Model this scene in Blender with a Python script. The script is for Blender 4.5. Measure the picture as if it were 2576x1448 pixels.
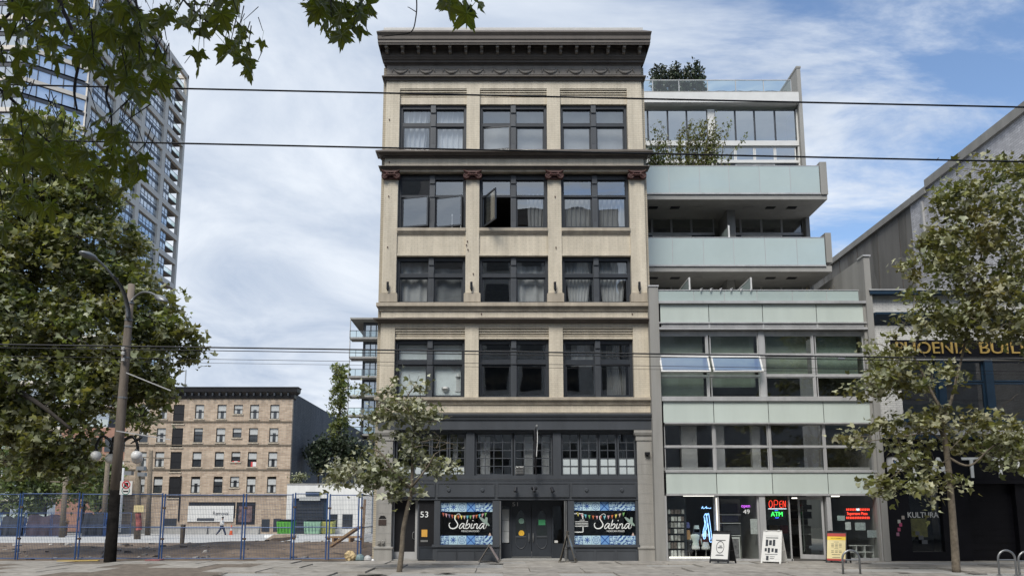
import bpy, math, random
import numpy as np
from mathutils import Vector, Matrix, Euler
for o in list(bpy.data.objects): bpy.data.objects.remove(o, do_unlink=True)
S = bpy.context.scene
COL = S.collection
R = math.radians
# ------------------------------------------------------------------ camera
# survey constants of the photograph (2576 px wide): focal length, principal point, eye height
FL, PPX, HOR = 1946.0, 1265.0, 1290.0
PIT = math.atan(FL / 13000.0); CP, SP = math.cos(PIT), math.sin(PIT)
PPY = HOR - FL * math.tan(PIT); EYE = 1.6
cam = bpy.data.cameras.new('camera'); camo = bpy.data.objects.new('camera', cam); COL.objects.link(camo)
camo.location = (0, 0, EYE); camo.rotation_euler = (R(90) + PIT, 0, 0)
cam.sensor_width = 36; cam.lens = 36 * FL / 2576
cam.shift_x = (1288 - PPX) / 2576; cam.shift_y = (PPY - 724) / 2576
cam.clip_start = 0.1; cam.clip_end = 3000
S.camera = camo
S.render.resolution_x = 1024; S.render.resolution_y = 575
# ------------------------------------------------------------------ light
SUN_EL, SUN_AZ = 52.0, 200.0          # azimuth clockwise from +Y (view direction): behind the camera, a little left
W = bpy.data.worlds.new('World'); S.world = W; W.use_nodes = True
nt = W.node_tree; nt.nodes.clear()
def wn(t, **k):
    n = nt.nodes.new(t)
    for a, b in k.items(): setattr(n, a, b)
    return n
L = nt.links.new
SKX, SKY = 7.3, 4.4
wo = wn('ShaderNodeOutputWorld')
sky = wn('ShaderNodeTexSky', sky_type='NISHITA', sun_disc=False, sun_elevation=R(SUN_EL), sun_rotation=R(SUN_AZ))
sky.air_density = 1.0; sky.dust_density = 0.4; sky.ozone_density = 2.5
b1 = wn('ShaderNodeBackground'); b1.inputs[1].default_value = 0.135; L(sky.outputs[0], b1.inputs[0])
tc = wn('ShaderNodeTexCoord'); sep = wn('ShaderNodeSeparateXYZ'); L(tc.outputs['Generated'], sep.inputs[0])
def wm(op, a, b=None, c=None):
    n = wn('ShaderNodeMath', operation=op)
    for i, q in enumerate((a, b, c)):
        if q is None: continue
        if isinstance(q, (int, float)): n.inputs[i].default_value = q
        else: L(q, n.inputs[i])
    return n.outputs[0]
zz = wm('ADD', wm('ABSOLUTE', sep.outputs[2]), 0.22)
comb = wn('ShaderNodeCombineXYZ'); L(wm('DIVIDE', sep.outputs[0], zz), comb.inputs[0]); L(wm('DIVIDE', sep.outputs[1], zz), comb.inputs[1])
mp = wn('ShaderNodeMapping'); mp.inputs['Location'].default_value = (SKX, SKY, 0); mp.inputs['Rotation'].default_value = (0, 0, R(-38)); mp.inputs['Scale'].default_value = (0.8, 1.9, 1); L(comb.outputs[0], mp.inputs[0])
n1 = wn('ShaderNodeTexNoise'); n1.inputs['Scale'].default_value = 1.9; n1.inputs['Detail'].default_value = 7; n1.inputs['Roughness'].default_value = 0.62; n1.inputs['Distortion'].default_value = 0.5; L(mp.outputs[0], n1.inputs[0])
n2 = wn('ShaderNodeTexNoise'); n2.inputs['Scale'].default_value = 2.2; n2.inputs['Detail'].default_value = 8; n2.inputs['Roughness'].default_value = .6; n2.inputs['Distortion'].default_value = .6; L(comb.outputs[0], n2.inputs[0])
# weather: the cloud deck thins out towards the right of the street
bias = wm('MULTIPLY', sep.outputs[0], -0.70)
cov = wm('ADD', wm('ADD', n1.outputs[0], bias), 0.215)
rmp = wn('ShaderNodeMapRange'); rmp.interpolation_type = 'SMOOTHSTEP'; rmp.inputs[1].default_value = 0.36; rmp.inputs[2].default_value = 0.62; L(cov, rmp.inputs[0])
low = wn('ShaderNodeMapRange'); low.interpolation_type = 'SMOOTHSTEP'; low.inputs[1].default_value = 0.02; low.inputs[2].default_value = 0.16; low.inputs[3].default_value = 0.6; low.inputs[4].default_value = 0.0; L(sep.outputs[2], low.inputs[0])
covm = wm('MAXIMUM', rmp.outputs[0], low.outputs[0])
cr = wn('ShaderNodeValToRGB'); cr.color_ramp.elements[0].position = 0.34; cr.color_ramp.elements[0].color = (0.40, 0.475, 0.60, 1); cr.color_ramp.elements[1].position = 0.66; cr.color_ramp.elements[1].color = (0.70, 0.75, 0.82, 1)
L(n2.outputs[0], cr.inputs[0])
b2 = wn('ShaderNodeBackground'); b2.inputs[1].default_value = 0.86; L(cr.outputs[0], b2.inputs[0])
mx = wn('ShaderNodeMixShader'); L(covm, mx.inputs[0]); L(b1.outputs[0], mx.inputs[1]); L(b2.outputs[0], mx.inputs[2]); L(mx.outputs[0], wo.inputs[0])
sl = bpy.data.lights.new('sun', 'SUN'); sl.energy = 2.8; sl.angle = R(25); sl.color = (1.0, 0.955, 0.88)
so = bpy.data.objects.new('sun', sl); COL.objects.link(so)
sd = Vector((math.sin(R(SUN_AZ)) * math.cos(R(SUN_EL)), math.cos(R(SUN_AZ)) * math.cos(R(SUN_EL)), math.sin(R(SUN_EL))))
so.rotation_euler = sd.to_track_quat('Z', 'Y').to_euler(); so.location = sd * 60
S.view_settings.view_transform = 'Standard'; S.view_settings.look = 'None'; S.view_settings.gamma = 1
S.view_settings.use_curve_mapping = False; S.view_settings.exposure = 0.52
S.cycles.max_bounces = 6; S.cycles.transparent_max_bounces = 12; S.cycles.glossy_bounces = 3; S.cycles.diffuse_bounces = 3

# ------------------------------------------------------------------ survey helpers
def at(x, y, Y):
    """photo point (2576-wide scale) taken at depth Y -> world"""
    u = x - PPX; v = PPY - y
    z = Y * (v * CP + FL * SP) / (FL * CP - v * SP); d = Y * CP + z * SP
    return Vector((u * d / FL, Y, EYE + z))
def PXx(x, y, Y): return at(x, y, Y).x
def PZ(y, Y): return at(PPX, y, Y).z
def zoomer(sx, sy, k): return lambda a, b: (sx + k * a, sy + k * b)
C5 = zoomer(922.4, 41.93, .29297); C6 = zoomer(922.4, 419.3, .29297); C7 = zoomer(922.4, 796.6, .30691); C8 = zoomer(922.4, 1174, .29297)
D1 = zoomer(1593.2, 125.8, .26065); D2 = zoomer(1593.2, 461.2, .26063); D3 = zoomer(1593.2, 796.6, .30688); D4 = zoomer(1635.2, 1174, .1894); D5 = zoomer(2054.4, 1006.3, .3052)
# ------------------------------------------------------------------ mesh builder
class MB:
    def __init__(s): s.v = []; s.f = []; s.mi = []; s.m = 0
    def add(s, vs, fs):
        n = len(s.v); s.v += [tuple(q) for q in vs]
        for f in fs: s.f.append(tuple(n + i for i in f)); s.mi.append(s.m)
        return s
    def box(s, x0, x1, y0, y1, z0, z1):
        if x0 > x1: x0, x1 = x1, x0
        if y0 > y1: y0, y1 = y1, y0
        if z0 > z1: z0, z1 = z1, z0
        return s.add([(x0,y0,z0),(x1,y0,z0),(x1,y1,z0),(x0,y1,z0),(x0,y0,z1),(x1,y0,z1),(x1,y1,z1),(x0,y1,z1)],
                     [(0,3,2,1),(4,5,6,7),(0,1,5,4),(1,2,6,5),(2,3,7,6),(3,0,4,7)])
    def hexa(s, P): return s.add(P, [(0,3,2,1),(4,5,6,7),(0,1,5,4),(1,2,6,5),(2,3,7,6),(3,0,4,7)])
    def bar(s, p, q, w, h, up=(0,0,1)):
        p, q = Vector(p), Vector(q); d = (q - p).normalized(); u = Vector(up)
        if abs(d.dot(u)) > .98: u = Vector((0,1,0))
        a = d.cross(u).normalized() * w / 2; b = a.cross(d).normalized() * h / 2
        return s.hexa([p-a-b, p+a-b, q+a-b, q-a-b, p-a+b, p+a+b, q+a+b, q-a+b])
    def quad(s, *P): return s.add(P, [tuple(range(len(P)))])
    def tube(s, pts, r, n=6, cap=True):
        pts = [Vector(p) for p in pts]; k = len(pts)
        rs = r if isinstance(r, (list, tuple)) else [r] * k
        a = None; vs = []
        for i, p in enumerate(pts):
            t = (pts[min(i+1,k-1)] - pts[max(i-1,0)])
            if t.length < 1e-9: t = Vector((0,0,1))
            t.normalize()
            if a is None:
                a = t.cross(Vector((0,0,1)) if abs(t.z) < .9 else Vector((1,0,0))).normalized()
            else: a = (a - t * a.dot(t)).normalized()
            b = t.cross(a)
            for j in range(n):
                g = 2 * math.pi * j / n; vs.append(p + (a * math.cos(g) + b * math.sin(g)) * rs[i])
        fs = [(i*n+j, i*n+(j+1)%n, (i+1)*n+(j+1)%n, (i+1)*n+j) for i in range(k-1) for j in range(n)]
        if cap: fs += [tuple(range(n))[::-1], tuple((k-1)*n + j for j in range(n))]
        return s.add(vs, fs)
    def ext_x(s, prof, x0, x1):
        n = len(prof); vs = [(x0,y,z) for y, z in prof] + [(x1,y,z) for y, z in prof]
        return s.add(vs, [(i,(i+1)%n,n+(i+1)%n,n+i) for i in range(n)] + [tuple(range(n))[::-1], tuple(range(n, 2*n))])
    def ext_y(s, prof, y0, y1):
        n = len(prof); vs = [(x,y0,z) for x, z in prof] + [(x,y1,z) for x, z in prof]
        return s.add(vs, [(i,(i+1)%n,n+(i+1)%n,n+i) for i in range(n)] + [tuple(range(n))[::-1], tuple(range(n, 2*n))])
    def ext_z(s, prof, z0, z1):
        n = len(prof); vs = [(x,y,z0) for x, y in prof] + [(x,y,z1) for x, y in prof]
        return s.add(vs, [(i,(i+1)%n,n+(i+1)%n,n+i) for i in range(n)] + [tuple(range(n))[::-1], tuple(range(n, 2*n))])
    def cornice(s, prof, xl, xr, Y, back=0.6, side=1.0):
        """prof: [(projection, z)] from bottom to top, mitred at both ends and returned along the sides"""
        A = []
        for d, z in prof:
            A += [(xl-d*side, Y+back, z), (xl-d*side, Y-d, z), (xr+d*side, Y-d, z), (xr+d*side, Y+back, z)]
        n = len(prof); fs = []
        for i in range(n-1):
            for j in range(3): fs.append((i*4+j, i*4+j+1, i*4+4+j+1, i*4+4+j))
        fs += [(3,2,1,0), tuple((n-1)*4 + j for j in range(4))]
        return s.add(A, fs)
    def ribbon(s, pts, w, y, th=0.004):
        P = [Vector((p[0], p[1])) for p in pts]; k = len(P); ws = w if isinstance(w, (list, tuple)) else [w]*k
        vs = []
        for i, p in enumerate(P):
            t = P[min(i+1,k-1)] - P[max(i-1,0)]
            t = t.normalized() if t.length > 0 else Vector((1,0)); nn = Vector((-t.y, t.x)) * ws[i] / 2
            vs += [(p.x+nn.x, y, p.y+nn.y), (p.x-nn.x, y, p.y-nn.y)]
        return s.add(vs, [(2*i, 2*i+1, 2*i+3, 2*i+2) for i in range(k-1)])
    def lathe(s, prof, c=(0,0,0), n=12):
        k = len(prof); vs = [(c[0]+r*math.cos(2*math.pi*j/n), c[1]+r*math.sin(2*math.pi*j/n), c[2]+z) for r, z in prof for j in range(n)]
        fs = [(i*n+j, i*n+(j+1)%n, (i+1)*n+(j+1)%n, (i+1)*n+j) for i in range(k-1) for j in range(n)]
        fs += [tuple(range(n))[::-1], tuple((k-1)*n+j for j in range(n))]
        return s.add(vs, fs)
    def xf(s, M):
        s.v = [tuple(M @ Vector(p)) for p in s.v]; return s
    def build(s, name, mat, parent=None, smooth=False):
        me = bpy.data.meshes.new(name); me.from_pydata(s.v, [], s.f)
        for m in (mat if isinstance(mat, (list, tuple)) else [mat]): me.materials.append(m)
        if isinstance(mat, (list, tuple)): me.polygons.foreach_set('material_index', s.mi)
        if smooth: me.polygons.foreach_set('use_smooth', [True]*len(s.f))
        me.update()
        o = bpy.data.objects.new(name, me); COL.objects.link(o)
        if parent: o.parent = parent
        return o
def spline(pts, sub=6):
    P = [Vector(p) for p in pts]; out = []
    for i in range(len(P)-1):
        p0, p1, p2, p3 = P[max(i-1,0)], P[i], P[i+1], P[min(i+2,len(P)-1)]
        for k in range(sub):
            t = k/sub
            out.append(.5*((2*p1)+(p2-p0)*t+(2*p0-5*p1+4*p2-p3)*t*t+(3*p1-p0-3*p2+p3)*t**3))
    out.append(P[-1]); return out
def tag(o, label=None, cat=None, group=None, kind=None):
    if label: o['label'] = label
    if cat: o['category'] = cat
    if group: o['group'] = group
    if kind: o['kind'] = kind
    return o
def empty(name, label, cat, group=None, loc=(0,0,0), rz=0):
    o = bpy.data.objects.new(name, None); COL.objects.link(o); o.location = loc; o.rotation_euler = (0,0,rz)
    o.empty_display_size = .2
    return tag(o, label, cat, group)
def set_base(root, base):
    """parts were modelled in world coordinates: move the Empty to the thing's base and keep the parts in place"""
    root.location = base; inv = Matrix.Translation(-Vector(base))
    for c in root.children: c.matrix_parent_inverse = inv
def copy_tree(o, parent=None):
    c = o.copy(); COL.objects.link(c)
    if parent: c.parent = parent
    for ch in list(o.children): copy_tree(ch, c)
    return c
def like(o, name=None, parent=None, loc=None, rot=None):
    c = o.copy(); COL.objects.link(c)
    if name: c.name = name
    if parent is not None: c.parent = parent
    if loc is not None: c.location = loc
    if rot is not None: c.rotation_euler = rot
    return c
# ------------------------------------------------------------------ materials
def newmat(name):
    m = bpy.data.materials.new(name); m.use_nodes = True; t = m.node_tree
    return m, t, t.nodes['Principled BSDF']
def nd(t, ty, **k):
    n = t.nodes.new(ty)
    for a, b in k.items(): setattr(n, a, b)
    return n
def rgba(c): return (c[0], c[1], c[2], 1)
def M(name, c, rough=.6, metal=0., var=.14, ns=2.5, bump=0., bs=30., spec=.4, rnd=0., streak=False):
    m, t, b = newmat(name); l = t.links.new
    b.inputs['Roughness'].default_value = rough; b.inputs['Metallic'].default_value = metal; b.inputs['Specular IOR Level'].default_value = spec
    g = nd(t, 'ShaderNodeTexCoord'); n = nd(t, 'ShaderNodeTexNoise'); n.inputs['Scale'].default_value = ns; n.inputs['Detail'].default_value = 6; n.inputs['Roughness'].default_value = .62
    if streak:
        mpn = nd(t, 'ShaderNodeMapping'); mpn.inputs['Scale'].default_value = (1, 1, .16); l(g.outputs['Object'], mpn.inputs[0]); l(mpn.outputs[0], n.inputs[0])
    else: l(g.outputs['Object'], n.inputs[0])
    r = nd(t, 'ShaderNodeValToRGB'); e = r.color_ramp.elements
    e[0].position = .28; e[1].position = .72; e[0].color = rgba([q*(1-var) for q in c]); e[1].color = rgba([min(q*(1+var), .95) for q in c]); l(n.outputs[0], r.inputs[0])
    out = r.outputs[0]
    if rnd:
        oi = nd(t, 'ShaderNodeObjectInfo'); hs = nd(t, 'ShaderNodeHueSaturation'); mr = nd(t, 'ShaderNodeMapRange'); mr.inputs[3].default_value = 1-rnd; mr.inputs[4].default_value = 1+rnd
        l(oi.outputs['Random'], mr.inputs[0]); l(mr.outputs[0], hs.inputs['Value']); l(out, hs.inputs['Color']); out = hs.outputs[0]
    l(out, b.inputs['Base Color'])
    if bump:
        n3 = nd(t, 'ShaderNodeTexNoise'); n3.inputs['Scale'].default_value = bs; n3.inputs['Detail'].default_value = 4; l(g.outputs['Object'], n3.inputs[0])
        bp = nd(t, 'ShaderNodeBump'); bp.inputs['Strength'].default_value = bump; bp.inputs['Distance'].default_value = .02; l(n3.outputs[0], bp.inputs['Height']); l(bp.outputs[0], b.inputs['Normal'])
    return m
def BRICK(name, c1, c2, mortar, axis='x', bw=.215, bh=.075, mort=.008, bump=.5, stain=.2, rough=.75, paint=0.):
    m, t, b = newmat(name); l = t.links.new
    b.inputs['Roughness'].default_value = rough; b.inputs['Specular IOR Level'].default_value = .3
    g = nd(t, 'ShaderNodeTexCoord'); sp = nd(t, 'ShaderNodeSeparateXYZ'); cb = nd(t, 'ShaderNodeCombineXYZ'); l(g.outputs['Object'], sp.inputs[0])
    l(sp.outputs[0 if axis == 'x' else 1], cb.inputs[0]); l(sp.outputs[2], cb.inputs[1])
    br = nd(t, 'ShaderNodeTexBrick'); br.inputs['Scale'].default_value = 1; br.inputs['Brick Width'].default_value = bw; br.inputs['Row Height'].default_value = bh
    br.inputs['Mortar Size'].default_value = mort; br.inputs['Mortar Smooth'].default_value = .2; br.inputs['Bias'].default_value = 0
    br.inputs['Color1'].default_value = rgba(c1); br.inputs['Color2'].default_value = rgba(c2); br.inputs['Mortar'].default_value = rgba(mortar); l(cb.outputs[0], br.inputs[0])
    n = nd(t, 'ShaderNodeTexNoise'); n.inputs['Scale'].default_value = 1.1; n.inputs['Detail'].default_value = 8; n.inputs['Roughness'].default_value = .7
    mpn = nd(t, 'ShaderNodeMapping'); mpn.inputs['Scale'].default_value = (2.6, 2.6, .32); l(g.outputs['Object'], mpn.inputs[0]); l(mpn.outputs[0], n.inputs[0])
    mr = nd(t, 'ShaderNodeMapRange'); mr.inputs[1].default_value = .3; mr.inputs[2].default_value = .7; mr.inputs[3].default_value = 1-stain; mr.inputs[4].default_value = 1+stain*.4; l(n.outputs[0], mr.inputs[0])
    hs = nd(t, 'ShaderNodeHueSaturation'); l(br.outputs[0], hs.inputs['Color']); l(mr.outputs[0], hs.inputs['Value']); l(hs.outputs[0], b.inputs['Base Color'])
    bp = nd(t, 'ShaderNodeBump'); bp.inputs['Strength'].default_value = bump; bp.inputs['Distance'].default_value = .01; bp.invert = True
    n3 = nd(t, 'ShaderNodeTexNoise'); n3.inputs['Scale'].default_value = 14; n3.inputs['Detail'].default_value = 3; l(g.outputs['Object'], n3.inputs[0])
    ad = nd(t, 'ShaderNodeMath', operation='MULTIPLY_ADD'); l(n3.outputs[0], ad.inputs[0]); ad.inputs[1].default_value = -.5; l(br.outputs[1], ad.inputs[2])
    l(ad.outputs[0], bp.inputs['Height']); l(bp.outputs[0], b.inputs['Normal'])
    return m
def GLASS(name, refl=.16, tint=(.75,.8,.8), wave=.25, wscale=1.6, rough=.0, extra=.0):
    m = bpy.data.materials.new(name); m.use_nodes = True; t = m.node_tree; t.nodes.clear(); l = t.links.new
    o = nd(t, 'ShaderNodeOutputMaterial'); mx = nd(t, 'ShaderNodeMixShader'); tr = nd(t, 'ShaderNodeBsdfTransparent'); gl = nd(t, 'ShaderNodeBsdfGlossy')
    tr.inputs[0].default_value = rgba(tint); gl.inputs['Roughness'].default_value = rough; gl.inputs[0].default_value = (.93,.96,.97,1)
    ge = nd(t, 'ShaderNodeNewGeometry'); dt = nd(t, 'ShaderNodeVectorMath', operation='DOT_PRODUCT'); l(ge.outputs['Normal'], dt.inputs[0]); l(ge.outputs['Incoming'], dt.inputs[1])
    ab = nd(t, 'ShaderNodeMath', operation='ABSOLUTE'); l(dt.outputs['Value'], ab.inputs[0]); iv = nd(t, 'ShaderNodeMath', operation='SUBTRACT'); iv.inputs[0].default_value = 1.; l(ab.outputs[0], iv.inputs[1])
    pw = nd(t, 'ShaderNodeMath', operation='POWER'); l(iv.outputs[0], pw.inputs[0]); pw.inputs[1].default_value = 5.
    ad = nd(t, 'ShaderNodeMath', operation='MULTIPLY_ADD', use_clamp=True); l(pw.outputs[0], ad.inputs[0]); ad.inputs[1].default_value = .9-refl; ad.inputs[2].default_value = refl+.05
    if wave:
        g = nd(t, 'ShaderNodeTexCoord'); n = nd(t, 'ShaderNodeTexNoise'); n.inputs['Scale'].default_value = wscale; n.inputs['Detail'].default_value = 1
        oi = nd(t, 'ShaderNodeObjectInfo'); va = nd(t, 'ShaderNodeVectorMath', operation='ADD'); sc = nd(t, 'ShaderNodeVectorMath', operation='SCALE')
        l(oi.outputs['Random'], sc.inputs[0]); sc.inputs[3].default_value = 37.; l(g.outputs['Object'], va.inputs[0]); l(sc.outputs[0], va.inputs[1]); l(va.outputs[0], n.inputs[0])
        bp = nd(t, 'ShaderNodeBump'); bp.inputs['Strength'].default_value = wave; bp.inputs['Distance'].default_value = .04; l(n.outputs[0], bp.inputs['Height']); l(bp.outputs[0], gl.inputs['Normal'])
    l(ad.outputs[0], mx.inputs[0]); l(tr.outputs[0], mx.inputs[1]); l(gl.outputs[0], mx.inputs[2]); l(mx.outputs[0], o.inputs[0])
    return m
def EMIT(name, c, s):
    m, t, b = newmat(name); b.inputs['Base Color'].default_value = rgba(c); b.inputs['Emission Color'].default_value = rgba(c); b.inputs['Emission Strength'].default_value = s
    return m
def LEAF(name, c, back, hue=.05, val=.45, trans=.3):
    m = bpy.data.materials.new(name); m.use_nodes = True; t = m.node_tree; t.nodes.clear(); l = t.links.new
    o = nd(t, 'ShaderNodeOutputMaterial'); ge = nd(t, 'ShaderNodeNewGeometry'); mc = nd(t, 'ShaderNodeMixRGB')
    mc.inputs[1].default_value = rgba(c); mc.inputs[2].default_value = rgba(back); l(ge.outputs['Backfacing'], mc.inputs[0])
    hs = nd(t, 'ShaderNodeHueSaturation'); l(mc.outputs[0], hs.inputs['Color'])
    mr = nd(t, 'ShaderNodeMapRange'); mr.inputs[3].default_value = 1-val; mr.inputs[4].default_value = 1+val; l(ge.outputs['Random Per Island'], mr.inputs[0]); l(mr.outputs[0], hs.inputs['Value'])
    g = nd(t, 'ShaderNodeTexCoord'); n = nd(t, 'ShaderNodeTexNoise'); n.inputs['Scale'].default_value = .9; n.inputs['Detail'].default_value = 3; l(g.outputs['Object'], n.inputs[0])
    mh = nd(t, 'ShaderNodeMapRange'); mh.inputs[1].default_value = .3; mh.inputs[2].default_value = .7; mh.inputs[3].default_value = .5-hue; mh.inputs[4].default_value = .5+hue*.5; l(n.outputs[0], mh.inputs[0]); l(mh.outputs[0], hs.inputs['Hue'])
    pr = nd(t, 'ShaderNodeBsdfPrincipled'); pr.inputs['Roughness'].default_value = .42; pr.inputs['Specular IOR Level'].default_value = .5; l(hs.outputs[0], pr.inputs['Base Color'])
    tl = nd(t, 'ShaderNodeBsdfTranslucent'); h2 = nd(t, 'ShaderNodeHueSaturation'); h2.inputs['Saturation'].default_value = 1.25; h2.inputs['Value'].default_value = 1.5; h2.inputs['Hue'].default_value = .48; l(hs.outputs[0], h2.inputs['Color']); l(h2.outputs[0], tl.inputs[0])
    mx = nd(t, 'ShaderNodeMixShader'); mx.inputs[0].default_value = trans; l(pr.outputs[0], mx.inputs[1]); l(tl.outputs[0], mx.inputs[2]); l(mx.outputs[0], o.inputs[0])
    return m
def txt(s, w, h, c, mat, parent=None, name='lettering', th=.006, font=None, flip=False, shear=0.):
    """lettering in the XZ plane facing -Y, fitted to w x h, centred on c"""
    cu = bpy.data.curves.new('t', 'FONT'); cu.body = s; cu.extrude = .02; cu.shear = shear
    ob = bpy.data.objects.new('t', cu); COL.objects.link(ob)
    me = bpy.data.meshes.new_from_object(ob); bpy.data.objects.remove(ob)
    n = len(me.vertices); a = np.empty(n*3); me.vertices.foreach_get('co', a); a = a.reshape(-1, 3)
    lo, hi = a.min(0), a.max(0); q = np.empty_like(a)
    q[:,0] = (a[:,0]-(lo[0]+hi[0])/2)/(hi[0]-lo[0])*w; q[:,2] = (a[:,1]-(lo[1]+hi[1])/2)/(hi[1]-lo[1])*h
    q[:,1] = -(a[:,2])/max(hi[2],1e-6)*th/2
    q += np.array(c); me.vertices.foreach_set('co', q.ravel()); me.materials.clear(); me.materials.append(mat); me.update(); me.name = name
    o = bpy.data.objects.new(name, me); COL.objects.link(o)
    if parent: o.parent = parent
    return o
MT = {}
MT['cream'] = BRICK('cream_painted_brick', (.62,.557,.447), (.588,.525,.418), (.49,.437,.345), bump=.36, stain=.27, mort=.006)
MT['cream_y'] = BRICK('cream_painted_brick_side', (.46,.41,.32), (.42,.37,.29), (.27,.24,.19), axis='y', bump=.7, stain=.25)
MT['tan'] = M('tan_stone', (.36,.315,.25), .75, var=.28, ns=3, bump=.25, bs=18, streak=True)
MT['taupe'] = M('taupe_metal_cornice', (.095,.08,.068), .55, var=.22, ns=2, streak=True, bump=.1)
MT['taupe_l'] = M('taupe_frieze', (.20,.178,.155), .6, var=.18, ns=3, streak=True, bump=.15)
MT['red'] = M('red_brown_terracotta', (.062,.024,.02), .6, var=.3, ns=8, bump=.3)
MT['slate'] = M('slate_paint', (.058,.064,.073), .42, var=.15, ns=2, bump=.06, streak=True)
MT['slate_d'] = M('dark_slate_paint', (.031,.036,.044), .38, var=.18, ns=2)
MT['black'] = M('black_paint', (.012,.012,.014), .4, var=.25)
MT['stone'] = M('grey_stone', (.285,.275,.255), .8, var=.18, ns=4, bump=.35, bs=25, streak=True)
MT['glass'] = GLASS('window_glass', .10, (.80,.83,.84), .10, .9)
MT['glass_hi'] = GLASS('sky_window_glass', .24, (.70,.73,.75), .09, .9)
MT['shopglass'] = GLASS('shop_glass', .02, (.86,.9,.88), .05)
MT['greenglass'] = GLASS('green_tinted_glass', .08, (.74,.81,.77), .07, .9)
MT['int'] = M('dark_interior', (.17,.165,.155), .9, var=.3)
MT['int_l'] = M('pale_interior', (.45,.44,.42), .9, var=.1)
MT['curtain'] = M('grey_curtain', (.48,.475,.47), .9, var=.12)
MT['sheer'] = M('white_sheer_curtain', (.72,.73,.75), .9, var=.08)
MT['paper'] = M('pale_backing_paper', (.80,.84,.83), .85, var=.08, ns=6)
MT['steel'] = M('brushed_steel', (.42,.42,.41), .35, metal=.8, var=.12)
MT['alu'] = M('silver_aluminium', (.43,.43,.43), .45, metal=.25, var=.2, streak=True)
MT['white'] = M('white_paint', (.62,.62,.605), .5, var=.06)
MT['letter'] = M('white_vinyl', (.80,.82,.80), .5, var=.02)
MT['greyletter'] = M('silver_vinyl', (.42,.43,.43), .5, var=.05)
MT['wire'] = M('black_cable', (.012,.012,.014), .6, var=.1)
MT['concrete'] = M('pale_concrete', (.31,.305,.29), .85, var=.16, ns=1.5, bump=.3, bs=35)
MT['bark'] = M('grey_bark', (.15,.125,.095), .9, var=.4, ns=9, bump=.8, bs=25)
MT['bark_d'] = M('dark_bark', (.035,.03,.026), .9, var=.4, ns=9, bump=.6, bs=25)
MT['wood'] = M('weathered_timber', (.30,.20,.11), .85, var=.3, ns=6, bump=.3)
# ================================================================== GROUND
rng = random.Random(5)
KERB = 20.15
def sheet(name, x0, x1, y0, y1, z, mat, z1=None):
    z1 = z if z1 is None else z1
    o = MB().quad((x0,y0,z),(x1,y0,z),(x1,y1,z1),(x0,y1,z1)).build(name, mat); return tag(o, kind='structure')
MT['asphalt'] = M('asphalt', (.052,.052,.053), .85, var=.25, ns=.8, bump=.5, bs=60)
MT['asphalt_p'] = M('pale_worn_asphalt', (.42,.42,.41), .85, var=.15, ns=.6, bump=.3, bs=60)
MT['slab'] = M('sidewalk_concrete', (.265,.248,.223), .88, var=.42, ns=2.4, bump=.35, bs=45, rnd=.10)
MT['dirt'] = M('bare_dirt', (.15,.113,.083), .95, var=.5, ns=1.6, bump=1.0, bs=9)
MT['dirt2'] = M('trodden_dirt', (.135,.112,.09), .95, var=.55, ns=3.5, bump=.7, bs=14)
sheet('ground', -1200, 1200, -400, 1600, -1.2, MT['dirt2'])
sheet('road', -90, 90, 3, KERB-.15, -.13, MT['asphalt'])
k = MB(); k.box(-90, 90, KERB-.15, KERB, -.3, 0.0); tag(k.build('kerb', MT['concrete']), kind='structure')
k = MB(); k.box(-90, 90, -40, 3, -.3, 0.0); tag(k.build('near_sidewalk', MT['concrete']), kind='structure')
sw = tag(MB().box(-90, 90, KERB, 27.35, -.3, -.02).build('sidewalk', MT['concrete']), kind='structure')
sm = {}
xs = -19.5
ys = [KERB+.01, 21.6, 23.3, 25.0, 26.55]
proto = []
for j in range(len(ys)-1):
    y0, y1 = ys[j], ys[j+1]
    b = MB(); g = .007; b.hexa([(g,y0+g,-.06),(1.5-g,y0+g,-.06),(1.5-g,y1-g,-.06),(g,y1-g,-.06),(g+.006,y0+g+.006,0),(1.5-g-.006,y0+g+.006,0),(1.5-g-.006,y1-g-.006,0),(g+.006,y1-g-.006,0)])
    proto.append(b.build('paving_slab', MT['slab'], sw))
for j, p0 in enumerate(proto):
    for i in range(27):
        o = p0 if i == 0 else like(p0)
        o.location = (xs + 1.5*i + (.75 if j % 2 else 0), 0, rng.uniform(-.004, .004))
        o.rotation_euler = (rng.uniform(-.0015,.0015), 0, 0)
b = MB(); b.box(-19.5, 30, 26.56, 27.3, -.06, -.004); b.build('threshold_strip', MT['slab'], sw)
# cracks and stains in the paving
MT['crack'] = M('crack_dirt', (.07,.062,.055), .95, var=.3)
for i in range(16):
    x_, y_ = rng.uniform(-8,14), rng.uniform(20.6,25.5); P = [(x_, y_)]; a_ = rng.uniform(0,3.1)
    for q in range(6): a_ += rng.uniform(-.5,.5); P.append((P[-1][0]+.28*math.cos(a_), P[-1][1]+.28*math.sin(a_)))
    b = MB(); w_ = rng.uniform(.006,.016); b.add([(x, y-w_, .0062) for x, y in P]+[(x, y+w_, .0062) for x, y in P], [(q, q+1, 8+q, 7+q) for q in range(6)]); b.build('crack', MT['crack'], sw)
for i in range(26):
    x_, y_ = rng.uniform(-8,14), rng.uniform(20.7,26.3); r_ = rng.uniform(.05,.32); n_ = 14; b = MB(); b.add([(x_+r_*rng.uniform(.6,1.2)*math.cos(6.283*q/n_)*1.5, y_+r_*rng.uniform(.6,1.2)*math.sin(6.283*q/n_), .0054) for q in range(n_)], [tuple(range(n_))]); b.build('stain', MT['stain'] if 'stain' in MT else MT.setdefault('stain', M('dark_stain', (.175,.163,.147), .9, var=.3, ns=6)), sw)
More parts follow.
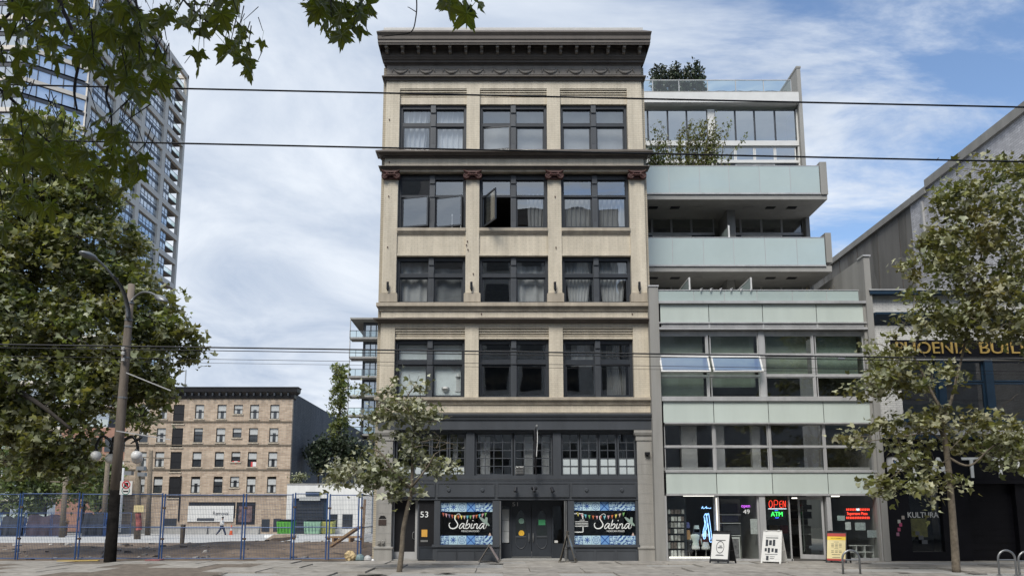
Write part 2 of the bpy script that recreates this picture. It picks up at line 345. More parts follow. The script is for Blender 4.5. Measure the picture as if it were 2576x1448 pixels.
# vacant lot: uneven bare earth from the sidewalk to the cross street behind
def zlot(X, Y):
    base = -0.46 * max(0, min(1, (Y-27)/50.0))
    return base
nx, ny = 130, 70
vs = []; fs = []
nr = np.random.RandomState(3)
X_ = np.linspace(-42, -4.75, nx); Y_ = np.linspace(26.6, 48, ny)
gx = nr.rand(nx, ny)
def smooth(a, k):
    for _ in range(k):
        a = (a + np.roll(a,1,0) + np.roll(a,-1,0) + np.roll(a,1,1) + np.roll(a,-1,1))/5
    return a
hn = (smooth(gx.copy(), 3)-.5)*.5 + (smooth(nr.rand(nx,ny), 14)-.5)*2.2
for i in range(nx):
    for j in range(ny):
        f = min(1, max(0, (Y_[j]-26.9)/2.0)) * min(1, max(0,(48-Y_[j])/4))
        mound = .33*math.exp(-(((X_[i]+9)/5)**2 + ((Y_[j]-37)/5)**2)) + .22*math.exp(-(((X_[i]+14)/7)**2 + ((Y_[j]-33)/3)**2))
        vs.append((X_[i], Y_[j], zlot(X_[i], Y_[j]) + .02 + f*(hn[i,j]*.55 + mound)))
for i in range(nx-1):
    for j in range(ny-1): fs.append((i*ny+j, (i+1)*ny+j, (i+1)*ny+j+1, i*ny+j+1))
LOTZ = vs
tag(MB().add(vs, fs).build('lot_ground', MT['dirt'], smooth=True), kind='structure')
sheet('back_street', -150, -4.7, 47.0, 84, -.20, MT['asphalt_p'], -.48)
# dirt carried over the sidewalk in front of the lot
bm = MB(); n = 40
edge = [(-7.0 - .12*(26.62-yy) + .35*math.sin(yy*3.1) + .2*math.sin(yy*7.7), yy) for yy in [20.2+6.42*i/n for i in range(n+1)]]
bm.add([(-24, y, .012) for x, y in edge] + [(x, y, .012) for x, y in edge], [(i, n+1+i, n+2+i, i+1) for i in range(n)])
tag(bm.build('dirt_patch', MT['dirt2']), kind='structure')
# ================================================================== MAIN BUILDING
FY = 27.0
BX0, BX1 = -4.37, 5.20
BAYS = [(-3.86,-1.355), (-.865,1.645), (2.14,4.65)]
PIERS = [(-4.37,-3.86), (-1.355,-.865), (1.645,2.14), (4.65,5.20)]
MAIN = empty('corner_building', 'tall cream painted brick building with dark cornices, three window bays and a slate restaurant front', 'building')
zf = lambda y, d=0.: PZ(y, FY - d)
z17 = zf(203)
w = MB()
for x0, x1 in PIERS: w.box(x0, x1, FY, FY+.5, 4.95, z17+.05)
for x0, x1 in BAYS:
    for ya, yb, d in ((203,223,0),(259,242,-.10),(416,398,0),(637,587,-.07),(642,637,-.03),(798,782,0),(822,813,0),(851,846,-.06),(1036,1017,0)):
        w.box(x0, x1, FY-d, FY+.5, zf(ya), zf(yb))
    for (ya, yb) in ((242,223),(846,822)):               # corbelled courses over the windows
        z0, z1 = zf(ya), zf(yb); w.box(x0, x1, FY+.16, FY+.5, z0, z1)
        for q in range(4):
            h = (z1-z0)/4; w.box(x0, x1, FY+.02+.028*(3-q), FY+.3, z0+h*q+h*.42, z0+h*(q+1)-.004)
w.build('wall', MT['cream'], MAIN)
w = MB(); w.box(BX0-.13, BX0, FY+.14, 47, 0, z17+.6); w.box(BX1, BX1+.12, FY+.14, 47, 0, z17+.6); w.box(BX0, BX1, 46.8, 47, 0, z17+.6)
w.build('side_wall', MT['cream_y'], MAIN)
w = MB(); w.box(BX0, BX1, FY+.2, 46.8, z17+.3, z17+.5); w.build('roof', MT['taupe'], MAIN)
w = MB()
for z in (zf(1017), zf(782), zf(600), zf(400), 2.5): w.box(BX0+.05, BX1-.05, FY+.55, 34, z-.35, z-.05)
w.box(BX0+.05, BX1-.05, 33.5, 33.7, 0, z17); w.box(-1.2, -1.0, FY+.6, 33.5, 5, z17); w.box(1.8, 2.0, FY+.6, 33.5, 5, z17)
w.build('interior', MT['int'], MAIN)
# sills and string courses
def course(rows, name, mat, xl=BX0, xr=BX1, side=1.):
    return MB().cornice([(d, zf(y, d)) for d, y in rows], xl, xr, FY, .3, side).build(name, mat, MAIN)
course([(0,1017.5),(.05,1016),(.05,1012),(.09,1010),(.09,1007),(.15,1005),(.15,998.5),(0,998)], 'sill_course', MT['tan'])
course([(0,782.5),(.05,781),(.05,777),(.09,775),(.09,771),(.16,769),(.16,760.5),(0,760)], 'sill_course', MT['tan'])
course([(0,813.5),(.05,812.5),(.08,809),(.12,808),(.17,803),(.24,802),(.24,799.2),(0,798.6)], 'cornice_band', MT['taupe'])
course([(0,398.5),(.06,397),(.08,392),(.16,390),(.22,384),(.30,381),(.30,377.6),(0,375.5)], 'cornice_band', MT['taupe'])
course([(-.05,432.8),(.0,432),(.06,431.5),(.06,426.5),(.10,425.5)], 'architrave', MT['tan'])
course([(.08,425.3),(.12,424.5),(.14,420),(.2,417.5),(.2,416.4),(0,416)], 'cornice_band', MT['taupe'])
for x0, x1 in BAYS:
    MB().cornice([(d-.07, zf(y, d)) for d, y in ((.05,588),(.05,584),(.09,583),(.09,579),(.13,578),(.13,570.5),(0,570.3))], x0, x1, FY+.02, .3, 0).build('window_sill', MT['tan'], MAIN)
# main cornice
course([(0,203.5),(.05,203),(.08,195),(.16,192),(.16,190),(0,189)], 'frieze_moulding', MT['taupe'])
w = MB(); w.box(BX0, BX1, FY-.03, FY+.3, zf(189.3), zf(160)); FRZ = w.build('frieze', MT['taupe_l'], MAIN)
corn = MB()
corn.cornice([(d, zf(y, d)) for d, y in ((0,165),(.06,164),(.10,158),(.16,157),(.16,152),(.20,150),(.24,143.5),(.26,143))], BX0, BX1, FY, .4, .6)
corn.cornice([(d, zf(y, d)) for d, y in ((.2,143.2),(.26,143),(.27,122),(.3,113))], BX0, BX1, FY, .4, .6)
CRN = corn.build('cornice', MT['taupe'], MAIN)
corn = MB().cornice([(d, zf(y, d)) for d, y in ((.25,112.5),(.66,112.3),(.66,107.5),(.69,107),(.69,99),(.72,98),(.73,90),(.80,80.5),(.80,78.5),(.3,76))], BX0, BX1, FY, .6, .36).build('crown', MT['taupe'], CRN)
MB().cornice([(.30,zf(79,.3)),(.30,zf(70,.3)),(.1,zf(69.6,.1))], BX0, BX1-.05, FY, .6, .36).build('parapet_coping', M('pale_coping', (.45,.44,.42), .5, var=.1), CRN)
mo = None
for i in range(17):
    zx = 168 + 136.4*i; px, py = C5(zx, 268); X = PXx(px, py, FY-.55)
    if mo is None:
        b = MB(); zt, zb = zf(112.5,.5), zf(121,.5); b.box(-.058,.058, FY-.60, FY-.25, zb+.02, zt); b.box(-.05,.05, FY-.60, FY-.585, zb-.03, zb+.02); b.box(-.05,.05, FY-.42, FY-.25, zf(132,.4), zb+.02)
        mo = b.build('modillion', MT['taupe_l'], CRN); o = mo
    else: o = like(mo)
    o.location.x = X
swag = None
for i, zx in enumerate((293,512,728,940,1150,1365,1580,1795,2010,2220)):
    px, py = C5(zx, 460); X = PXx(px, py, FY-.05)
    if swag is None:
        zt, zb = zf(171,.05), zf(186,.05); zm = zb+.04
        pts = [(x, FY-.035, zt-.02-(zt-zm-.03)*(1-(x/.27)**2)**.75) for x in [(-.27+.54*q/12) for q in range(13)]]
        b = MB(); b.tube(pts, [.018+.036*math.sin(math.pi*q/12) for q in range(13)], 7)
        b.tube([(x, FY-.03, zt-.03-.03*(1-(x/.25)**2)) for x in (-.25,-.12,0,.12,.25)], .013, 5)
        for s in (-1,1): b.tube([(s*.27,FY-.035,zt),(s*.31,FY-.035,zt-.1),(s*.33,FY-.03,zb+.03)], [.02,.03,.008], 6)
        swag = b.build('swag', MT['taupe_l'], FRZ, smooth=True); o = swag
    else: o = like(swag)
    o.location.x = X
# pilaster bases, capitals, up lights
zcap = zf(C6(0,112)[1]); 
cap = MB(); cw = .31
cap.box(-.24,.24, FY-.10, FY+.1, zcap-.0, zcap+.10)
cap.box(-.27,.27, FY-.16, FY+.1, zcap+.10, zcap+.17)
for s in (-1,1):
    sp = []
    for q in range(27):
        a = q*.42; r = .125*(1-q/30.); sp.append((s*(.235 + r*math.cos(a+2.2)*1), FY-.15, zcap+.10 + r*math.sin(a+2.2)))
    cap.tube(sp, [.034*(1-q/40.) for q in range(27)], 6)
    cap.tube([(s*.235,FY-.15,zcap+.10),(s*.235,FY+.05,zcap+.10)], .11, 10)
    cap.tube([(s*.12,FY-.14,zcap+.20),(s*.24,FY-.17,zcap+.23),(s*.33,FY-.18,zcap+.29)], [.035,.03,.03], 6)
cap.box(-.30,.30, FY-.15, FY+.1, zcap+.22, zcap+.29)
for q in range(-2,3): cap.tube([(q*.07,FY-.17,zcap+.16),(q*.07,FY-.19,zcap+.12),(q*.07,FY-.17,zcap+.07)], [.02,.034,.018], 6)
cap0 = None
pc = [-4.115, -1.11, 1.893, 4.925]
for i, X in enumerate(pc):
    if cap0 is None: cap0 = cap.build('capital', MT['red'], MAIN, smooth=False); o = cap0
    else: o = like(cap0)
    o.location.x = X
pb = None
for i, (x0, x1) in enumerate(PIERS):
    b = MB(); b.box(x0-.05, x1+.06, FY-.07, FY+.2, zf(760), zf(739)); b.box(x0-.03, x1+.04, FY-.05, FY+.2, zf(739), zf(737)); b.build('pilaster_base', MT['tan'], MAIN)
    X = (x0+x1)/2 - .02; zc = zf(721)
    b = MB(); b.tube([(X,FY-.13,zc-.14),(X,FY-.13,zc+.14)], .045, 8); b.box(X-.03,X+.03,FY-.1,FY,zc-.05,zc+.05); b.tube([(X,FY-.12,zc-.14),(X+.02,FY-.1,zc-.19)], .03, 6); b.build('wall_light', MT['black'], MAIN)
nb = [(190,255,C6),(180,690,C6),(1618,258,C6),(1625,693,C6),(915,918,C6),(195,885,C5),(865,640,C6),(870,712,C6),(857,672,C6),(195,1250,C5),(985,1262,C6),(2280,1262,C6)]
for a, c, f in nb:                                        # old anchor bolts and chips in the paint
    px, py = f(a, c); p = at(px, py, FY); b = MB(); b.tube([(p.x,FY+.01,p.z),(p.x,FY-.035,p.z)], .022, 7); b.tube([(p.x,FY-.02,p.z),(p.x+.01,FY-.025,p.z-.05)], .01, 5); b.build('anchor_bolt', MT['red'], MAIN)
# ------------------------------------------------------------------ upper windows
def upper_window(x0, x1, yb, yt, ytr0, ytr1, glass, tilt={}, skip=()):
    z0, z1, t0, t1 = zf(yb), zf(yt), zf(ytr1), zf(ytr0)
    Yw = FY+.26; b = MB(); j = .10; xm = (x0+x1)/2; mw = .10
    b.box(x0, x0+j, Yw-.06, Yw+.12, z0, z1); b.box(x1-j, x1, Yw-.06, Yw+.12, z0, z1)
    b.box(x0+j, x1-j, Yw-.07, Yw+.12, z1-.15, z1); b.box(x0+j, x1-j, Yw-.05, Yw+.12, z0, z0+.05)
    b.box(x0+j, xm-mw, Yw-.045, Yw+.1, t0, t1); b.box(xm+mw, x1-j, Yw-.045, Yw+.1, t0, t1)
    fr = b.build('window', MT['slate_d'], MAIN)
    b = MB(); b.box(xm-mw, xm+mw, Yw-.09, Yw+.1, z0, z1-.15)
    for q in (-.05, 0, .05): b.box(xm+q-.012, xm+q+.012, Yw-.10, Yw-.09, z0+.3, t0-.12)
    b.box(xm-mw+.01, xm+mw-.01, Yw-.13, Yw-.09, z1-.32, z1-.02); b.box(xm-mw+.01, xm+mw-.01, Yw-.12, Yw-.09, t0-.02, t1+.06); b.box(xm-mw+.01, xm+mw-.01, Yw-.12, Yw-.09, z0, z0+.2)
    b.build('mullion', MT['slate'], fr)
    cells = [(x0+j, xm-mw, z0+.05, t0), (xm+mw, x1-j, z0+.05, t0), (x0+j, xm-mw, t1, z1-.15), (xm+mw, x1-j, t1, z1-.15)]
    for i, (a, c, e, g) in enumerate(cells):
        s = .055 if i < 2 else .025
        b = MB(); W_, H_ = c-a, g-e
        b.m = 1; b.quad((s,.02,s),(W_-s,.02,s),(W_-s,.02,H_-s),(s,.02,H_-s)); b.m = 0
        b.box(0,s,0,.045,0,H_); b.box(W_-s,W_,0,.045,0,H_); b.box(s,W_-s,0,.045,0,s); b.box(s,W_-s,0,.045,H_-s,H_)
        o = b.build('sash', [MT['slate_d'], glass], fr)
        o.location = (a, Yw+.01, e)
        if i in tilt:
            kind, ang = tilt[i]
            if kind == 'L': o.rotation_euler = (0,0,R(-ang))
            elif kind == 'R': o.location = (a+W_*(1-math.cos(R(ang))), Yw+.01-W_*math.sin(R(ang)), e); o.rotation_euler = (0,0,R(ang))
            elif kind == 'T': o.rotation_euler = (R(ang),0,0)
    return fr
def curtain(x0, x1, z0, z1, Y, mat, waves=7, amp=.035, gather=0., seed=0):
    rr = random.Random(seed); n = 56; vs = []; ph = rr.random()*6
    for i in range(n+1):
        u = i/n; off = amp*math.sin(u*waves*6.283+ph) + amp*.5*math.sin(u*waves*13+ph*2)
        for k in range(6):
            v = k/5; g = 1 - gather*(1-abs(v-.35)) if gather else 1
            xx = (x0+x1)/2 + (u-.5)*(x1-x0)*(1-gather*(1-v))
            vs.append((xx, Y+off, z0+(z1-z0)*v))
    fs = [(i*6+k, (i+1)*6+k, (i+1)*6+k+1, i*6+k+1) for i in range(n) for k in range(5)]
    return MB().add(vs, fs).build('curtain', mat, MAIN, smooth=True)
rows = [ (375,259,302.7,311.5), (570,437,485,490), (760,642,684,693), (998,851,902,913) ]
upper_window(*BAYS[0], *rows[0], MT['glass_hi'], {0:('T',3)}); upper_window(*BAYS[1], *rows[0], MT['glass_hi'], {0:('L',9)}); upper_window(*BAYS[2], *rows[0], MT['glass_hi'])
upper_window(*BAYS[0], *rows[1], MT['glass_hi'], {0:('L',14),1:('L',16),2:('T',7)}); upper_window(*BAYS[1], *rows[1], MT['glass_hi'], {0:('L',62)}); upper_window(*BAYS[2], *rows[1], MT['glass_hi'])
for bay in BAYS: upper_window(*bay, *rows[2], MT['glass'])
upper_window(*BAYS[0], *rows[3], MT['glass']); upper_window(*BAYS[1], *rows[3], MT['glass']); upper_window(*BAYS[2], *rows[3], MT['glass'], {0:('L',5)})
MT['darkcurtain'] = M('dark_grey_curtain', (.22,.225,.23), .9, var=.2)
def half(bay, i): a, c = bay; m = (a+c)/2; return (a+.1, m-.1) if i == 0 else (m+.1, c-.1)
Z = [(zf(r[0]), zf(r[1])) for r in rows]
h = half(BAYS[0],0); curtain(h[0], h[1]-.1, Z[0][0]+.05, Z[0][1]-.1, FY+.45, MT['sheer'], 4, .05, .25, 1); h = half(BAYS[0],1); curtain(*h, Z[0][0], Z[0][1]-.1, FY+.45, MT['sheer'], 5, .03, 0, 2)
for b_ in (1,2):
    for i in (0,1): h = half(BAYS[b_], i); curtain(*h, Z[0][0], Z[0][1], FY+.6, MT['curtain'], 1, .01, 0, 3)
for i in (0,1): h = half(BAYS[2], i); curtain(h[0], h[1], Z[1][0], Z[1][1]-.7, FY+.5, MT['curtain'], 6, .05, 0, 4+i)
h = half(BAYS[1],1); curtain(h[0]+.4, h[1], Z[1][0], Z[1][1]-.6, FY+.5, MT['curtain'], 4, .05, .2, 7)
for b_, i, g, m_, wv_, t_ in ((0,0,.1,'curtain',2,.0),(0,1,.0,'darkcurtain',1,.35),(1,1,.0,'curtain',2,.25),(2,0,.35,'curtain',7,.0),(2,1,.3,'curtain',6,.1)): h = half(BAYS[b_], i); curtain(h[0], h[1], Z[2][0]+.12, Z[2][1]-t_, FY+.5, MT[m_], wv_, .03, g, 9+b_*2+i)
for i in (0,1):
    h = half(BAYS[0], i); b = MB(); b.box(h[0]-.05, h[1]+.05, FY+.42, FY+.44, Z[3][0]+.05, Z[3][1]); b.build('backing_sheet', MT['paper'], MAIN)
h = half(BAYS[2],0); curtain(h[0]+.25, h[1], Z[3][1]-.9, Z[3][1], FY+.6, MT['curtain'], 3, .02, 0, 31)
h = half(BAYS[2],1); curtain(h[0]+.35, h[1], Z[3][0], Z[3][1], FY+1.2, MT['curtain'], 9, .03, 0, 32)
h = half(BAYS[0],1)
b = MB(); X, z0 = h[1]-.16, Z[3][0]+.25; b.box(X-.09,X+.09,FY+.40,FY+.42,z0,z0+.05); b.box(X-.06,X+.06,FY+.40,FY+.42,z0+.05,z0+.5); b.lathe([(.03,0),(.09,.05),(.05,.15)],(X,FY+.41,z0+.5),10); b.ext_y([(X-.3,z0+.92),(X-.02,z0+.92),(X-.12,z0+.72)], FY+.40, FY+.42)
b.build('plaster_ornament', MT['white'], MAIN)
b = MB(); X = h[0]+.45; b.lathe([(.06,0),(.1,.08),(.14,.1),(.14,.16)],(X,FY+.40,Z[3][0]+.25),10); b.build('plaster_ornament', MT['white'], MAIN)
h = half(BAYS[0],1)
for X in (h[1]-.42, h[1]-.1):
    b = MB(); b.lathe([(.05,0),(.02,.03),(.014,.45),(.03,.47),(.03,.52),(.012,.56)], (X, FY+.33, Z[1][0]+.05), 8); o = b.build('candle_holder', MT['white']); tag(o, 'white candle holder standing inside the open fourth floor window', 'candle holder', 'candle holders on the window sill')
# ------------------------------------------------------------------ shop storey
ZC = zf(C7(0,928)[1])                                     # underside of the slate cornice
MB().cornice([(d, zf(y, d)) for d, y in ((.0,1080.6),(.10,1080),(.10,1056),(.14,1055),(.16,1049),(.2,1046),(.22,1041.5),(.22,1040.6),(0,1038))], BX0+.03, BX1-.03, FY, .35, .3).build('shop_cornice', MT['slate'], MAIN)
MB().cornice([(0,zf(1041)),(.05,zf(1040,.05)),(.07,zf(1036,.07)),(0,zf(1035.6))], BX0, BX1, FY, .2).build('cornice_band', MT['tan'], MAIN)
for s, x0, x1 in ((-1,-4.37,-3.84),(1,4.68,5.20)):
    xm = (x0+x1)/2; zb = zf(C8(0,680)[1])
    b = MB(); b.box(x0, x1, FY-.03, FY+.5, zb, zf(C7(0,970)[1])); b.box(x0-.04, x1+.04, FY-.07, FY+.4, 0, zb-.1); col = b.build('stone_pier', MT['stone'], MAIN)
    MB().cornice([(0,zb-.1),(.06,zb-.09),(.07,zb-.03),(.0,zb)], x0, x1, FY-.03, .3).build('base_moulding', MT['stone'], col)
    MB().cornice([(0,zf(1108)),(.03,zf(1107)),(.03,zf(1096)),(.07,zf(1094)),(.1,zf(1088)),(.1,zf(1082)),(0,zf(1081))], x0, x1, FY-.03, .3).build('pier_cap', MT['stone'], col)
    for q in range(9):                                     # block joints
        z = zb + .1 + q*.34
        if z < zf(1112): MB().box(x0-.004, x1+.004, FY-.036, FY-.02, z, z+.012).build('joint', MT['concrete'], col)
# mezzanine glazing
yt, yb = C7(0,952)[1], C7(0,1300)[1]; zm1, zm0 = PZ(yt, FY+.2), PZ(yb, FY+.2)
b = MB(); b.box(-3.84, 4.68, FY+.05, FY+.3, zm1, ZC+.12); b.box(-3.84, 4.68, FY+.0, FY+.3, zf(C7(0,1345)[1]), zm0)
b.box(-3.84, 4.68, FY-.02, FY+.35, zf(C8(0,282)[1]), zf(C7(0,1345)[1]) - .001)
gx7 = lambda a: PXx(C7(a,1150)[0], C7(a,1150)[1], FY+.15)
for a, c in ((815,885),(1525,1592),(205,232),(2208,2245)): b.box(gx7(a), gx7(c), FY+.04, FY+.3, zm0, zm1)
b.build('shop_fascia', MT['slate'], MAIN)
def sash_grid(x0, x1, cols, rows_, low_white=0, vent=False, name='sash'):
    f = .055; b = MB(); Y0, Y1 = FY+.16, FY+.22
    b.box(x0,x0+f,Y0,Y1,zm0,zm1); b.box(x1-f,x1,Y0,Y1,zm0,zm1); b.box(x0+f,x1-f,Y0,Y1,zm0,zm0+f); b.box(x0+f,x1-f,Y0,Y1,zm1-f,zm1)
    a0, a1, e0, e1 = x0+f, x1-f, zm0+f, zm1-f; mw = .03
    for i in range(1, cols): x = a0+(a1-a0)*i/cols; b.box(x-mw/2,x+mw/2,Y0+.01,Y1-.01,e0,e1)
    for k in range(1, rows_):
        z = e0+(e1-e0)*k/rows_
        for i in range(cols): b.box(a0+(a1-a0)*i/cols+(mw/2 if i else 0), a0+(a1-a0)*(i+1)/cols-(mw/2 if i < cols-1 else 0), Y0+.012,Y1-.012,z-mw/2,z+mw/2)
    s = b.build(name, MT['slate'], MAIN); base = {}
    for i in range(cols):
        for k in range(rows_):
            if vent and i == 0 and k == 0: continue
            wht = k < low_white
            if wht not in base:
                q = MB(); W_, H_ = (a1-a0)/cols, (e1-e0)/rows_; q.quad((0,0,0),(W_,0,0),(W_,0,H_),(0,0,H_)); o = q.build('pane', MT['frost'] if wht else MT['glass'], s); base[wht] = o
            else: o = like(base[wht])
            o.location = (a0+(a1-a0)*i/cols, FY+.19, e0+(e1-e0)*k/rows_)
            o.rotation_euler = (rng.uniform(-.006,.006), 0, rng.uniform(-.006,.006))
    if vent:
        v = MB(); W_, H_ = (a1-a0)/cols, (e1-e0)/rows_
        v.box(a0,a0+W_,FY+.17,FY+.2,e0,e0+H_)
        for q in range(5): v.hexa([(a0+.02,FY+.12,e0+H_*(q+.1)/5),(a0+W_-.02,FY+.12,e0+H_*(q+.1)/5),(a0+W_-.02,FY+.17,e0+H_*(q+.5)/5),(a0+.02,FY+.17,e0+H_*(q+.5)/5),(a0+.02,FY+.12,e0+H_*(q+.3)/5),(a0+W_-.02,FY+.12,e0+H_*(q+.3)/5),(a0+W_-.02,FY+.17,e0+H_*(q+.8)/5),(a0+.02,FY+.17,e0+H_*(q+.8)/5)])
        v.build('vent_louvre', MT['steel'], s)
MT['frost'] = M('frosted_pane', (.50,.55,.56), .3, var=.12)
def split(a, c, n, lw=0):
    e = [a+(c-a)*i/n for i in range(n+1)]
    for i in range(n): sash_grid(gx7(e[i])+.012, gx7(e[i+1])-.012, 2, 5, lw)
split(235, 815, 4, 1); split(1592, 2208, 4, 2)
sash_grid(gx7(888), gx7(1197), 4, 5); sash_grid(gx7(1205), gx7(1522), 4, 5, 0, True)
b = MB()
for a, c in ((930,1010),(1290,1370),(1440,1500),(700,740)): b.box(gx7(a), gx7(c), FY+.5, FY+.54, zm0, zm1-.1)
b.build('curtain', MT['curtain'], MAIN)
# fascia panels
def frame_panel(x0, x1, z0, z1, Y, name='panel', mat=None, parent=MAIN):
    b = MB(); f = .035
    b.box(x0,x1,Y-.012,Y+.02,z0,z1)
    b.box(x0-f,x0,Y-.03,Y+.02,z0-f,z1+f); b.box(x1,x1+f,Y-.03,Y+.02,z0-f,z1+f); b.box(x0,x1,Y-.03,Y+.02,z0-f,z0); b.box(x0,x1,Y-.03,Y+.02,z1,z1+f)
    return b.build(name, mat or MT['slate'], parent)
gx8 = lambda a, c=500, Y=FY: PXx(C8(a,c)[0], C8(a,c)[1], Y); gz8 = lambda c, Y=FY: PZ(C8(0,c)[1], Y)
for a, c in ((255,578),(615,1090),(1130,1728),(1765,2302)): frame_panel(gx8(a,200), gx8(c,200), gz8(248), gz8(142), FY-.04)
for a in (706,995,1887,2190):
    b = MB(); X, z = gx8(a,197), gz8(197); b.add([(X+.075*math.cos(q*.6283), FY-.052, z+.075*math.sin(q*.6283)) for q in range(10)] + [(X+.05*math.cos(q*.6283), FY-.09, z+.05*math.sin(q*.6283)) for q in range(10)], [(q,(q+1)%10,10+(q+1)%10,10+q) for q in range(10)] + [tuple(range(10,20))]); b.build('boss', MT['slate'], MAIN)
for a in (1283,1437,1583):
    b = MB(); X, z = gx8(a,190), gz8(190); b.tube([(X,FY-.05,z),(X,FY-.22,z+.03)], .02, 6); b.tube([(X,FY-.2,z+.06),(X+(.06 if a==1583 else -.03 if a==1283 else 0),FY-.26,z-.09)], [.05,.065], 8)
    if a == 1437:
        for s in (-1,1): b.tube([(X,FY-.2,z+.03),(X+s*.09,FY-.24,z+.02)], [.03,.05], 8)
    b.build('spot_light', MT['black'], MAIN)
# cable pinned below the mezzanine
pts = [(gx8(240+2080*i/40,105), FY-.05, gz8(102)-.01*abs(math.sin(i*.9))) for i in range(41)]
MB().tube(pts, .009, 5).build('cable', MT['black'], MAIN)
# shop front
ZH = gz8(285); YG = FY+.12
zs1, zs0 = gz8(290,YG), gz8(672,YG)
def shopwin(a, c):
    x0, x1 = gx8(a), gx8(c); b = MB(); fo = (.13, .14)
    return x0, x1
b = MB()
zb_top = gz8(680)
xa, xb, xg0, xg1 = gx8(578), gx8(1140), gx8(630), gx8(1080)
b.box(xa, xg0, FY, FY+.3, zb_top+.06, ZH); b.box(xg1, xb, FY, FY+.3, zb_top+.06, ZH); b.box(xg0, xg1, FY+.05, FY+.3, zb_top+.06, gz8(668)); b.box(xg0, xg1, FY+.08, FY+.3, gz8(297), ZH)
SF = b.build('shopfront_frame', MT['slate'], MAIN); b = MB()
yb0, yb1, yg0, yg1 = gx8(1728), gx8(2340), gx8(1782), gx8(2312)
b.box(yb0, yg0, FY, FY+.3, zb_top+.06, ZH); b.box(yg1, yb1, FY, FY+.3, zb_top+.06, ZH); b.box(yg0, yg1, FY+.05, FY+.3, zb_top+.06, gz8(668)); b.box(yg0, yg1, FY+.08, FY+.3, gz8(292), ZH)
b.build('shopfront_frame', MT['slate'], MAIN)
MB().box(gx8(432), gx8(446), FY+.1, FY+.35, 0, ZH).build('post', MT['slate'], MAIN)
for x0, x1 in ((xa-.03, xb), (yb0, yb1)):
    b = MB(); b.box(x0, x1, FY-.04, FY+.3, .03, zb_top-.02); b.box(x0-.03, x1, FY-.09, FY+.3, zb_top-.02, zb_top+.06); b.build('bulkhead', MT['slate'], MAIN)
for a, c in ((605,765),(780,920),(935,1120),(1795,1952),(1970,2128),(2147,2315)): frame_panel(gx8(a,750), gx8(c,750), gz8(805), gz8(715), FY-.055)
# tiled window bands and lettering
def TILE(kind):
    m, t, bs = newmat('blue_tile_%s' % kind); l = t.links.new
    bs.inputs['Roughness'].default_value = .35
    g = nd(t, 'ShaderNodeTexCoord'); sp = nd(t, 'ShaderNodeSeparateXYZ'); l(g.outputs['Generated'], sp.inputs[0])
    def mm(op, a, b_=None, c=None):
        n = nd(t, 'ShaderNodeMath', operation=op)
        for i, q in enumerate((a, b_, c)):
            if q is None: continue
            if isinstance(q, (int, float)): n.inputs[i].default_value = q
            else: l(q, n.inputs[i])
        return n.outputs[0]
    x = mm('SUBTRACT', sp.outputs[0], .5); y = mm('SUBTRACT', sp.outputs[2], .5)
    r = mm('SQRT', mm('ADD', mm('MULTIPLY', x, x), mm('MULTIPLY', y, y))); th = mm('ARCTAN2', y, x)
    dark, lite = (.015,.065,.27), (.46,.64,.73)
    edge = mm('GREATER_THAN', mm('MAXIMUM', mm('ABSOLUTE', x), mm('ABSOLUTE', y)), .47)
    no = nd(t, 'ShaderNodeTexNoise'); no.inputs['Scale'].default_value = 7.; l(g.outputs['Generated'], no.inputs[0])
    if kind == 'star': f = mm('LESS_THAN', r, mm('MULTIPLY_ADD', mm('POWER', mm('ABSOLUTE', mm('COSINE', mm('MULTIPLY', th, 4))), 2.), .30, .09))
    elif kind == 'rose':
        ring = mm('LESS_THAN', mm('ABSOLUTE', mm('SUBTRACT', r, mm('MULTIPLY_ADD', mm('COSINE', mm('MULTIPLY', th, 8)), .03, .40))), .03)
        f = mm('MAXIMUM', ring, mm('LESS_THAN', mm('ABSOLUTE', mm('SUBTRACT', r, mm('MULTIPLY_ADD', mm('COSINE', mm('MULTIPLY', th, 8)), .08, .17))), .045))
    elif kind == 'cross':
        lite = (.16,.33,.62); f = mm('LESS_THAN', mm('MINIMUM', mm('ABSOLUTE', mm('SUBTRACT', x, y)), mm('ABSOLUTE', mm('ADD', x, y))), .07)
    elif kind == 'leaf':
        f = mm('GREATER_THAN', mm('ADD', no.outputs[0], mm('MULTIPLY', mm('COSINE', mm('MULTIPLY', mm('SUBTRACT', x, y), 11)), .12)), .52)
    else: f = mm('GREATER_THAN', no.outputs[0], .52)
    if kind in ('floral',): f = mm('MAXIMUM', f, edge)
    mx = nd(t, 'ShaderNodeMixRGB'); l(f, mx.inputs[0]); mx.inputs[1].default_value = rgba(lite); mx.inputs[2].default_value = rgba(dark); l(mx.outputs[0], bs.inputs['Base Color'])
    return m
TL = {k_: TILE(k_) for k_ in ('floral','star','rose','cross','leaf')}
FLAG = [M('flag_%d' % i, c, .7, var=.1) for i, c in enumerate(((.55,.30,.32),(.20,.16,.25),(.42,.11,.07),(.72,.62,.14),(.13,.42,.50),(.16,.36,.12),(.55,.42,.36),(.5,.14,.05)))]
MT['hat'] = M('grey_green_print', (.25,.33,.29), .6, var=.15)
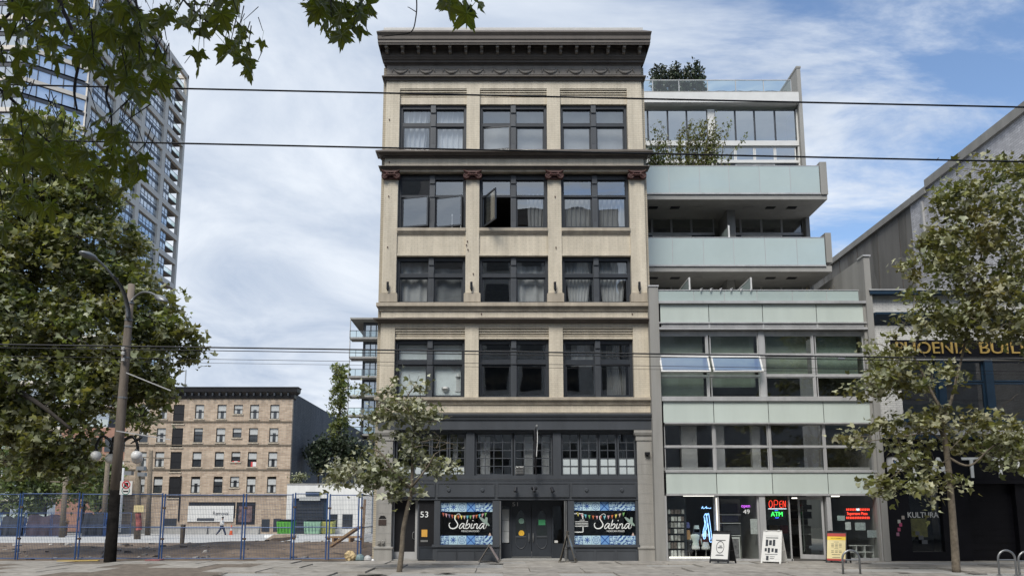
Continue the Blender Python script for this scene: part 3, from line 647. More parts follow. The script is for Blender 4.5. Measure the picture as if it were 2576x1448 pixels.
def sabina(x0, x1, seq, ztop, zbot, x_s, flagspan, fcol):
    win = MB().quad((x0,YG,zs0),(x1,YG,zs0),(x1,YG,zs1),(x0,YG,zs1)).build('shop_window', MT['shopglass'], MAIN)
    MB().box(x0, x1, FY+1.2, FY+1.24, .3, ZH).build('interior_screen', MT['black'], MAIN)
    n = len(seq); tw = (x1-x0)/6.0 if n == 6 else (x1-x0)/n
    th_ = ztop[0]-ztop[1]
    for (za, zb_) in (ztop, zbot):
        for i, kd in enumerate(seq):
            q = MB(); q.box(.003, tw-.003, -.004, 0, 0, za-zb_); o = q.build('tile', TL[kd], win); o.location = (x0+tw*i, YG-.003, zb_)
    # bunting
    fs_, fe, zf0, sag = flagspan; n = len(fcol)
    cord = [(fs_+(fe-fs_)*i/24, zf0 - sag*(1-(2*i/24-1)**2)) for i in range(25)]
    MB().ribbon(cord, .008, YG-.006).build('bunting_cord', MT['black'], win)
    for i, c in enumerate(fcol):
        u = (i+.5)/n; X = fs_+(fe-fs_)*u; z = zf0 - sag*(1-(2*u-1)**2); tl = -.5*(2*u-1)*.25
        q = MB(); q.add([(X-.042,YG-.008,z+tl*.08),(X+.042,YG-.008,z-tl*.08),(X+tl*.15,YG-.008,z-.135)], [(0,2,1)]); q.build('pennant', FLAG[c], win)
    # script lettering, strokes in units of the lettering's own grid
    sx, sz, k_ = x_s, zs0, .001
    kx = .00134                                              # metres per grid unit
    def pt(a, c): return (sx + (a-530)*kx*1.143, zref - (c-840)*kx*1.143)
    zref = gz8(527, YG)
    b = MB()
    def stroke(P, w=28, taper=False):
        Q = spline([Vector((pt(a,c)[0], pt(a,c)[1], 0)) for a, c in P], 6); n_ = len(Q)
        ws = [.74*w*kx*1.143*((.45+.55*math.sin(math.pi*min(1,(i+2)/n_*1.0))) if taper else 1) for i in range(n_)]
        b.ribbon([(q.x,q.y) for q in Q], ws, YG-.009)
    stroke([(690,545),(660,570),(665,630),(705,690),(728,740),(715,790),(670,828),(610,838),(560,820),(535,770),(540,725),(565,712)], 34, True)
    stroke([(690,540),(735,510),(775,520),(785,560),(770,590)], 14, True)
    def letter_a(o): stroke([(o+110,735),(o+70,722),(o+25,760),(o,810),(o+15,838),(o+55,815),(o+100,750)],24); stroke([(o+118,722),(o+92,800),(o+100,835),(o+130,825),(o+155,790)],26)
    letter_a(765)
    stroke([(955,640),(925,740),(905,815),(920,838),(965,825),(1000,780),(1000,740),(970,735),(935,770)],25)
    stroke([(1055,725),(1030,800),(1035,835),(1060,830),(1090,795)],25); stroke([(1062,655),(1076,662),(1080,668)],26)
    stroke([(1110,730),(1085,835)],25); stroke([(1095,790),(1135,735),(1170,735),(1165,780),(1155,825),(1175,838),(1210,800)],24)
    letter_a(1215); stroke([(1330,835),(1365,790),(1385,740)],18)
    b.build('lettering', MT['letter'], win)
    c = pt(1015, 895); txt('MEXICAN FOOD', .61, .058, (c[0], YG-.009, c[1]), MT['letter'], win)
    b = MB(); c = pt(1335, 680)
    hat = []
    for q in range(20):
        a = q*math.pi/10; u, v = .23*math.cos(a), .052*math.sin(a); hat.append((c[0]+u*.76+v*.65, YG-.011, c[1]-u*.65+v*.76))
    b.add(hat, [tuple(range(20))[::-1]])
    b.add([(c[0]-.01,YG-.013,c[1]+.02),(c[0]+.04,YG-.013,c[1]+.155),(c[0]+.105,YG-.013,c[1]+.13),(c[0]+.10,YG-.013,c[1]-.04)], [(3,2,1,0)])
    b.build('sombrero_print', MT['hat'], win)
    b = MB(); c = (x1-.09, zbot[0]+.05); b.add([(c[0]-.05,YG-.01,c[1]-.05),(c[0]+.05,YG-.01,c[1]-.05),(c[0],YG-.01,c[1]+.06)], [(0,1,2)]); b.build('sticker', FLAG[6], win)
    return win
zt_, zb_ = (gz8(304,YG), gz8(382,YG)), (gz8(587,YG), gz8(663,YG))
sabina(xg0, xg1, ['floral','star','rose','cross','floral','leaf'], zt_, zb_, gx8(706,500,YG), (gx8(640), gx8(1035), gz8(388), .11), [2,0,1,2,3,7,3,6,4,5,0,7,4,0,5])
sw2 = sabina(yg0, yg1, ['floral','star','rose','cross','floral','leaf','floral'], (gz8(297,YG), gz8(372,YG)), zb_, gx8(1953,500,YG), (gx8(1800), gx8(2230), gz8(385), .13), [3,0,4,5,7,0,2,4,0,7,3,6,5])
b = MB(); X0, X1 = yg0+.005, gx8(1860)
for p, q in (((X0,gz8(398)),(X1,gz8(398))),((X1,gz8(398)),(X1,gz8(445))),((X1,gz8(505)),(X1,gz8(557))),((X0,gz8(557)),(X1,gz8(557)))): b.ribbon([p,q], .03, YG-.008)
for z in (468,482,495,508): b.ribbon([(X0+.03,gz8(z)),(gx8(1905),gz8(z))], .016, YG-.008)
b.build('menu_graphic', MT['letter'], sw2)
txt('HOURS', .17, .035, (gx8(1855), YG-.008, gz8(455)), MT['letter'], sw2)
# entrance 53
b = MB(); zk = gz8(752); b.box(gx8(218), gx8(430), FY+.42, FY+.46, .05, ZH); D53 = b.build('door', MT['black'], MAIN)
b = MB(); b.box(gx8(408), gx8(432), FY+.30, FY+.42, .05, ZH); b.box(gx8(215), gx8(225), FY+.36, FY+.42, .05, ZH); b.box(gx8(225), gx8(408), FY+.40, FY+.418, .05, .28); b.build('door_frame', MT['alu'], D53)
b = MB(); xh = gx8(398,570); b.tube([(xh,FY+.40,gz8(620)),(xh-.05,FY+.33,gz8(612)),(xh-.05,FY+.33,gz8(565)),(xh,FY+.40,gz8(556))], .014, 6); b.build('door_handle', MT['steel'], D53)
b = MB(); b.box(gx8(446), xa, FY+.08, FY+.3, 0, ZH); sp_ = b.build('number_panel', MT['black'], MAIN)
frame_panel(gx8(452,730), gx8(565,730), gz8(785), gz8(690), FY+.075, mat=MT['slate_d'])
txt('53', .27, .20, (gx8(493,405), FY+.07, gz8(405)), MT['letter'], sp_, 'house_number')
b = MB(); b.box(gx8(470), gx8(520), FY+.07, FY+.078, gz8(598), gz8(536)); b.build('notice', M('orange_notice', (.62,.33,.06), .7, var=.1), sp_)
b = MB(); b.box(gx8(463), gx8(525), FY+.065, FY+.078, gz8(642), gz8(625)); b.build('mail_slot', MT['steel'], sp_)
# entrance 51: recessed double doors
YD = FY+.62
gxD = lambda a: gx8(a, 550, YD); gzD = lambda c: gz8(c, YD)
b = MB(); b.box(gx8(1140)+.004, gxD(1160), FY+.05, YD+.1, .02, ZH); b.box(gxD(1690), gx8(1728)-.004, FY+.05, YD+.1, .02, ZH); b.box(gxD(1155), gxD(1700), YD-.02, YD+.12, gzD(335), ZH+.1)
b.box(gxD(1228), gxD(1243), YD-.04, YD+.1, .02, gzD(335)); b.box(gxD(1588), gxD(1603), YD-.04, YD+.1, .02, gzD(335))
b.box(gxD(1160), gxD(1228), YD-.03, YD+.1, .02, gzD(655)); b.box(gxD(1603), gxD(1690), YD-.03, YD+.1, .02, gzD(655)); b.build('entrance_surround', MT['slate_d'], MAIN)
for a, c in ((1160,1228),(1603,1690)): MB().quad((gxD(a),YD+.02,gzD(655)),(gxD(c),YD+.02,gzD(655)),(gxD(c),YD+.02,gzD(335)),(gxD(a),YD+.02,gzD(335))).build('side_light', MT['shopglass'], MAIN)
MB().box(gx8(1130), gx8(1740), FY+.0, YD+.3, 0.0, .05).build('doorstep', MT['concrete'], MAIN)
MB().box(gx8(215), gx8(440), FY+.05, FY+.5, 0.0, .045).build('doorstep', MT['concrete'], MAIN)
for q, (a, c) in enumerate(((1243,1415),(1417,1588))):
    xa_, xb_ = gxD(a), gxD(c); zt2, zb2 = gzD(335), .07
    b = MB(); b.box(xa_+.004, xb_-.004, YD, YD+.05, zb2, zt2); dr = b.build('door', MT['slate_d'], MAIN)
    cx = (xa_+xb_)/2 + (-.02 if q == 0 else .0); z0_, z1_ = gzD(590), gzD(370); rx = .19
    P = [(cx+rx*math.cos(t_), z0_+(z1_-z0_)*math.sin(t_)) for t_ in [math.pi*i/14 for i in range(15)]]
    P = [(cx+rx*.9, z0_), (cx+rx, z0_+.25*(z1_-z0_))] + [(cx+rx*math.cos(t_), z0_+.25*(z1_-z0_)+.75*(z1_-z0_)*math.sin(t_)) for t_ in [math.pi*i/14 for i in range(1,14)]] + [(cx-rx, z0_+.25*(z1_-z0_)), (cx-rx*.9, z0_)]
    g_ = MB(); g_.add([(x_, YD-.006, z_) for x_, z_ in P], [tuple(range(len(P)))[::-1]]); g_.build('oval_light', MT['glossblack'] if 'glossblack' in MT else MT.setdefault('glossblack', M('dark_glass', (.02,.025,.025), .06, var=.2, spec=.9)), dr)
    z2, z3 = gzD(600), gzD(698)
    P = [(cx-rx, z2)] + [(cx-rx*math.cos(t_), z2-.1+(z3-z2+.1)*math.sin(t_)) for t_ in [math.pi*i/12 for i in range(13)]] + [(cx+rx, z2)]
    g_ = MB(); g_.tube([(x_, YD-.01, z_) for x_, z_ in P] + [(P[0][0],YD-.01,P[0][1])], .014, 5); g_.box(cx-rx, cx+rx, YD-.02, YD, z2, z2+.05); g_.build('oval_moulding', MT['slate'], dr)
    g_ = MB(); g_.box(xa_+.01, xb_-.01, YD-.008, YD, zb2+.01, gzD(768)); g_.build('kick_plate', MT['steel'], dr)
    xh = xb_-.09 if q == 0 else xa_+.05
    g_ = MB(); g_.tube([(xh,YD,gzD(570)),(xh,YD-.06,gzD(578)),(xh,YD-.06,gzD(628)),(xh,YD,gzD(640))], .014, 6); g_.tube([(xh,YD-.07,gzD(575)),(xh,YD-.07,gzD(605)),(xh,YD-.065,gzD(632))], [.016,.024,.012], 6); g_.build('door_handle', MT['steel'], dr)
    if q == 0:
        for z_, m_, r_ in ((462,(.17,.28,.22),.1),(566,(.72,.42,.04),.1)):
            pt_ = [(cx+.02+r_*math.cos(t_*.314), YD-.012, gzD(z_)+r_*math.sin(t_*.314)) for t_ in range(20)]
            MB().add(pt_, [tuple(range(20))[::-1]]).build('round_sticker', M('sticker_%d' % z_, m_, .6, var=.25, ns=14), dr)
    else: MB().box(cx-.11, cx+.13, YD-.016, YD-.008, gzD(497), gzD(450)).build('green_notice', M('green_notice', (.06,.30,.13), .6, var=.1), dr)
txt('51', .2, .13, (gxD(1275), YD-.03, gzD(318)), MT['greyletter'], MAIN, 'house_number')
for i in range(3): MB().box(gxD(1163), gxD(1222), YD-.02, YD-.01, gzD(650-96*i)+.012, gzD(650-96*(i+1))).build('menu_sheet', M('menu_paper_%d' % i, (.50-.06*i,.51-.06*i,.50-.06*i), .8, var=.12), MAIN)
b = MB(); b.box(gxD(1612), gxD(1640), YD-.02, YD-.01, gzD(648), gzD(628)); b.build('notice', MT['white'], MAIN)
# posts beside the recess
for a in (1147, 1703, 1716):
    b = MB(); X = gx8(a,600); b.tube([(X,FY-.03,0),(X,FY-.03,gz8(290))], .022 if a != 1716 else .014, 8); b.build('post', MT['steel'], MAIN)
# door-side sheets, plaques, hydrant connection, wall lamp
b = MB(); b.box(gx8(103,475), gx8(170,475), FY-.05, FY-.03, gz8(497), gz8(450)); b.build('plaque', M('brown_plaque', (.05,.035,.03), .5, var=.3, ns=20), MAIN)
for i in range(3): MB().box(gx8(105+6*i,475), gx8(168-6*i,475), FY-.045, FY-.03, gz8(440-9*i), gz8(434-9*i)).build('plaque_lettering', MT['black'], MAIN)
b = MB(); b.box(gx8(85,640), gx8(163,640), FY-.045, FY-.03, gz8(665), gz8(612))
for a in (108,142):
    X, z = gx8(a,640), gz8(638); b.tube([(X,FY-.04,z),(X,FY-.13,z-.02)], .055, 9)
b.build('hose_inlet', MT['stone'], MAIN)
p = at(*C7(2297,1115), FY-.05); b = MB(); b.box(p.x-.08,p.x+.09,FY-.16,FY-.04,p.z-.07,p.z+.03); b.box(p.x-.03,p.x+.03,FY-.1,FY-.03,p.z-.12,p.z-.05); b.build('flood_light', MT['black'], MAIN)
# flag on a short pole
FP = empty('furled_flag', 'dark furled flag hanging from a short pole on the slate shop cornice', 'flag')
p = at(*C7(1395,893), FY-.55); q = at(*C7(1378,930), FY-.1)
MB().tube([q, p], .018, 7).build('flag_pole', MT['steel'], FP)
MB().lathe([(.01,-.05),(.045,-.02),(.045,.02),(.01,.05)], p, 10).build('finial', MT['steel'], FP)
zt_, zb_ = p.z-.1, PZ(C7(0,1290)[1], FY-.4); b = MB(); vs = []
for i in range(13):
    v = i/12; wv = .055*(1-.75*v)+.01; x = p.x-.04+.012*math.sin(v*7); z = zt_+(zb_-zt_)*v
    vs += [(x-wv, FY-.42, z), (x-wv*.3, FY-.48, z-.02), (x+wv*.4, FY-.41, z), (x+wv, FY-.47, z-.03)]
b.add(vs, [(4*i+j, 4*i+j+1, 4*i+4+j+1, 4*i+4+j) for i in range(12) for j in range(3)])
b.build('flag_cloth', M('black_flag_cloth', (.03,.03,.035), .8, var=.6, ns=6), FP)
b = MB(); b.add([(vs[4*i+3][0]+.004, vs[4*i+3][1]-.004, vs[4*i+3][2]) for i in range(8)] + [(vs[4*i+3][0]-.02, vs[4*i+3][1]-.006, vs[4*i+3][2]) for i in range(8)], [(i,i+1,9+i,8+i) for i in range(7)]); b.build('flag_stripe', MT['white'], FP)
set_base(FP, q)
set_base(MAIN, (0.4, FY, 0))
# ================================================================== MODERN GLASS BUILDING
MOD = empty('glass_building', 'modern building with pale green glass panels, stepped balconies and shops with neon signs', 'building')
MY = 26.72                                                # front of the lower block
MT['panel'] = M('pale_green_glass_panel', (.51,.57,.53), .10, var=.10, ns=.7, spec=.5, rnd=.05, streak=True)
MT['balc'] = M('frosted_teal_glass', (.39,.465,.45), .04, var=.06, ns=.6, spec=1.0, rnd=.04)
for m_ in (MT['balc'], MT['panel']): m_.node_tree.nodes['Principled BSDF'].inputs['Coat Weight'].default_value = .8; m_.node_tree.nodes['Principled BSDF'].inputs['Coat Roughness'].default_value = .02
MT['soffit'] = M('grey_soffit', (.30,.295,.28), .8, var=.1)
MT['conc'] = M('fair_faced_concrete', (.27,.265,.25), .85, var=.2, ns=1.2, bump=.2, streak=True)
MT['clear'] = GLASS('clear_guard_glass', .05, (.80,.90,.88), .03)
MT['skyglass'] = GLASS('pale_reflective_glass', .46, (.60,.72,.68), .08, .8)
X0m = PXx(1642, 1100, MY); X1m = PXx(2212, 1100, MY)
gz3 = lambda c: PZ(D3(0,c)[1], MY); gx3 = lambda a, c: PXx(*D3(a,c), MY)
z2 = lambda c, Y=MY: PZ(D2(0,c)[1], Y); x2 = lambda a, c, Y=MY: PXx(*D2(a,c), Y)
z4 = lambda c, Y=MY: PZ(D4(0,c)[1], Y); x4 = lambda a, c=800, Y=MY: PXx(*D4(a,c), Y)
XR = X1m
xl_in = gx3(232, 650); xr_in = gx3(1945, 650)
zTerr = z2(1140)
# shell
b = MB(); b.box(X0m, xl_in-.02, MY-.05, MY+1.2, 0, z2(1000)); pier1 = b.build('concrete_pier', MT['conc'], MOD)
b = MB(); zpr = PZ(648, MY); b.box(XR-.17, XR+.05, MY-.12, 31.2, 0, zpr); b.box(XR-.26, XR-.17, MY-.02, MY+.4, 0, zTerr); b.build('party_wall', MT['conc'], MOD)
MB().box(X0m-.02, xl_in, MY-.08, MY+.15, z2(1000)+.002, z2(992)+.02).build('pier_cap', MT['alu'], MOD)
MB().box(XR-.2, XR+.08, MY-.16, MY+.3, zpr+.002, zpr+.06).build('pier_cap', MT['alu'], MOD)
b = MB(); 
for z in (z3 for z3 in (gz3(1275)+.2, gz3(700), zTerr-.05)): b.box(xl_in, xr_in+.1, MY+.3, 44, z-.12, z)
b.box(xl_in, xr_in, 33.0, 33.2, 0, zTerr); b.box(x4(1500)-.06, x4(1500)+.06, MY+.4, 33, 0, gz3(1275)); b.build('interior', MT['int_l'], MOD)
MB().box(X0m, X0m+.15, MY+1.2, 44, 0, zTerr).build('side_wall', MT['conc'], MOD)
# --- panel rows
def panel_row(za, zb, edges, Y, mat=MT['panel'], gap=.012, name='panel', th=.03):
    for i in range(len(edges)-1):
        b = MB(); b.box(edges[i]+gap, edges[i+1]-gap, Y, Y+th, zb, za); b.build(name, mat, MOD)
    MB().box(edges[0], edges[-1], Y+th+.01, Y+th+.05, zb, za).build('panel_backing', MT['black'], MOD)
eA = [x2(a,1250) for a in (258,728,1247,1767,2238)]; panel_row(z2(1165), z2(1338), eA, MY)
eC = [gx3(a,780) for a in (244,659,1108,1560,1975)]; panel_row(gz3(692), gz3(864), eC, MY)
eE = [gx3(a,1360) for a in (268,684,1141,1597,2020)]; panel_row(gz3(1276), gz3(1446), eE, MY)
# --- metal framing
b = MB()
def rail(za, zb, xa, xb, d=.05): b.box(xa, xb, MY-d, MY+.12, zb, za)
rail(z2(1138), z2(1162), x2(240,1150), x2(2250,1150), .10)
rail(z2(1340), z2(1352), x2(245,1345), x2(2250,1345), .06)
rail(z2(1392), z2(1412), x2(245,1400), x2(2265,1400), .09)
rail(gz3(655), gz3(690), gx3(232,670), gx3(1960,670), .08)
rail(gz3(866), gz3(876), gx3(255,870), gx3(1985,870), .04)
rail(gz3(1257), gz3(1274), gx3(262,1265), gx3(2005,1265), .04)
rail(z4(352), z4(378), x4(215,365), gx3(2030,1460), .06)
b.build('facade_rail', MT['alu'], MOD)
b = MB(); b.box(x2(262,1370), x2(2250,1370), MY+.10, MY+.14, z2(1392), z2(1352)); b.build('louvre_back', MT['black'], MOD)
for i in range(2):
    zc = z2(1362+16*i); 
    for e0, e1 in zip(eA[:-1], eA[1:]): MB().box(e0+.03, e1-.03, MY-.02, MY+.09, zc-.02, zc+.018).build('louvre_blade', MT['alu'], MOD)
for e in eA[1:-1]: MB().box(e-.03, e+.03, MY-.03, MY+.1, z2(1392), z2(1352)).build('louvre_post', MT['alu'], MOD)
# --- glazing of the two middle storeys
def pane(x0, x1, z0, z1, Y, mat, f=.035, fm=None, name='window', parent=MOD, tilt=None):
    W_, H_ = x1-x0, z1-z0; b = MB(); g = MB().quad((f,.02,f),(W_-f,.02,f),(W_-f,.02,H_-f),(f,.02,H_-f))
    b.box(0,f,0,.06,0,H_); b.box(W_-f,W_,0,.06,0,H_); b.box(f,W_-f,0,.06,0,f); b.box(f,W_-f,0,.06,H_-f,H_)
    o = b.build(name, fm or MT['alu'], parent); g = g.build('pane', mat, o); o.location = (x0, Y, z0)
    if tilt:
        o.location.z = z1; o.rotation_euler = (R(tilt),0,0)
        for q in (o, g): q.data.transform(Matrix.Translation((0,0,-H_)))
    return o
YB = MY+.12
colsB = [(214,612),(626,1040),(1088,1484),(1496,1910)]
rowsB = [(143,300),(318,470),(486,655)]
b = MB()
for zc0, zc1 in ((112,143),(300,318),(470,486)): b.box(gx3(214,300), gx3(1925,300), YB-.02, YB+.1, gz3(zc1), gz3(zc0))
for a in (612,1484): b.box(gx3(a+7,400)-.03, gx3(a+7,400)+.03, YB-.03, YB+.12, gz3(655), gz3(112))
b.box(gx3(1040,400), gx3(1088,400), YB-.06, YB+.12, gz3(655), gz3(112)); b.build('window_grid', MT['alu'], MOD)
for i, (a, c) in enumerate(colsB):
    for j, (e, f_) in enumerate(rowsB):
        yy = (e+f_)/2; x0, x1 = gx3(a+(2 if i%2==0 else 14), 400), gx3(c-(0 if i%2 else 0), 400)
        if j == 1 and i < 2: pane(x0, x1+.03, gz3(f_)-.02, gz3(e), YB-.08, MT['skyglass'], .05, MT['white'], 'awning_window', tilt=-27)
        else: pane(x0, x1, gz3(f_), gz3(e), YB, MT['greenglass'])
for i, (a, c) in enumerate(((225,600),(640,1030),(1100,1470),(1510,1890))):     # roller blinds inside
    MB().box(gx3(a,400), gx3(c,400), YB+.35, YB+.37, gz3((640,560,465,470)[i]), gz3(140)).build('blind', M('grey_green_blind_%d' % i, ((.37,.38,.35),(.40,.42,.37),(.36,.38,.34),(.31,.36,.33))[i], .9, var=.2, ns=1.5), MOD)
colsD = [(258,668),(678,1120),(1133,1577),(1583,1995)]; rowsD = [(878,1055),(1068,1257)]
b = MB(); b.box(gx3(258,1060), gx3(2000,1060), YB-.02, YB+.1, gz3(1068), gz3(1055))
for a in (671,1126,1580): b.box(gx3(a,1060)-.035, gx3(a,1060)+.035, YB-.03, YB+.1, gz3(1257), gz3(876))
b.build('window_grid', MT['alu'], MOD)
for (a, c) in colsD:
    for (e, f_) in rowsD: pane(gx3(a,1060)+.02, gx3(c,1060)-.02, gz3(f_), gz3(e), YB, MT['glass'], .025)
MT['tube'] = EMIT('lit_fluorescent_tube', (1.0,.93,.78), 1.3)
MT['tube_w'] = EMIT('lit_white_tube', (1.0,.95,.86), 1.5)
for a, c, zc in ((275,655,1050),(720,1095,1050),(272,650,1253),(735,1115,1253)): MB().box(gx3(a,zc), gx3(c,zc), YB+.2, YB+.23, gz3(zc)-.012, gz3(zc)+.022).build('light_strip', MT['tube'], MOD)
for a, c in ((430,560),(700,790),(1020,1090)): MB().box(gx3(a,1060), gx3(c,1060), YB+.5, YB+.7, gz3(1257), gz3(878)).build('interior_column', MT['curtain'], MOD)
# --- ground floor shops
YS = MY+.1; zt = z4(380); zb = z4(1300)
posts = [(-12,4),(872,930),(1428,1475),(1478,1548),(2368,2440)]
b = MB()
for a, c in ((190,232),(886,930),(1470,1548),(2368,2425)): MB().box(x4(a,900), x4(c,900), MY-.02, YS+.2, 0, zt).build('shopfront_post', MT['alu'], MOD)
MB().box(x4(232)+.002, x4(886)-.002, YS-.03, YS+.12, 0.0, .09).build('window_base', MT['alu'], MOD); b.box(x4(930)+.002, x4(1470)-.002, YS-.03, YS+.12, 0, .07); b.box(x4(1445), x4(1470)-.002, YS-.03, YS+.1, .07, zt); b.build('door_frame', MT['alu'], MOD); b = MB()
xw0, xw1 = PXx(*D5(118,1050), MY), PXx(*D5(540,1050), MY)
b.box(xw1, XR-.2, MY-.03, YS+.2, 0, zt); b.box(xw0, xw1, YS-.03, YS+.12, 0, .1)
b.build('shopfront_post', MT['alu'], MOD)
sg = lambda x0, x1: MB().quad((x0,YS+.04,.09),(x1,YS+.04,.09),(x1,YS+.04,zt),(x0,YS+.04,zt)).build('shop_window', MT['shopglass'], MOD)
sg(x4(232), x4(886)); sg(x4(930), x4(1445)); sg(x4(1548), x4(1880)); sg(xw0, xw1)
b = MB(); b.box(x4(1880)-.02, x4(1880)+.02, YS, YS+.08, 0, zt); b.box(x4(1548), x4(1900), YS, YS+.08, 0, .07); b.build('door_frame', MT['alu'], MOD)
MB().box(xl_in, xr_in+.3, YS+.1, 33, -.01, .03).build('shop_floor', M('dark_floor', (.08,.075,.07), .6, var=.2), MOD)
# open glass door folded outwards at the right
b = MB(); b.m = 0; xd = x4(2150,900); W_ = .86
b.box(0,.07,0,.05,.05,zt-.02); b.box(W_-.07,W_,0,.05,.05,zt-.02); b.box(.07,W_-.07,0,.05,.05,.2); b.box(.07,W_-.07,0,.05,zt-.12,zt-.02); b.m = 1; b.quad((.07,.025,.2),(W_-.07,.025,.2),(W_-.07,.025,zt-.12),(.07,.025,zt-.12))
dr = b.build('open_door', [MT['alu'], MT['greenglass']], MOD); dr.location = (x4(2352,900), YS+.05, 0); dr.rotation_euler = (0,0,R(142))
g_ = MB(); g_.tube([(W_-.12,-.02,.3),(W_-.12,-.07,.34),(W_-.12,-.07,zt-.3),(W_-.12,-.02,zt-.26)], .016, 6); g_.build('pull_bar', MT['steel'], dr)
# fluorescent tubes visible in the shops
for x0, x1, z_, Y in ((x4(450,378,YS),x4(862,378,YS),z4(379),YS+.09),(x4(1885,410,29),x4(2145,410,29),z4(412,29),29.),(PXx(*D5(122,790),29),PXx(*D5(190,790),29),PZ(D5(0,790)[1],29),29.),(x4(260),x4(866),.11,YS+.09)):
    MB().box(x0, x1, Y, Y+.03, z_-.015, z_+.025).build('fluorescent_tube', MT['tube_w'], MOD)
MB().box(x4(885)+.01, x4(890)+.012, MY-.045, MY-.02, z4(835), z4(415)).build('light_strip', MT['tube'], MOD)
# --- terrace guard (clear/teal glass), glass fins
eT = [x2(a,1080) for a in (235,585,880,1195,1537,1868,2178)]; zg0, zg1 = z2(1130), z2(1032)
for i in range(6): MB().box(eT[i]+.012, eT[i+1]-.012, MY+.02, MY+.035, zg0, zg1).build('guard_glass', MT['balc'], MOD)
b = MB(); b.box(eT[0], eT[-1], MY, MY+.06, zg1, zg1+.03)
for e in eT[1:-1]: b.box(e-.012, e+.012, MY+.03, MY+.06, zg0, zg1)
b.build('guard_rail', MT['alu'], MOD)
MB().box(xl_in, xr_in+.2, MY+.13, 44, zTerr-.05, zTerr).build('terrace_floor', MT['soffit'], MOD)
for a in (650,745,838,940,1035,1130):
    X = x2(a,1040); b = MB(); b.tube([(X,MY+.1,zg1+.06),(X,MY-.04,zg1+.05),(X-.01,MY-.05,zg1-.03)], .016, 6); b.tube([(X-.01,MY-.05,zg1-.05),(X+.05,MY-.05,zg1+.08)], .012, 5); b.build('rail_hook', MT['alu'], MOD)
for a in (548, 1145):
    X = x2(a,960); zt_ = z2(905); b = MB(); b.m = 1; b.box(X-.01,X+.01,MY+.12,MY+2.0,zTerr,zt_); b.m = 0; b.box(X-.025,X+.025,MY+.08,MY+.12,zTerr,zt_+.02); b.box(X-.02,X+.02,MY+.12,MY+2.0,zt_,zt_+.03); b.build('terrace_screen', [MT['white'], MT['balc']], MOD)
# --- upper storeys
UY, UW = 28.9, 31.0
xr_u = PXx(2079, 450, UY); xl_u = X0m
def balcony(ytop, ybot, yslab, xs_px, yfin0, yfin1, ysb):
    ym = (ytop+ybot)/2; e = [xl_u] + [PXx(q, ym, UY) for q in xs_px]
    z0, z1 = PZ(ybot, UY), PZ(ytop, UY)
    for i in range(len(e)-1): MB().box(e[i]+.01, e[i+1]-.01, UY, UY+.02, z0, z1).build('balcony_glass', MT['balc'], MOD)
    b = MB(); b.box(xl_u, e[-1], UY-.01, UY+.04, z1, z1+.025); b.box(xl_u, e[-1], UY-.02, UY+.05, z0-.06, z0)
    for q in e[1:-1]: b.box(q-.009, q+.009, UY-.004, UY+.03, z0, z1)
    b.build('balcony_rail', MT['alu'], MOD)
    MB().box(xl_u, xr_u-.001, UY+.03, 44, z0-.26, z0-.03).build('balcony_slab', MT['soffit'], MOD)
    MB().box(e[-1]+.02, xr_u+.02, UY-.03, UY+1.6 if False else UY+.9, PZ(yfin1,UY), PZ(yfin0,UY)).build('end_fin', MT['conc'], MOD)
    return z0
zb1 = balcony(418, 485, 489, (1683,1760,1834,1911,1988,2062), 408, 489, 0)
zb2 = balcony(598, 666, 668, (1692,1770,1846,1925,2005,2076), 586, 660, 0)
for zb_, yv in ((zb1, 508), (zb2, 684)):
    for k_, a in enumerate((190,400,610,1110,1320,1525)):
        Yv = 29.75; X = PXx(D2(a,0)[0], yv, Yv); MB().box(X-.18, X+.18, Yv-.12, Yv+.12, zb_-.275, zb_-.255).build('soffit_vent', MT['black'] if k_ not in (2,3) else MT['soffit'], MOD)
# window walls behind the balconies
zroof0, zroof1 = PZ(268, UW), PZ(243, UW)
b = MB(); b.box(xr_u-.16, xr_u, UW-.25, 44, zTerr, PZ(180, UW)); b.box(xr_u-.18, xr_u+.02, UW-.27, 44, PZ(180,UW)+.002, PZ(178,UW)+.05); b.build('party_wall', MT['conc'], MOD)
MB().box(xl_u, xr_u-.17, UW-.35, 44, zroof0, zroof1).build('roof_slab', MT['white'], MOD)
MB().box(xl_u, xr_u-.17, UW-.30, UW-.1, zroof1+.002, zroof1+.07).build('roof_edge', MT['conc'], MOD)
ux = lambda a, yy: PXx(a, yy, UW); uz = lambda yy: PZ(yy, UW)
b = MB(); b.box(ux(1780,320), ux(1798,320), UW-.06, UW+.1, uz(418), uz(277)); b.box(xl_u, xr_u-.17, UW-.08, UW+.1, uz(368), uz(356)); b.box(xl_u, xr_u-.17, UW-.06, UW+.1, uz(411), uz(405)); b.box(ux(2003,320), ux(2008,320), UW-.05, UW+.1, uz(418), uz(277))
b.build('window_beam', MT['white'], MOD)
for g_ in ([1615,1630,1680,1728,1780],[1798,1850,1898.5,1950,2003]):
    for i in range(4): pane(ux(g_[i],315)+.005, ux(g_[i+1],315)-.005, uz(356), uz(277), UW, MT['skyglass'], .03, MT['slate'])
    for i in range(4): pane(ux(g_[i],390)+.005, ux(g_[i+1],390)-.005, uz(405), uz(369), UW, MT['skyglass'], .05, MT['white'])
    for i in range(4): pane(ux(g_[i],415)+.005, ux(g_[i+1],415)-.005, uz(412)-1.4, uz(412), UW, MT['greenglass'], .06, MT['white'] if i in (1,2) else MT['slate'])
MB().box(xl_u, xr_u-.2, UW+1.2, UW+1.25, zTerr, zroof0).build('interior', MT['int_l'], MOD)
MB().box(xl_u, xr_u-.2, UW+.05, UW+1.2, uz(360), uz(357)).build('ceiling', MT['soffit'], MOD)
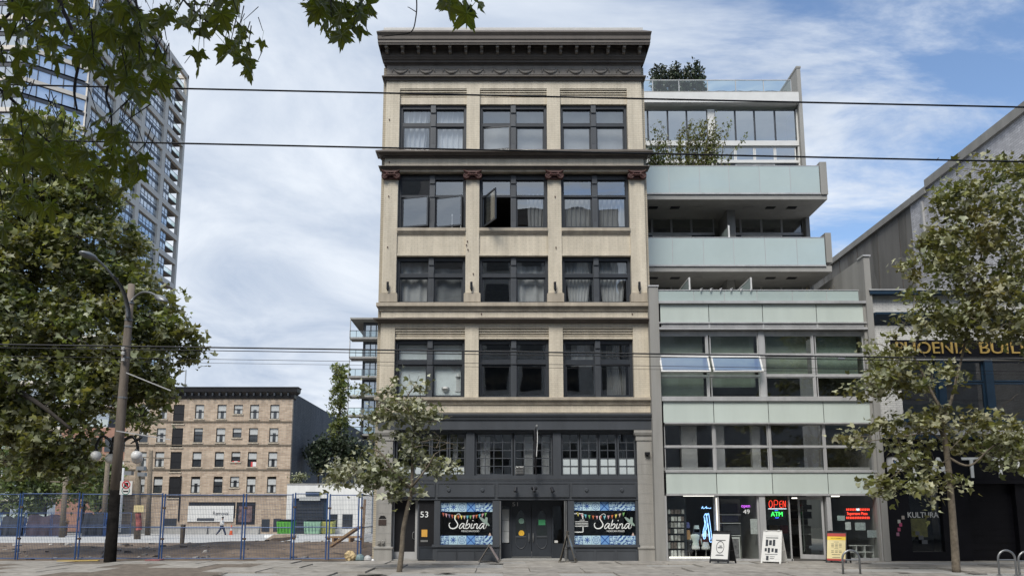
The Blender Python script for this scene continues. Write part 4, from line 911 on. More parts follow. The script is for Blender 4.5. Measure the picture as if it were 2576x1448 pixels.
for (ya, yb_, zf_) in ((538, 600, zb2), (707, 735, zTerr)):
    for gi, g_ in enumerate(([1620,1640,1689,1739,1796],[1825,1863,1915,1966,2020])):
        for i in range(4):
            zt_ = uz(ya); zm_ = zt_-.85
            pane(ux(g_[i],ya+20)+.005, ux(g_[i+1],ya+20)-.005, zm_, zt_, UW, MT['glass'], .035, MT['alu'])
            pane(ux(g_[i],ya+20)+.005, ux(g_[i+1],ya+20)-.005, zf_-.03, zm_-.08, UW, MT['greenglass'], .06, MT['white'] if i in (1,2) else MT['slate'])
    b = MB(); b.box(xl_u, ux(1796,ya+20), UW-.03, UW+.06, uz(ya)-.93, uz(ya)-.85); b.box(ux(1825,ya+20), ux(2020,ya+20), UW-.03, UW+.06, uz(ya)-.93, uz(ya)-.85); b.build('window_beam', MT['alu'], MOD)
    X = ux(1818, ya); b = MB(); b.box(X-.12, X+.2, UW-1.0, UW+.3, zf_-.05, zf_+2.7); b.build('dividing_wall', MT['conc'], MOD)
    MB().box(xl_u, xr_u-.2, UW+1.0, UW+1.05, zf_-.05, uz(ya)).build('interior', MT['int'], MOD)
X = x2(925,460,UY); b = MB(); b.m = 1; b.box(X-.01,X+.01,UY+.05,UY+1.3,zb2,PZ(567,UY)); b.m = 0; b.box(X-.03,X+.03,UY+.03,UY+.06,zb2,PZ(566,UY)); b.build('terrace_screen', [MT['white'], MT['balc']], MOD)
# roof guard
e = [PXx(q, 222, UW-.2) for q in (1618,1642,1708,1780,1851,1921,1990)]; z0, z1 = zroof1+.07, PZ(203, UW-.2)
for i in range(6): MB().quad((e[i]+.01,UW-.2,z0),(e[i+1]-.01,UW-.2,z0),(e[i+1]-.01,UW-.2,z1),(e[i]+.01,UW-.2,z1)).build('roof_guard_glass', MT['clear'], MOD)
b = MB(); b.box(e[0], e[-1], UW-.22, UW-.18, z1, z1+.03)
for q in e[1:]: b.box(q-.015, q+.015, UW-.21, UW-.17, z0, z1)
b.build('roof_guard_rail', MT['alu'], MOD)
MB().quad((e[3],UW-.2,z0),(e[3],UW+3,z0),(e[3],UW+3,z1),(e[3],UW-.2,z1)).build('roof_guard_glass', MT['clear'], MOD)
b = MB(); pts = [(e[3]+(e[6]-e[3])*i/30, UW+.3, z1-.16-.05*abs(math.sin(i*.52))) for i in range(31)]; b.tube(pts, .008, 4)
for i in range(1, 30, 4): p = pts[i]; b.tube([p,(p[0],p[1],p[2]-.12)], [.012,.03], 6)
b.build('string_lights', MT['black'], MOD)
b = MB(); x_, y_ = e[4]-.4, UW+1.6; b.hexa([(x_,y_,z0-.2),(x_+1.9,y_,z0-.2),(x_+1.9,y_+1,z0-.2),(x_,y_+1,z0-.2),(x_+.15,y_+.1,z0+.42),(x_+1.8,y_+.1,z0+.38),(x_+1.8,y_+.9,z0+.38),(x_+.15,y_+.9,z0+.42)]); cv = b.build('covered_sofa', M('grey_cover', (.22,.22,.22), .8, var=.3, ns=4, bump=.6, bs=5)); tag(cv, 'grey covered roof terrace sofa behind the clear glass guard', 'sofa')
b = MB(); b.box(PXx(1640,230,UW+1.2), PXx(1775,230,UW+1.2), UW+1.2, UW+1.8, zroof1, zroof1+.75); pl = b.build('roof_planter', MT['conc']); tag(pl, 'long grey planter holding dark conifers on the roof terrace', 'planter')
set_base(MOD, ((X0m+XR)/2, MY, 0))
# ------------------------------------------------------------------ shop contents
def neon(pts_list, mat, name, parent, r=.011):
    b = MB()
    for P in pts_list: b.tube(spline([Vector(p) for p in P], 4) if len(P) > 2 else P, r, 5)
    return b.build(name, mat, parent)
YN = YS+.14
NE = {k_: EMIT('neon_'+k_, c, s) for k_, c, s in (('red',(1.,.06,.03),1.5),('green',(.05,1.,.12),1.5),('purple',(.62,.12,.85),1.3),('blue',(.30,.55,1.),1.6),('dblue',(.05,.12,.9),1.5),('white',(.8,.9,1.),1.6))}
def npt(a, c): p = at(*D4(a,c), YN); return (p.x, YN, p.z)
OS = empty('open_sign', 'red neon OPEN sign on a black board above the green one', 'neon sign')
p0, p1 = npt(1540,430), npt(1838,555); MB().box(p0[0], p1[0], YN+.02, YN+.04, p1[2], p0[2]).build('board', MT['black'], OS)
def letters_open(cx):
    O = [(1580+22*math.cos(t)+22, 490+48*math.sin(t)) for t in [i*.5236 for i in range(13)]]
    return [O, [(1650,540),(1650,445),(1690,445),(1698,470),(1690,495),(1652,497)], [(1755,447),(1728,455),(1722,490),(1728,530),(1755,535)], [(1722,490),(1755,488)], [(1768,535),(1768,447),(1798,530),(1798,445)]]
LO = letters_open(0)
for grp in ((0,),(1,),(2,3),(4,)): neon([[npt(a,c) for a, c in LO[q]] for q in grp], NE['red'], 'letter', OS, .008)
neon([[npt(1570,552),npt(1810,552)]], NE['white'], 'underline', OS, .008)
set_base(OS, npt(1690,555))
AT = empty('atm_sign', 'green ATM neon sign ringed in blue below the red one', 'neon sign')
p0, p1 = npt(1555,565), npt(1800,690); MB().box(p0[0], p1[0], YN+.02, YN+.04, p1[2], p0[2]).build('board', MT['black'], AT)
c = npt(1683,622); txt('ATM', .40, .15, c, NE['green'], AT, 'lettering', .02)
neon([[ (c[0]+.14*math.cos(t), YN, c[2]+.13*math.sin(t)) for t in [i*.4 for i in range(3,6)]+[1.9]], [(c[0]+.14*math.cos(t), YN, c[2]-.13*math.sin(t)) for t in (1.1,1.4,1.7,2.)]], NE['dblue'], 'ring', AT, .012); set_base(AT, npt(1683,690))
c = npt(1270,525); o = txt('open', .30, .11, c, NE['purple'], None, 'small_open_sign'); tag(o, 'small purple neon sign above the number 49 on the shop glass', 'neon sign')
c = npt(1268,590); o = txt('49', .22, .15, (c[0],YS+.03,c[2]), MT['letter'], None, 'shop_number'); tag(o, 'white number 49 stuck on the shop window', 'number')
LG = empty('leg_neon_sign', 'blue white neon sign in the shape of a pair of legs', 'neon sign')
for Pq in ([(720,640),(745,615),(748,650),(775,612),(790,700),(810,860),(822,975),(795,985),(780,870),(765,745),(755,800),(738,850),(735,935),(712,945),(705,850),(728,760),(722,700),(735,740),(715,650)],):
    neon([[npt(a,c) for a, c in Pq]], NE['blue'], 'tube', LG, .012)
neon([[npt(750,640),npt(770,750),npt(800,960)],[npt(745,660),npt(742,760),npt(720,860),npt(722,930)]], NE['blue'], 'tube', LG, .009); set_base(LG, npt(765,985))
neo = neon([[npt(a,c) for a, c in ((685,550),(700,520),(705,548),(730,540),(750,520),(748,548),(770,540),(790,548),(812,540))]], NE['blue'], 'script_neon_sign', None, .01); tag(neo, 'small pale blue script neon sign high in the lingerie window', 'neon sign')
PB = empty('pizza_sign', 'black board with red lit lettering and dashes in the pizza window', 'sign')
def n5(a, c): p = at(*D5(a,c), YN); return (p.x, YN, p.z)
p0, p1 = n5(222,885), n5(445,982); MB().box(p0[0], p1[0], YN+.02, YN+.04, p1[2], p0[2]).build('board', MT['black'], PB)
txt('Supersave Pizza', .70, .13, n5(335,934), NE['red'], PB, 'lettering', .01)
for r_, c_ in ((898,NE['red']),(966,NE['red'])):
    for i in range(14): a = 246+14.0*i; q0, q1 = n5(a,r_-9), n5(a+7,r_+9); MB().box(q0[0], q1[0], YN-.005, YN+.01, q1[2], q0[2]).build('lit_dash', NE['white'] if (r_ == 898 and i in (6,7)) else c_, PB)
set_base(PB, n5(335,982))
# hanging packets
RK = empty('packet_rack', 'wall rack of hanging black and white packets in the lingerie shop window', 'display rack')
PK = [M('packet_%d' % i, c, .4, var=.5, ns=9) for i, c in enumerate(((.45,.45,.44),(.05,.05,.05),(.30,.29,.28),(.16,.13,.12)))]
rowz = [(560,620),(655,715),(735,800),(820,880),(905,975),(1000,1080),(1105,1190),(1210,1275)]
for j, (e_, f_) in enumerate(rowz):
    for i in range(5):
        a = 240+46*i+rng.uniform(-3,3); p0, p1 = npt(a,e_), npt(a+38,f_)
        MB().box(p0[0], p1[0], YN+.1, YN+.13, p1[2], p0[2]).build('packet', PK[rng.choice((0,0,1,2,3) if 0 < j < 4 else (0,1,2,3,3))], RK)
MB().box(npt(235,0)[0], npt(475,0)[0], YN+.2, YN+.23, .1, npt(0,400)[2]).build('rack_board', MT['slate_d'], RK)
set_base(RK, (npt(350,0)[0], YN+.2, .03))
def mannequin(cx, zb_, h_, mat_b, mat_g, label, gar):
    root = empty('mannequin', label, 'mannequin'); x_ = npt(cx,0)[0]; Y = YN+.35
    prof = [(0,.15),(.08,.16),(.2,.12),(.33,.105),(.45,.14),(.56,.16),(.64,.15),(.69,.06),(.76,.045),(.80,.045)]
    vs = []; n = 14
    for z_, r_ in prof:
        for k_ in range(n): t = 2*math.pi*k_/n; vs.append((x_+r_*h_*1.25*math.cos(t), Y+r_*h_*.75*math.sin(t), zb_+z_*h_))
    fs = [(i*n+k_, i*n+(k_+1)%n, (i+1)*n+(k_+1)%n, (i+1)*n+k_) for i in range(len(prof)-1) for k_ in range(n)] + [tuple(range(n))[::-1], tuple((len(prof)-1)*n+k_ for k_ in range(n))]
    MB().add(vs, fs).build('torso', mat_b, root, smooth=True)
    MB().lathe([(.09,0),(.1,.02),(.02,.03),(.02,zb_-.03)], (x_,Y,.035), 10).build('stand', MT['steel'], root)
    vs2 = []; lo, hi = gar
    for z_, r_ in [q for q in prof if lo <= q[0] <= hi]:
        for k_ in range(n): t = 2*math.pi*k_/n; vs2.append((x_+(r_+.012)*h_*1.25*math.cos(t), Y+(r_+.012)*h_*.75*math.sin(t), zb_+z_*h_))
    m_ = len(vs2)//n; MB().add(vs2, [(i*n+k_, i*n+(k_+1)%n, (i+1)*n+(k_+1)%n, (i+1)*n+k_) for i in range(m_-1) for k_ in range(n)]).build('garment', mat_g, root, smooth=True)
    for s in (-1,1): MB().tube([(x_+s*.19*h_,Y,zb_+.62*h_),(x_+s*.24*h_,Y-.02,zb_+.45*h_),(x_+s*.25*h_,Y-.05,zb_+.22*h_)], [.05*h_,.045*h_,.03*h_], 8).build('sleeve', mat_g, root, smooth=True)
    set_base(root, (x_, Y, .035))
mannequin(600, .36, .78, MT['white'], M('pale_shirt', (.50,.55,.52), .8, var=.15), 'mannequin torso wearing a pale short shirt in the lingerie window', (.2,.69))
mannequin(735, .36, .80, MT['white'], M('dark_red_garment', (.10,.03,.03), .7, var=.3), 'white mannequin torso wearing dark red lingerie beside the shop post', (.33,.56))
mannequin(515, .28, .62, MT['slate_d'], M('black_garment', (.02,.02,.022), .7, var=.3), 'small black dressed mannequin torso next to the packet rack', (.0,.69))
for cx, zc, wd, hh, mt, lab in ((520,770,.10,.10,(.08,.09,.22),'white and blue cap box on the shop shelf'),(520,900,.14,.16,(.30,.17,.08),'orange brown cushion displayed in the shop window'),(655,900,.16,.20,(.04,.05,.07),'dark handbag displayed beside the neon legs'),(650,820,.10,.12,(.45,.5,.47),'pale folded shirt displayed above the dark handbag')):
    p = npt(cx, zc); b = MB(); b.hexa([(p[0]-wd,YN+.3,p[2]-hh),(p[0]+wd,YN+.3,p[2]-hh),(p[0]+wd,YN+.45,p[2]-hh),(p[0]-wd,YN+.45,p[2]-hh),(p[0]-wd*.7,YN+.3,p[2]+hh),(p[0]+wd*.7,YN+.3,p[2]+hh),(p[0]+wd*.7,YN+.42,p[2]+hh),(p[0]-wd*.7,YN+.42,p[2]+hh)]); o = b.build('displayed_goods', M('goods_%d' % zc, mt, .7, var=.3, ns=8)); tag(o, lab, 'goods')
b = MB(); b.box(npt(470,0)[0], npt(800,0)[0], YN+.28, YN+.5, .03, npt(0,1235)[2]); o = b.build('display_plinth', MT['slate_d']); tag(o, 'low dark plinth with small boxes at the foot of the lingerie window', 'plinth')
# shelves and bags inside the second window and the doorway
SH = empty('shop_shelf', 'dark shelving with bags behind the number 49 window', 'shelf')
for i, (a, c_, e_, f_) in enumerate(((960,1200,480,610),(990,1210,640,735),(1000,1230,770,900),(950,990,430,800))):
    p0, p1 = npt(a,e_), npt(c_,f_); MB().box(p0[0], p1[0], YN+.3, YN+.55, p1[2]+.02, p0[2]).build('bag', M('bag_%d' % i, ((.02,.02,.03),(.025,.025,.05),(.04,.04,.045),(.05,.03,.025))[i], .5, var=.4), SH)
for c_ in (625,740,905): p0, p1 = npt(950,c_), npt(1240,c_+10); MB().box(p0[0], p1[0], YN+.28, YN+.6, p1[2], p0[2]).build('shelf_board', MT['curtain'], SH)
MB().box(npt(950,0)[0], npt(1240,0)[0], YN+.6, YN+.62, .035, npt(0,420)[2]).build('back_panel', MT['int'], SH); set_base(SH, (npt(1095,0)[0], YN+.5, .03))
b = MB(); p0, p1 = npt(1060,930), npt(1222,1262); b.m = 0; b.box(p0[0], p1[0], YN+.15, YN+.18, p1[2], p0[2]); b.m = 1; b.box(p0[0]+.04, p1[0]-.03, YN+.14, YN+.15, p1[2]+.13, p0[2]-.05); o = b.build('poster_stand', [MT['white'], M('poster_print', (.16,.15,.16), .6, var=.7, ns=7)]); tag(o, 'white framed poster stand behind the black sandwich board', 'poster')
p0, p1 = npt(1320,685), npt(1432,885); o = MB().box(p0[0], p1[0], YS+.06, YS+.065, p1[2], p0[2]).build('taped_notices', M('notice_sheets', (.42,.43,.43), .8, var=.35, ns=18)); tag(o, 'sheaf of grey notices taped inside the number 49 door', 'notice')
CO = empty('shop_counter', 'dark counter and goods shelves inside the open pizza shop door', 'counter')
for i, (a, c_, e_, f_, m_) in enumerate(((1880,2150,1080,1280,(.02,.02,.022)),(1870,2150,500,560,(.03,.03,.035)),(1870,2150,590,680,(.02,.02,.03)),(1880,2140,780,880,(.20,.20,.20)),(1880,2100,690,760,(.09,.08,.07)),(1580,1730,770,880,(.22,.15,.06)),(1740,1840,770,880,(.25,.05,.04)),(1880,2150,900,1040,(.06,.05,.04)))):
    Y = 29.4+.06*i; q0, q1 = at(*D4(a,e_), Y), at(*D4(c_,f_), Y); MB().box(q0.x, q1.x, Y, Y+.3, max(q1.z,.03), q0.z).build('goods_row', M('row_%d' % i, m_, .6, var=.6, ns=6), CO)
set_base(CO, (at(*D4(2000,1280), 29.5).x, 29.5, .03))
WS = empty('cube_shelf', 'white cube shelf inside the pizza shop window', 'shelf')
q0, q1 = n5(280,1195), n5(500,1355)
b = MB(); W3 = (q1[0]-q0[0])/3
for i in range(4): b.box(q0[0]+W3*i-.012, q0[0]+W3*i+.012, YN+.2, YN+.5, .03, q0[2])
for z_ in (.05, (q0[2]+.03)/2, q0[2]-.02): b.box(q0[0]+.012, q1[0]-.012, YN+.21, YN+.49, z_, z_+.022)
b.build('frame', MT['white'], WS); set_base(WS, (q0[0], YN+.3, .03))
for a, c_, e_, f_, m_, lb in ((225,275,1000,1065,(.5,.52,.52),'small printed notice on the pizza window'),(305,395,1005,1068,(.38,.42,.42),'pale curled notice on the pizza window'),(405,515,1068,1128,(.34,.37,.38),'wide grey notice low on the pizza window'),(160,225,948,990,(.30,.36,.36),'small grey leaflet at the edge of the pizza window')):
    q0, q1 = n5(a,e_), n5(c_,f_); o = MB().box(q0[0], q1[0], YS+.05, YS+.055, q1[2], q0[2]).build('window_notice', M('leaflet_%d' % a, m_, .8, var=.35, ns=20)); tag(o, lb, 'notice')
# ================================================================== RIGHT BUILDING (two storeys, black tattoo shop below)
PH = empty('tattoo_building', 'low white brick building with blue windows above a black tattoo shop front', 'building')
RY = 26.8; MT['wbrick'] = BRICK('white_painted_brick', (.62,.62,.60), (.58,.58,.56), (.42,.42,.42), bump=.6, stain=.2); MT['navy'] = M('navy_paint', (.012,.03,.055), .4, var=.2)
MT['bblack'] = M('blue_black_paint', (.0055,.0055,.008), .45, var=.3, spec=.2)
rx0 = XR+.06; rx1 = rx0+13; rz = lambda y: PZ(y, RY); rxx = lambda x, y: PXx(x, y, RY)
zr = rz(744)
b = MB(); b.box(rx0, rx1, RY, RY+.35, rz(800), zr); b.box(rx0, rxx(2268,980), RY, RY+.35, rz(1100), rz(800)); b.box(rxx(2268,980), rx1, RY+.05, RY+.35, rz(1095), rz(1058)); b.box(rxx(2268,980), rx1, RY+.02, RY+.35, rz(904), rz(800)); b.box(rxx(2620,980), rx1, RY, RY+.3, rz(1058), rz(904))
b.build('wall', MT['wbrick'], PH)
MB().box(rx0-.1, rx1, RY-.25, RY+6, zr, zr+.13).build('roof_edge', MT['navy'], PH); MB().box(rx0-.12, rx1, RY-.27, RY+6, zr+.132, zr+.18).build('roof_flashing', MT['alu'], PH)
MB().cornice([(0,rz(818)),(.12,rz(810)),(.3,rz(795)),(.3,rz(790)),(0,rz(788))], rx0+.02, rx1, RY, .2, .0).build('cornice_band', MT['navy'], PH)
MB().box(rx0+.02, rx1, RY-.12, RY+.1, rz(1062), rz(1057)).build('window_sill', MT['navy'], PH)
MB().box(rx0+.05, rx1, RY-.2, RY+.1, rz(1104), rz(1094)).build('shop_cornice', MT['navy'], PH)
e = [rxx(q, 980) for q in (2268,2364,2382,2484,2504,2610)]
for a, c in ((0,1),(2,3),(4,5)):
    f = pane(e[a], e[c], rz(1056), rz(960), RY+.15, MT['glass'], .06, MT['navy'], parent=PH); pane(e[a], e[c], rz(958), rz(906), RY+.15, MT['glass'], .06, MT['navy'], parent=PH)
for a in (1,3): MB().box(e[a], e[a+1], RY+.02, RY+.3, rz(1056), rz(904)).build('window_post', MT['navy'], PH)
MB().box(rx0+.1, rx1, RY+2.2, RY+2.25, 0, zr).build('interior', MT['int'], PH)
for px, py in ((2478,921),(2378,966)): p = at(px, py+2, RY+1.0); b = MB(); b.lathe([(.005,.05),(.03,.03),(.035,0),(.02,-.035)], p, 8); b.tube([p,(p.x,p.y,rz(904)+.2)], .006, 4); b.build('lit_bulb', EMIT('warm_bulb', (1,.72,.40), 12), PH)
gold = M('gold_leaf', (.55,.38,.12), .35, metal=.5, var=.2); blk = MT['black']
zl = rz(875); 
MB().box(rxx(2240,875), rx1, RY-.03, RY+.02, rz(898), rz(855)).build('sign_band', MT['bblack'], PH)
for wd_, a_, c_ in (('PHOENIX',2252,2440),('BUILDING',2462,2690)): txt(wd_, rxx(c_,875)-rxx(a_,875), rz(861)-rz(890), ((rxx(a_,875)+rxx(c_,875))/2, RY-.05, zl), gold, PH, 'lettering', .05)
# black shop front
b = MB(); b.box(rx0+.02, rx1, RY-.06, RY+.3, rz(1212), rz(1104)); b.box(rx0+.02, rxx(2290,1300), RY, RY+.3, 0, rz(1212)); b.box(rxx(2372,1300), rxx(2440,1300), RY, RY+.3, 0, rz(1212)); b.box(rxx(2290,1300), rxx(2372,1300), RY, RY+.3, 0, rz(1387)); b.box(rxx(2560,1300), rx1, RY, RY+.3, 0, rz(1212)); b.build('shop_front', MT['bblack'], PH)
MB().box(rx0+.02, rx1, RY-.14, RY, rz(1216), rz(1206)).build('shop_cornice', MT['bblack'], PH)
w = MB().quad((rxx(2290,1300),RY+.1,rz(1387)),(rxx(2372,1300),RY+.1,rz(1387)),(rxx(2372,1300),RY+.1,rz(1212)),(rxx(2290,1300),RY+.1,rz(1212))).build('shop_window', MT['shopglass'], PH)
MB().box(rxx(2290,1300), rxx(2372,1300), RY+.7, RY+.75, .3, rz(1212)).build('window_back', MT['bblack'], PH)
txt('KULTURA', rxx(2360,1294)-rxx(2283,1294), rz(1287)-rz(1301), ((rxx(2360,1294)+rxx(2283,1294))/2, RY-.015, rz(1294)), MT['greyletter'], PH, 'lettering', .01)
MB().box(rxx(2292,1330), rxx(2345,1330), RY+.3, RY+.32, rz(1350), rz(1303)).build('poster', M('olive_poster', (.10,.09,.02), .7, var=.4, ns=8), PH)
for px, ch, wd in ((2296,'T',44),(2358,'A',54),(2440,'T',46),(2511,'T',46),(2580,'O',52),(2650,'O',52)):
    txt(ch, rxx(px+wd/2,1172)-rxx(px-wd/2,1172), rz(1150)-rz(1201), (rxx(px,1172), RY-.09, rz(1175.5)), MT['letter'], PH, 'letter', .05)
MB().box(rxx(2440,1300), rxx(2560,1300), RY+.25, RY+.3, .0, rz(1212)).build('roller_door', MT['bblack'], PH)
for i in range(9): z_ = .12+.24*i; MB().box(rxx(2440,1300), rxx(2560,1300), RY+.235, RY+.25, z_, z_+.2).build('shutter_slat', MT['bblack'], PH)
txt('TATTOO', .7, .1, (rxx(2640,1352), RY-.012, rz(1350)), MT['slate'], PH, 'lettering', .01)
for i in range(3): MB().box(rxx(2302+8*i,1330+i*9), rxx(2312+10*i,1330+i*9), RY-.012, RY, rz(1345+i*11), rz(1335+i*11)).build('sticker', MT['slate'], PH)
for i, (a, c, m_) in enumerate(((2258,1310,(.3,.3,.28)),(2268,1300,(.25,.22,.2)),(2258,1330,(.25,.05,.1)),(2255,1342,(.2,.1,.15)),(2262,1318,(.3,.05,.12)))): MB().box(rxx(a,c), rxx(a+7,c), RY-.008, RY, rz(c+5), rz(c-4)).build('sticker', M('st_%d' % i, m_, .6), PH)
BF = empty('butterfly_sign', 'white hanging sign box with a blue butterfly beside the grey pier', 'sign')
p0, p1 = at(2244,1148,RY-.5), at(2273,1184,RY-.5); bx = MB(); bx.box(p0.x, p1.x, RY-.5, RY-.1, p1.z, p0.z); bx.build('box', MT['white'], BF)
bx = MB(); cx, cz = (p0.x+p1.x)/2, (p0.z+p1.z)/2; yy = RY-.505
for s in (-1,1):
    bx.m = 0; bx.add([(cx+s*a*.17,yy,cz+c*.2) for a, c in ((.05,.1),(.3,.55),(.85,.75),(.95,.5),(.7,.05),(.1,-.1))], [tuple(range(6)) if s < 0 else tuple(range(6))[::-1]])
    bx.add([(cx+s*a*.17,yy,cz+c*.2) for a, c in ((.05,-.1),(.65,-.1),(.75,-.5),(.45,-.85),(.15,-.5))], [tuple(range(5))])
    bx.m = 1; bx.add([(cx+s*a*.17,yy-.003,cz+c*.2) for a, c in ((.25,.2),(.4,.45),(.75,.5),(.6,.15))], [tuple(range(4))]); bx.add([(cx+s*a*.17,yy-.003,cz+c*.2) for a, c in ((.2,-.2),(.5,-.2),(.55,-.5),(.35,-.55))], [tuple(range(4))])
bx.build('butterfly', [MT['black'], M('butterfly_blue', (.10,.20,.42), .6)], BF); bx = MB(); bx.box(p0.x-.02, p1.x+.02, RY-.52, RY-.08, p0.z, p0.z+.03); bx.bar((cx,RY-.3,p0.z),(cx,RY,p0.z+.25),.03,.03); bx.build('bracket', MT['black'], BF); set_base(BF, (cx, RY-.1, p1.z))
set_base(PH, (rx0, RY, 0))
# ================================================================== TALL NEIGHBOUR: long side wall receding behind
NB = empty('side_wall_building', 'tall building showing a long grey and white brick side wall above the low roof', 'building')
SX = 20.0
def wallY(x, y):                                          # depth at which a photo point lies on the wall plane X = SX
    lo, hi = 20., 90.
    for _ in range(50):
        m_ = (lo+hi)/2
        if PXx(x, y, m_) < SX: lo = m_
        else: hi = m_
    return lo
pts = [(2576,293),(2330,487),(2330,505),(2200,583),(2085,668),(2055,690)]
W_ = [(wallY(*p), PZ(p[1], wallY(*p))) for p in pts]
Yn, Ys1, Yf = W_[0][0]-6, W_[1][0], W_[5][0]; Yg = wallY(2296,600)
zt1, zt2 = W_[0][1]+.15, W_[3][1]
MT['wbrick_y'] = BRICK('white_painted_brick_side', (.64,.64,.67), (.50,.50,.53), (.30,.30,.32), axis='y', bw=.3, bh=.1, bump=.9, stain=.3); MT['render'] = M('grey_render', (.17,.165,.155), .9, var=.22, ns=1.2, streak=True, bump=.2)
b = MB(); b.box(SX, SX+8, Yn, Ys1, 0, zt1); b.box(SX, SX+8, Ys1, Yg, 0, zt2); b.build('brick_wall', MT['wbrick_y'], NB)
b = MB(); b.box(SX+.02, SX+8, Yg, Yf+14, 0, zt2); b.box(SX-.03, SX+.02, Yg, Yg+.2, 0, zt2) if False else None; b.build('rendered_wall', MT['render'], NB)
b = MB(); b.box(SX-.12, SX+8, Yn, Ys1-.1, zt1-.05, zt1+.35); b.box(SX-.12, SX+8, Ys1-.1, Yf+14, zt2-.05, zt2+.28); b.build('parapet_coping', MT['conc'], NB)
for q in range(6):
    yy = Yg+1.2+q*2.3; MB().box(SX+.0, SX+.03, yy, yy+.035, 2, zt2-.1).build('wall_seam', MT['taupe'], NB)
for q in range(5):
    yy = Yg+.6+q*2.9; MB().hexa([(SX+.008,yy,zt2-2.5-q%3),(SX+.02,yy,zt2-2.5-q%3),(SX+.02,yy+.5,zt2-2.2),(SX+.008,yy+.5,zt2-2.2),(SX+.008,yy-.1,zt2-.1),(SX+.02,yy-.1,zt2-.1),(SX+.02,yy+.7,zt2-.1),(SX+.008,yy+.7,zt2-.1)]).build('water_stain', M('stain_%d' % q, (.125,.12,.11), .9, var=.3, streak=True), NB)
MB().box(SX-.1, SX-.001, Yg-1.2, Yg-1.05, zt2-3.2, zt2-.3).build('downpipe', MT['alu'], NB)
for yy in (Ys1+2, Ys1-3, Yf+1): b = MB(); b.lathe([(.1,0),(.1,.35),(.22,.36),(.22,.45),(.05,.55)], (SX+.6, yy, (zt1 if yy < Ys1 else zt2)+.25), 10); b.build('roof_vent', MT['alu'], NB)
set_base(NB, (SX+4, (Yn+Yf)/2, 0))
# ================================================================== BACKGROUND LEFT: brick rooming house
AB = empty('brick_apartment', 'five storey tan brick apartment house with black cornice behind the vacant lot', 'building')
AY = 80.0; az = lambda y: PZ(y, AY); ax = lambda x, y=1100: PXx(x, y, AY); G0 = -.47
MT['tanbrick'] = BRICK('tan_brick', (.50,.395,.295), (.34,.255,.185), (.38,.33,.275), bump=.5, stain=.25, bw=.5, bh=.17, mort=.02); MT['dbrick'] = BRICK('dark_painted_brick', (.135,.14,.15), (.11,.115,.125), (.03,.03,.035), axis='y', bump=.8, stain=.4, bw=.5, bh=.17)
ax0, ax1 = ax(316), ax(731, 1150)
zc0, zc1 = az(1001), az(975)
cols_ = [(365,23,0),(409,23,0),(450,28,2),(502,23,0),(558,23,0),(599,23,1),(640,23,0),(691,23,0)]
rowsA = [(1017,1053),(1076,1112),(1135.5,1173.6),(1197.6,1239)]
zs = [G0] ; b = MB()
opens = []
for (yt_, yb_) in rowsA:
    for i, (cx, wd, kd) in enumerate(cols_):
        X = ax(cx, 1035); w2 = wd/2/24.6
        t_, o_ = az(yt_), az(yb_ + (12 if kd == 2 else 0))
        if kd == 1: o_ = t_-(t_-o_)*.66
        opens.append((X-w2, X+w2, o_, t_, kd))
# wall with real openings: vertical strips between columns, bands between rows
xs_ = sorted({ax0, ax1} | {round(o[0],4) for o in opens} | {round(o[1],4) for o in opens})
zs_ = sorted({G0, zc0} | {round(o[2],4) for o in opens} | {round(o[3],4) for o in opens})
for i in range(len(xs_)-1):
    xm = (xs_[i]+xs_[i+1])/2; run = None
    for j in range(len(zs_)-1):
        zm = (zs_[j]+zs_[j+1])/2
        hole = any(o[0]-1e-3 < xm < o[1]+1e-3 and o[2]-1e-3 < zm < o[3]+1e-3 for o in opens)
        if not hole and run is None: run = zs_[j]
        if hole and run is not None: b.box(xs_[i], xs_[i+1], AY, AY+.4, run, zs_[j]); run = None
    if run is not None: b.box(xs_[i], xs_[i+1], AY, AY+.4, run, zs_[-1])
b.build('wall', MT['tanbrick'], AB)
MB().box(ax1-.4, ax1, AY+.4, AY+44, G0, zc0+.6).build('side_wall', MT['dbrick'], AB)
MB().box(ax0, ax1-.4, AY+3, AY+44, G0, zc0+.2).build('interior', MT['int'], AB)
MB().cornice([(0,zc0-.1),(.15,zc0),(.2,zc0+.35),(.55,zc0+.6),(.6,zc1-.1),(.7,zc1),(0,zc1+.05)], ax0, ax1, AY, .8).build('cornice', MT['black'], AB)
for i in range(24): X = ax0+.4+(ax1-ax0-.8)*i/23; MB().box(X-.08, X+.08, AY-.5, AY-.1, zc0+.2, zc0+.5).build('bracket', MT['slate_d'], AB)
for yy in (1058.5, 1117.5, 1179, 1244): MB().box(ax0, ax1+.05, AY-.1, AY+.05, az(yy+2.5), az(yy)).build('string_course', MT['bark'], AB)
sp0 = {}
MT['farglass'] = M('far_window_glass', (.035,.04,.045), .06, var=.3, spec=.9)
MT['blindw'] = M('white_blind', (.40,.41,.405), .85, var=.12)
ri = random.Random(11)
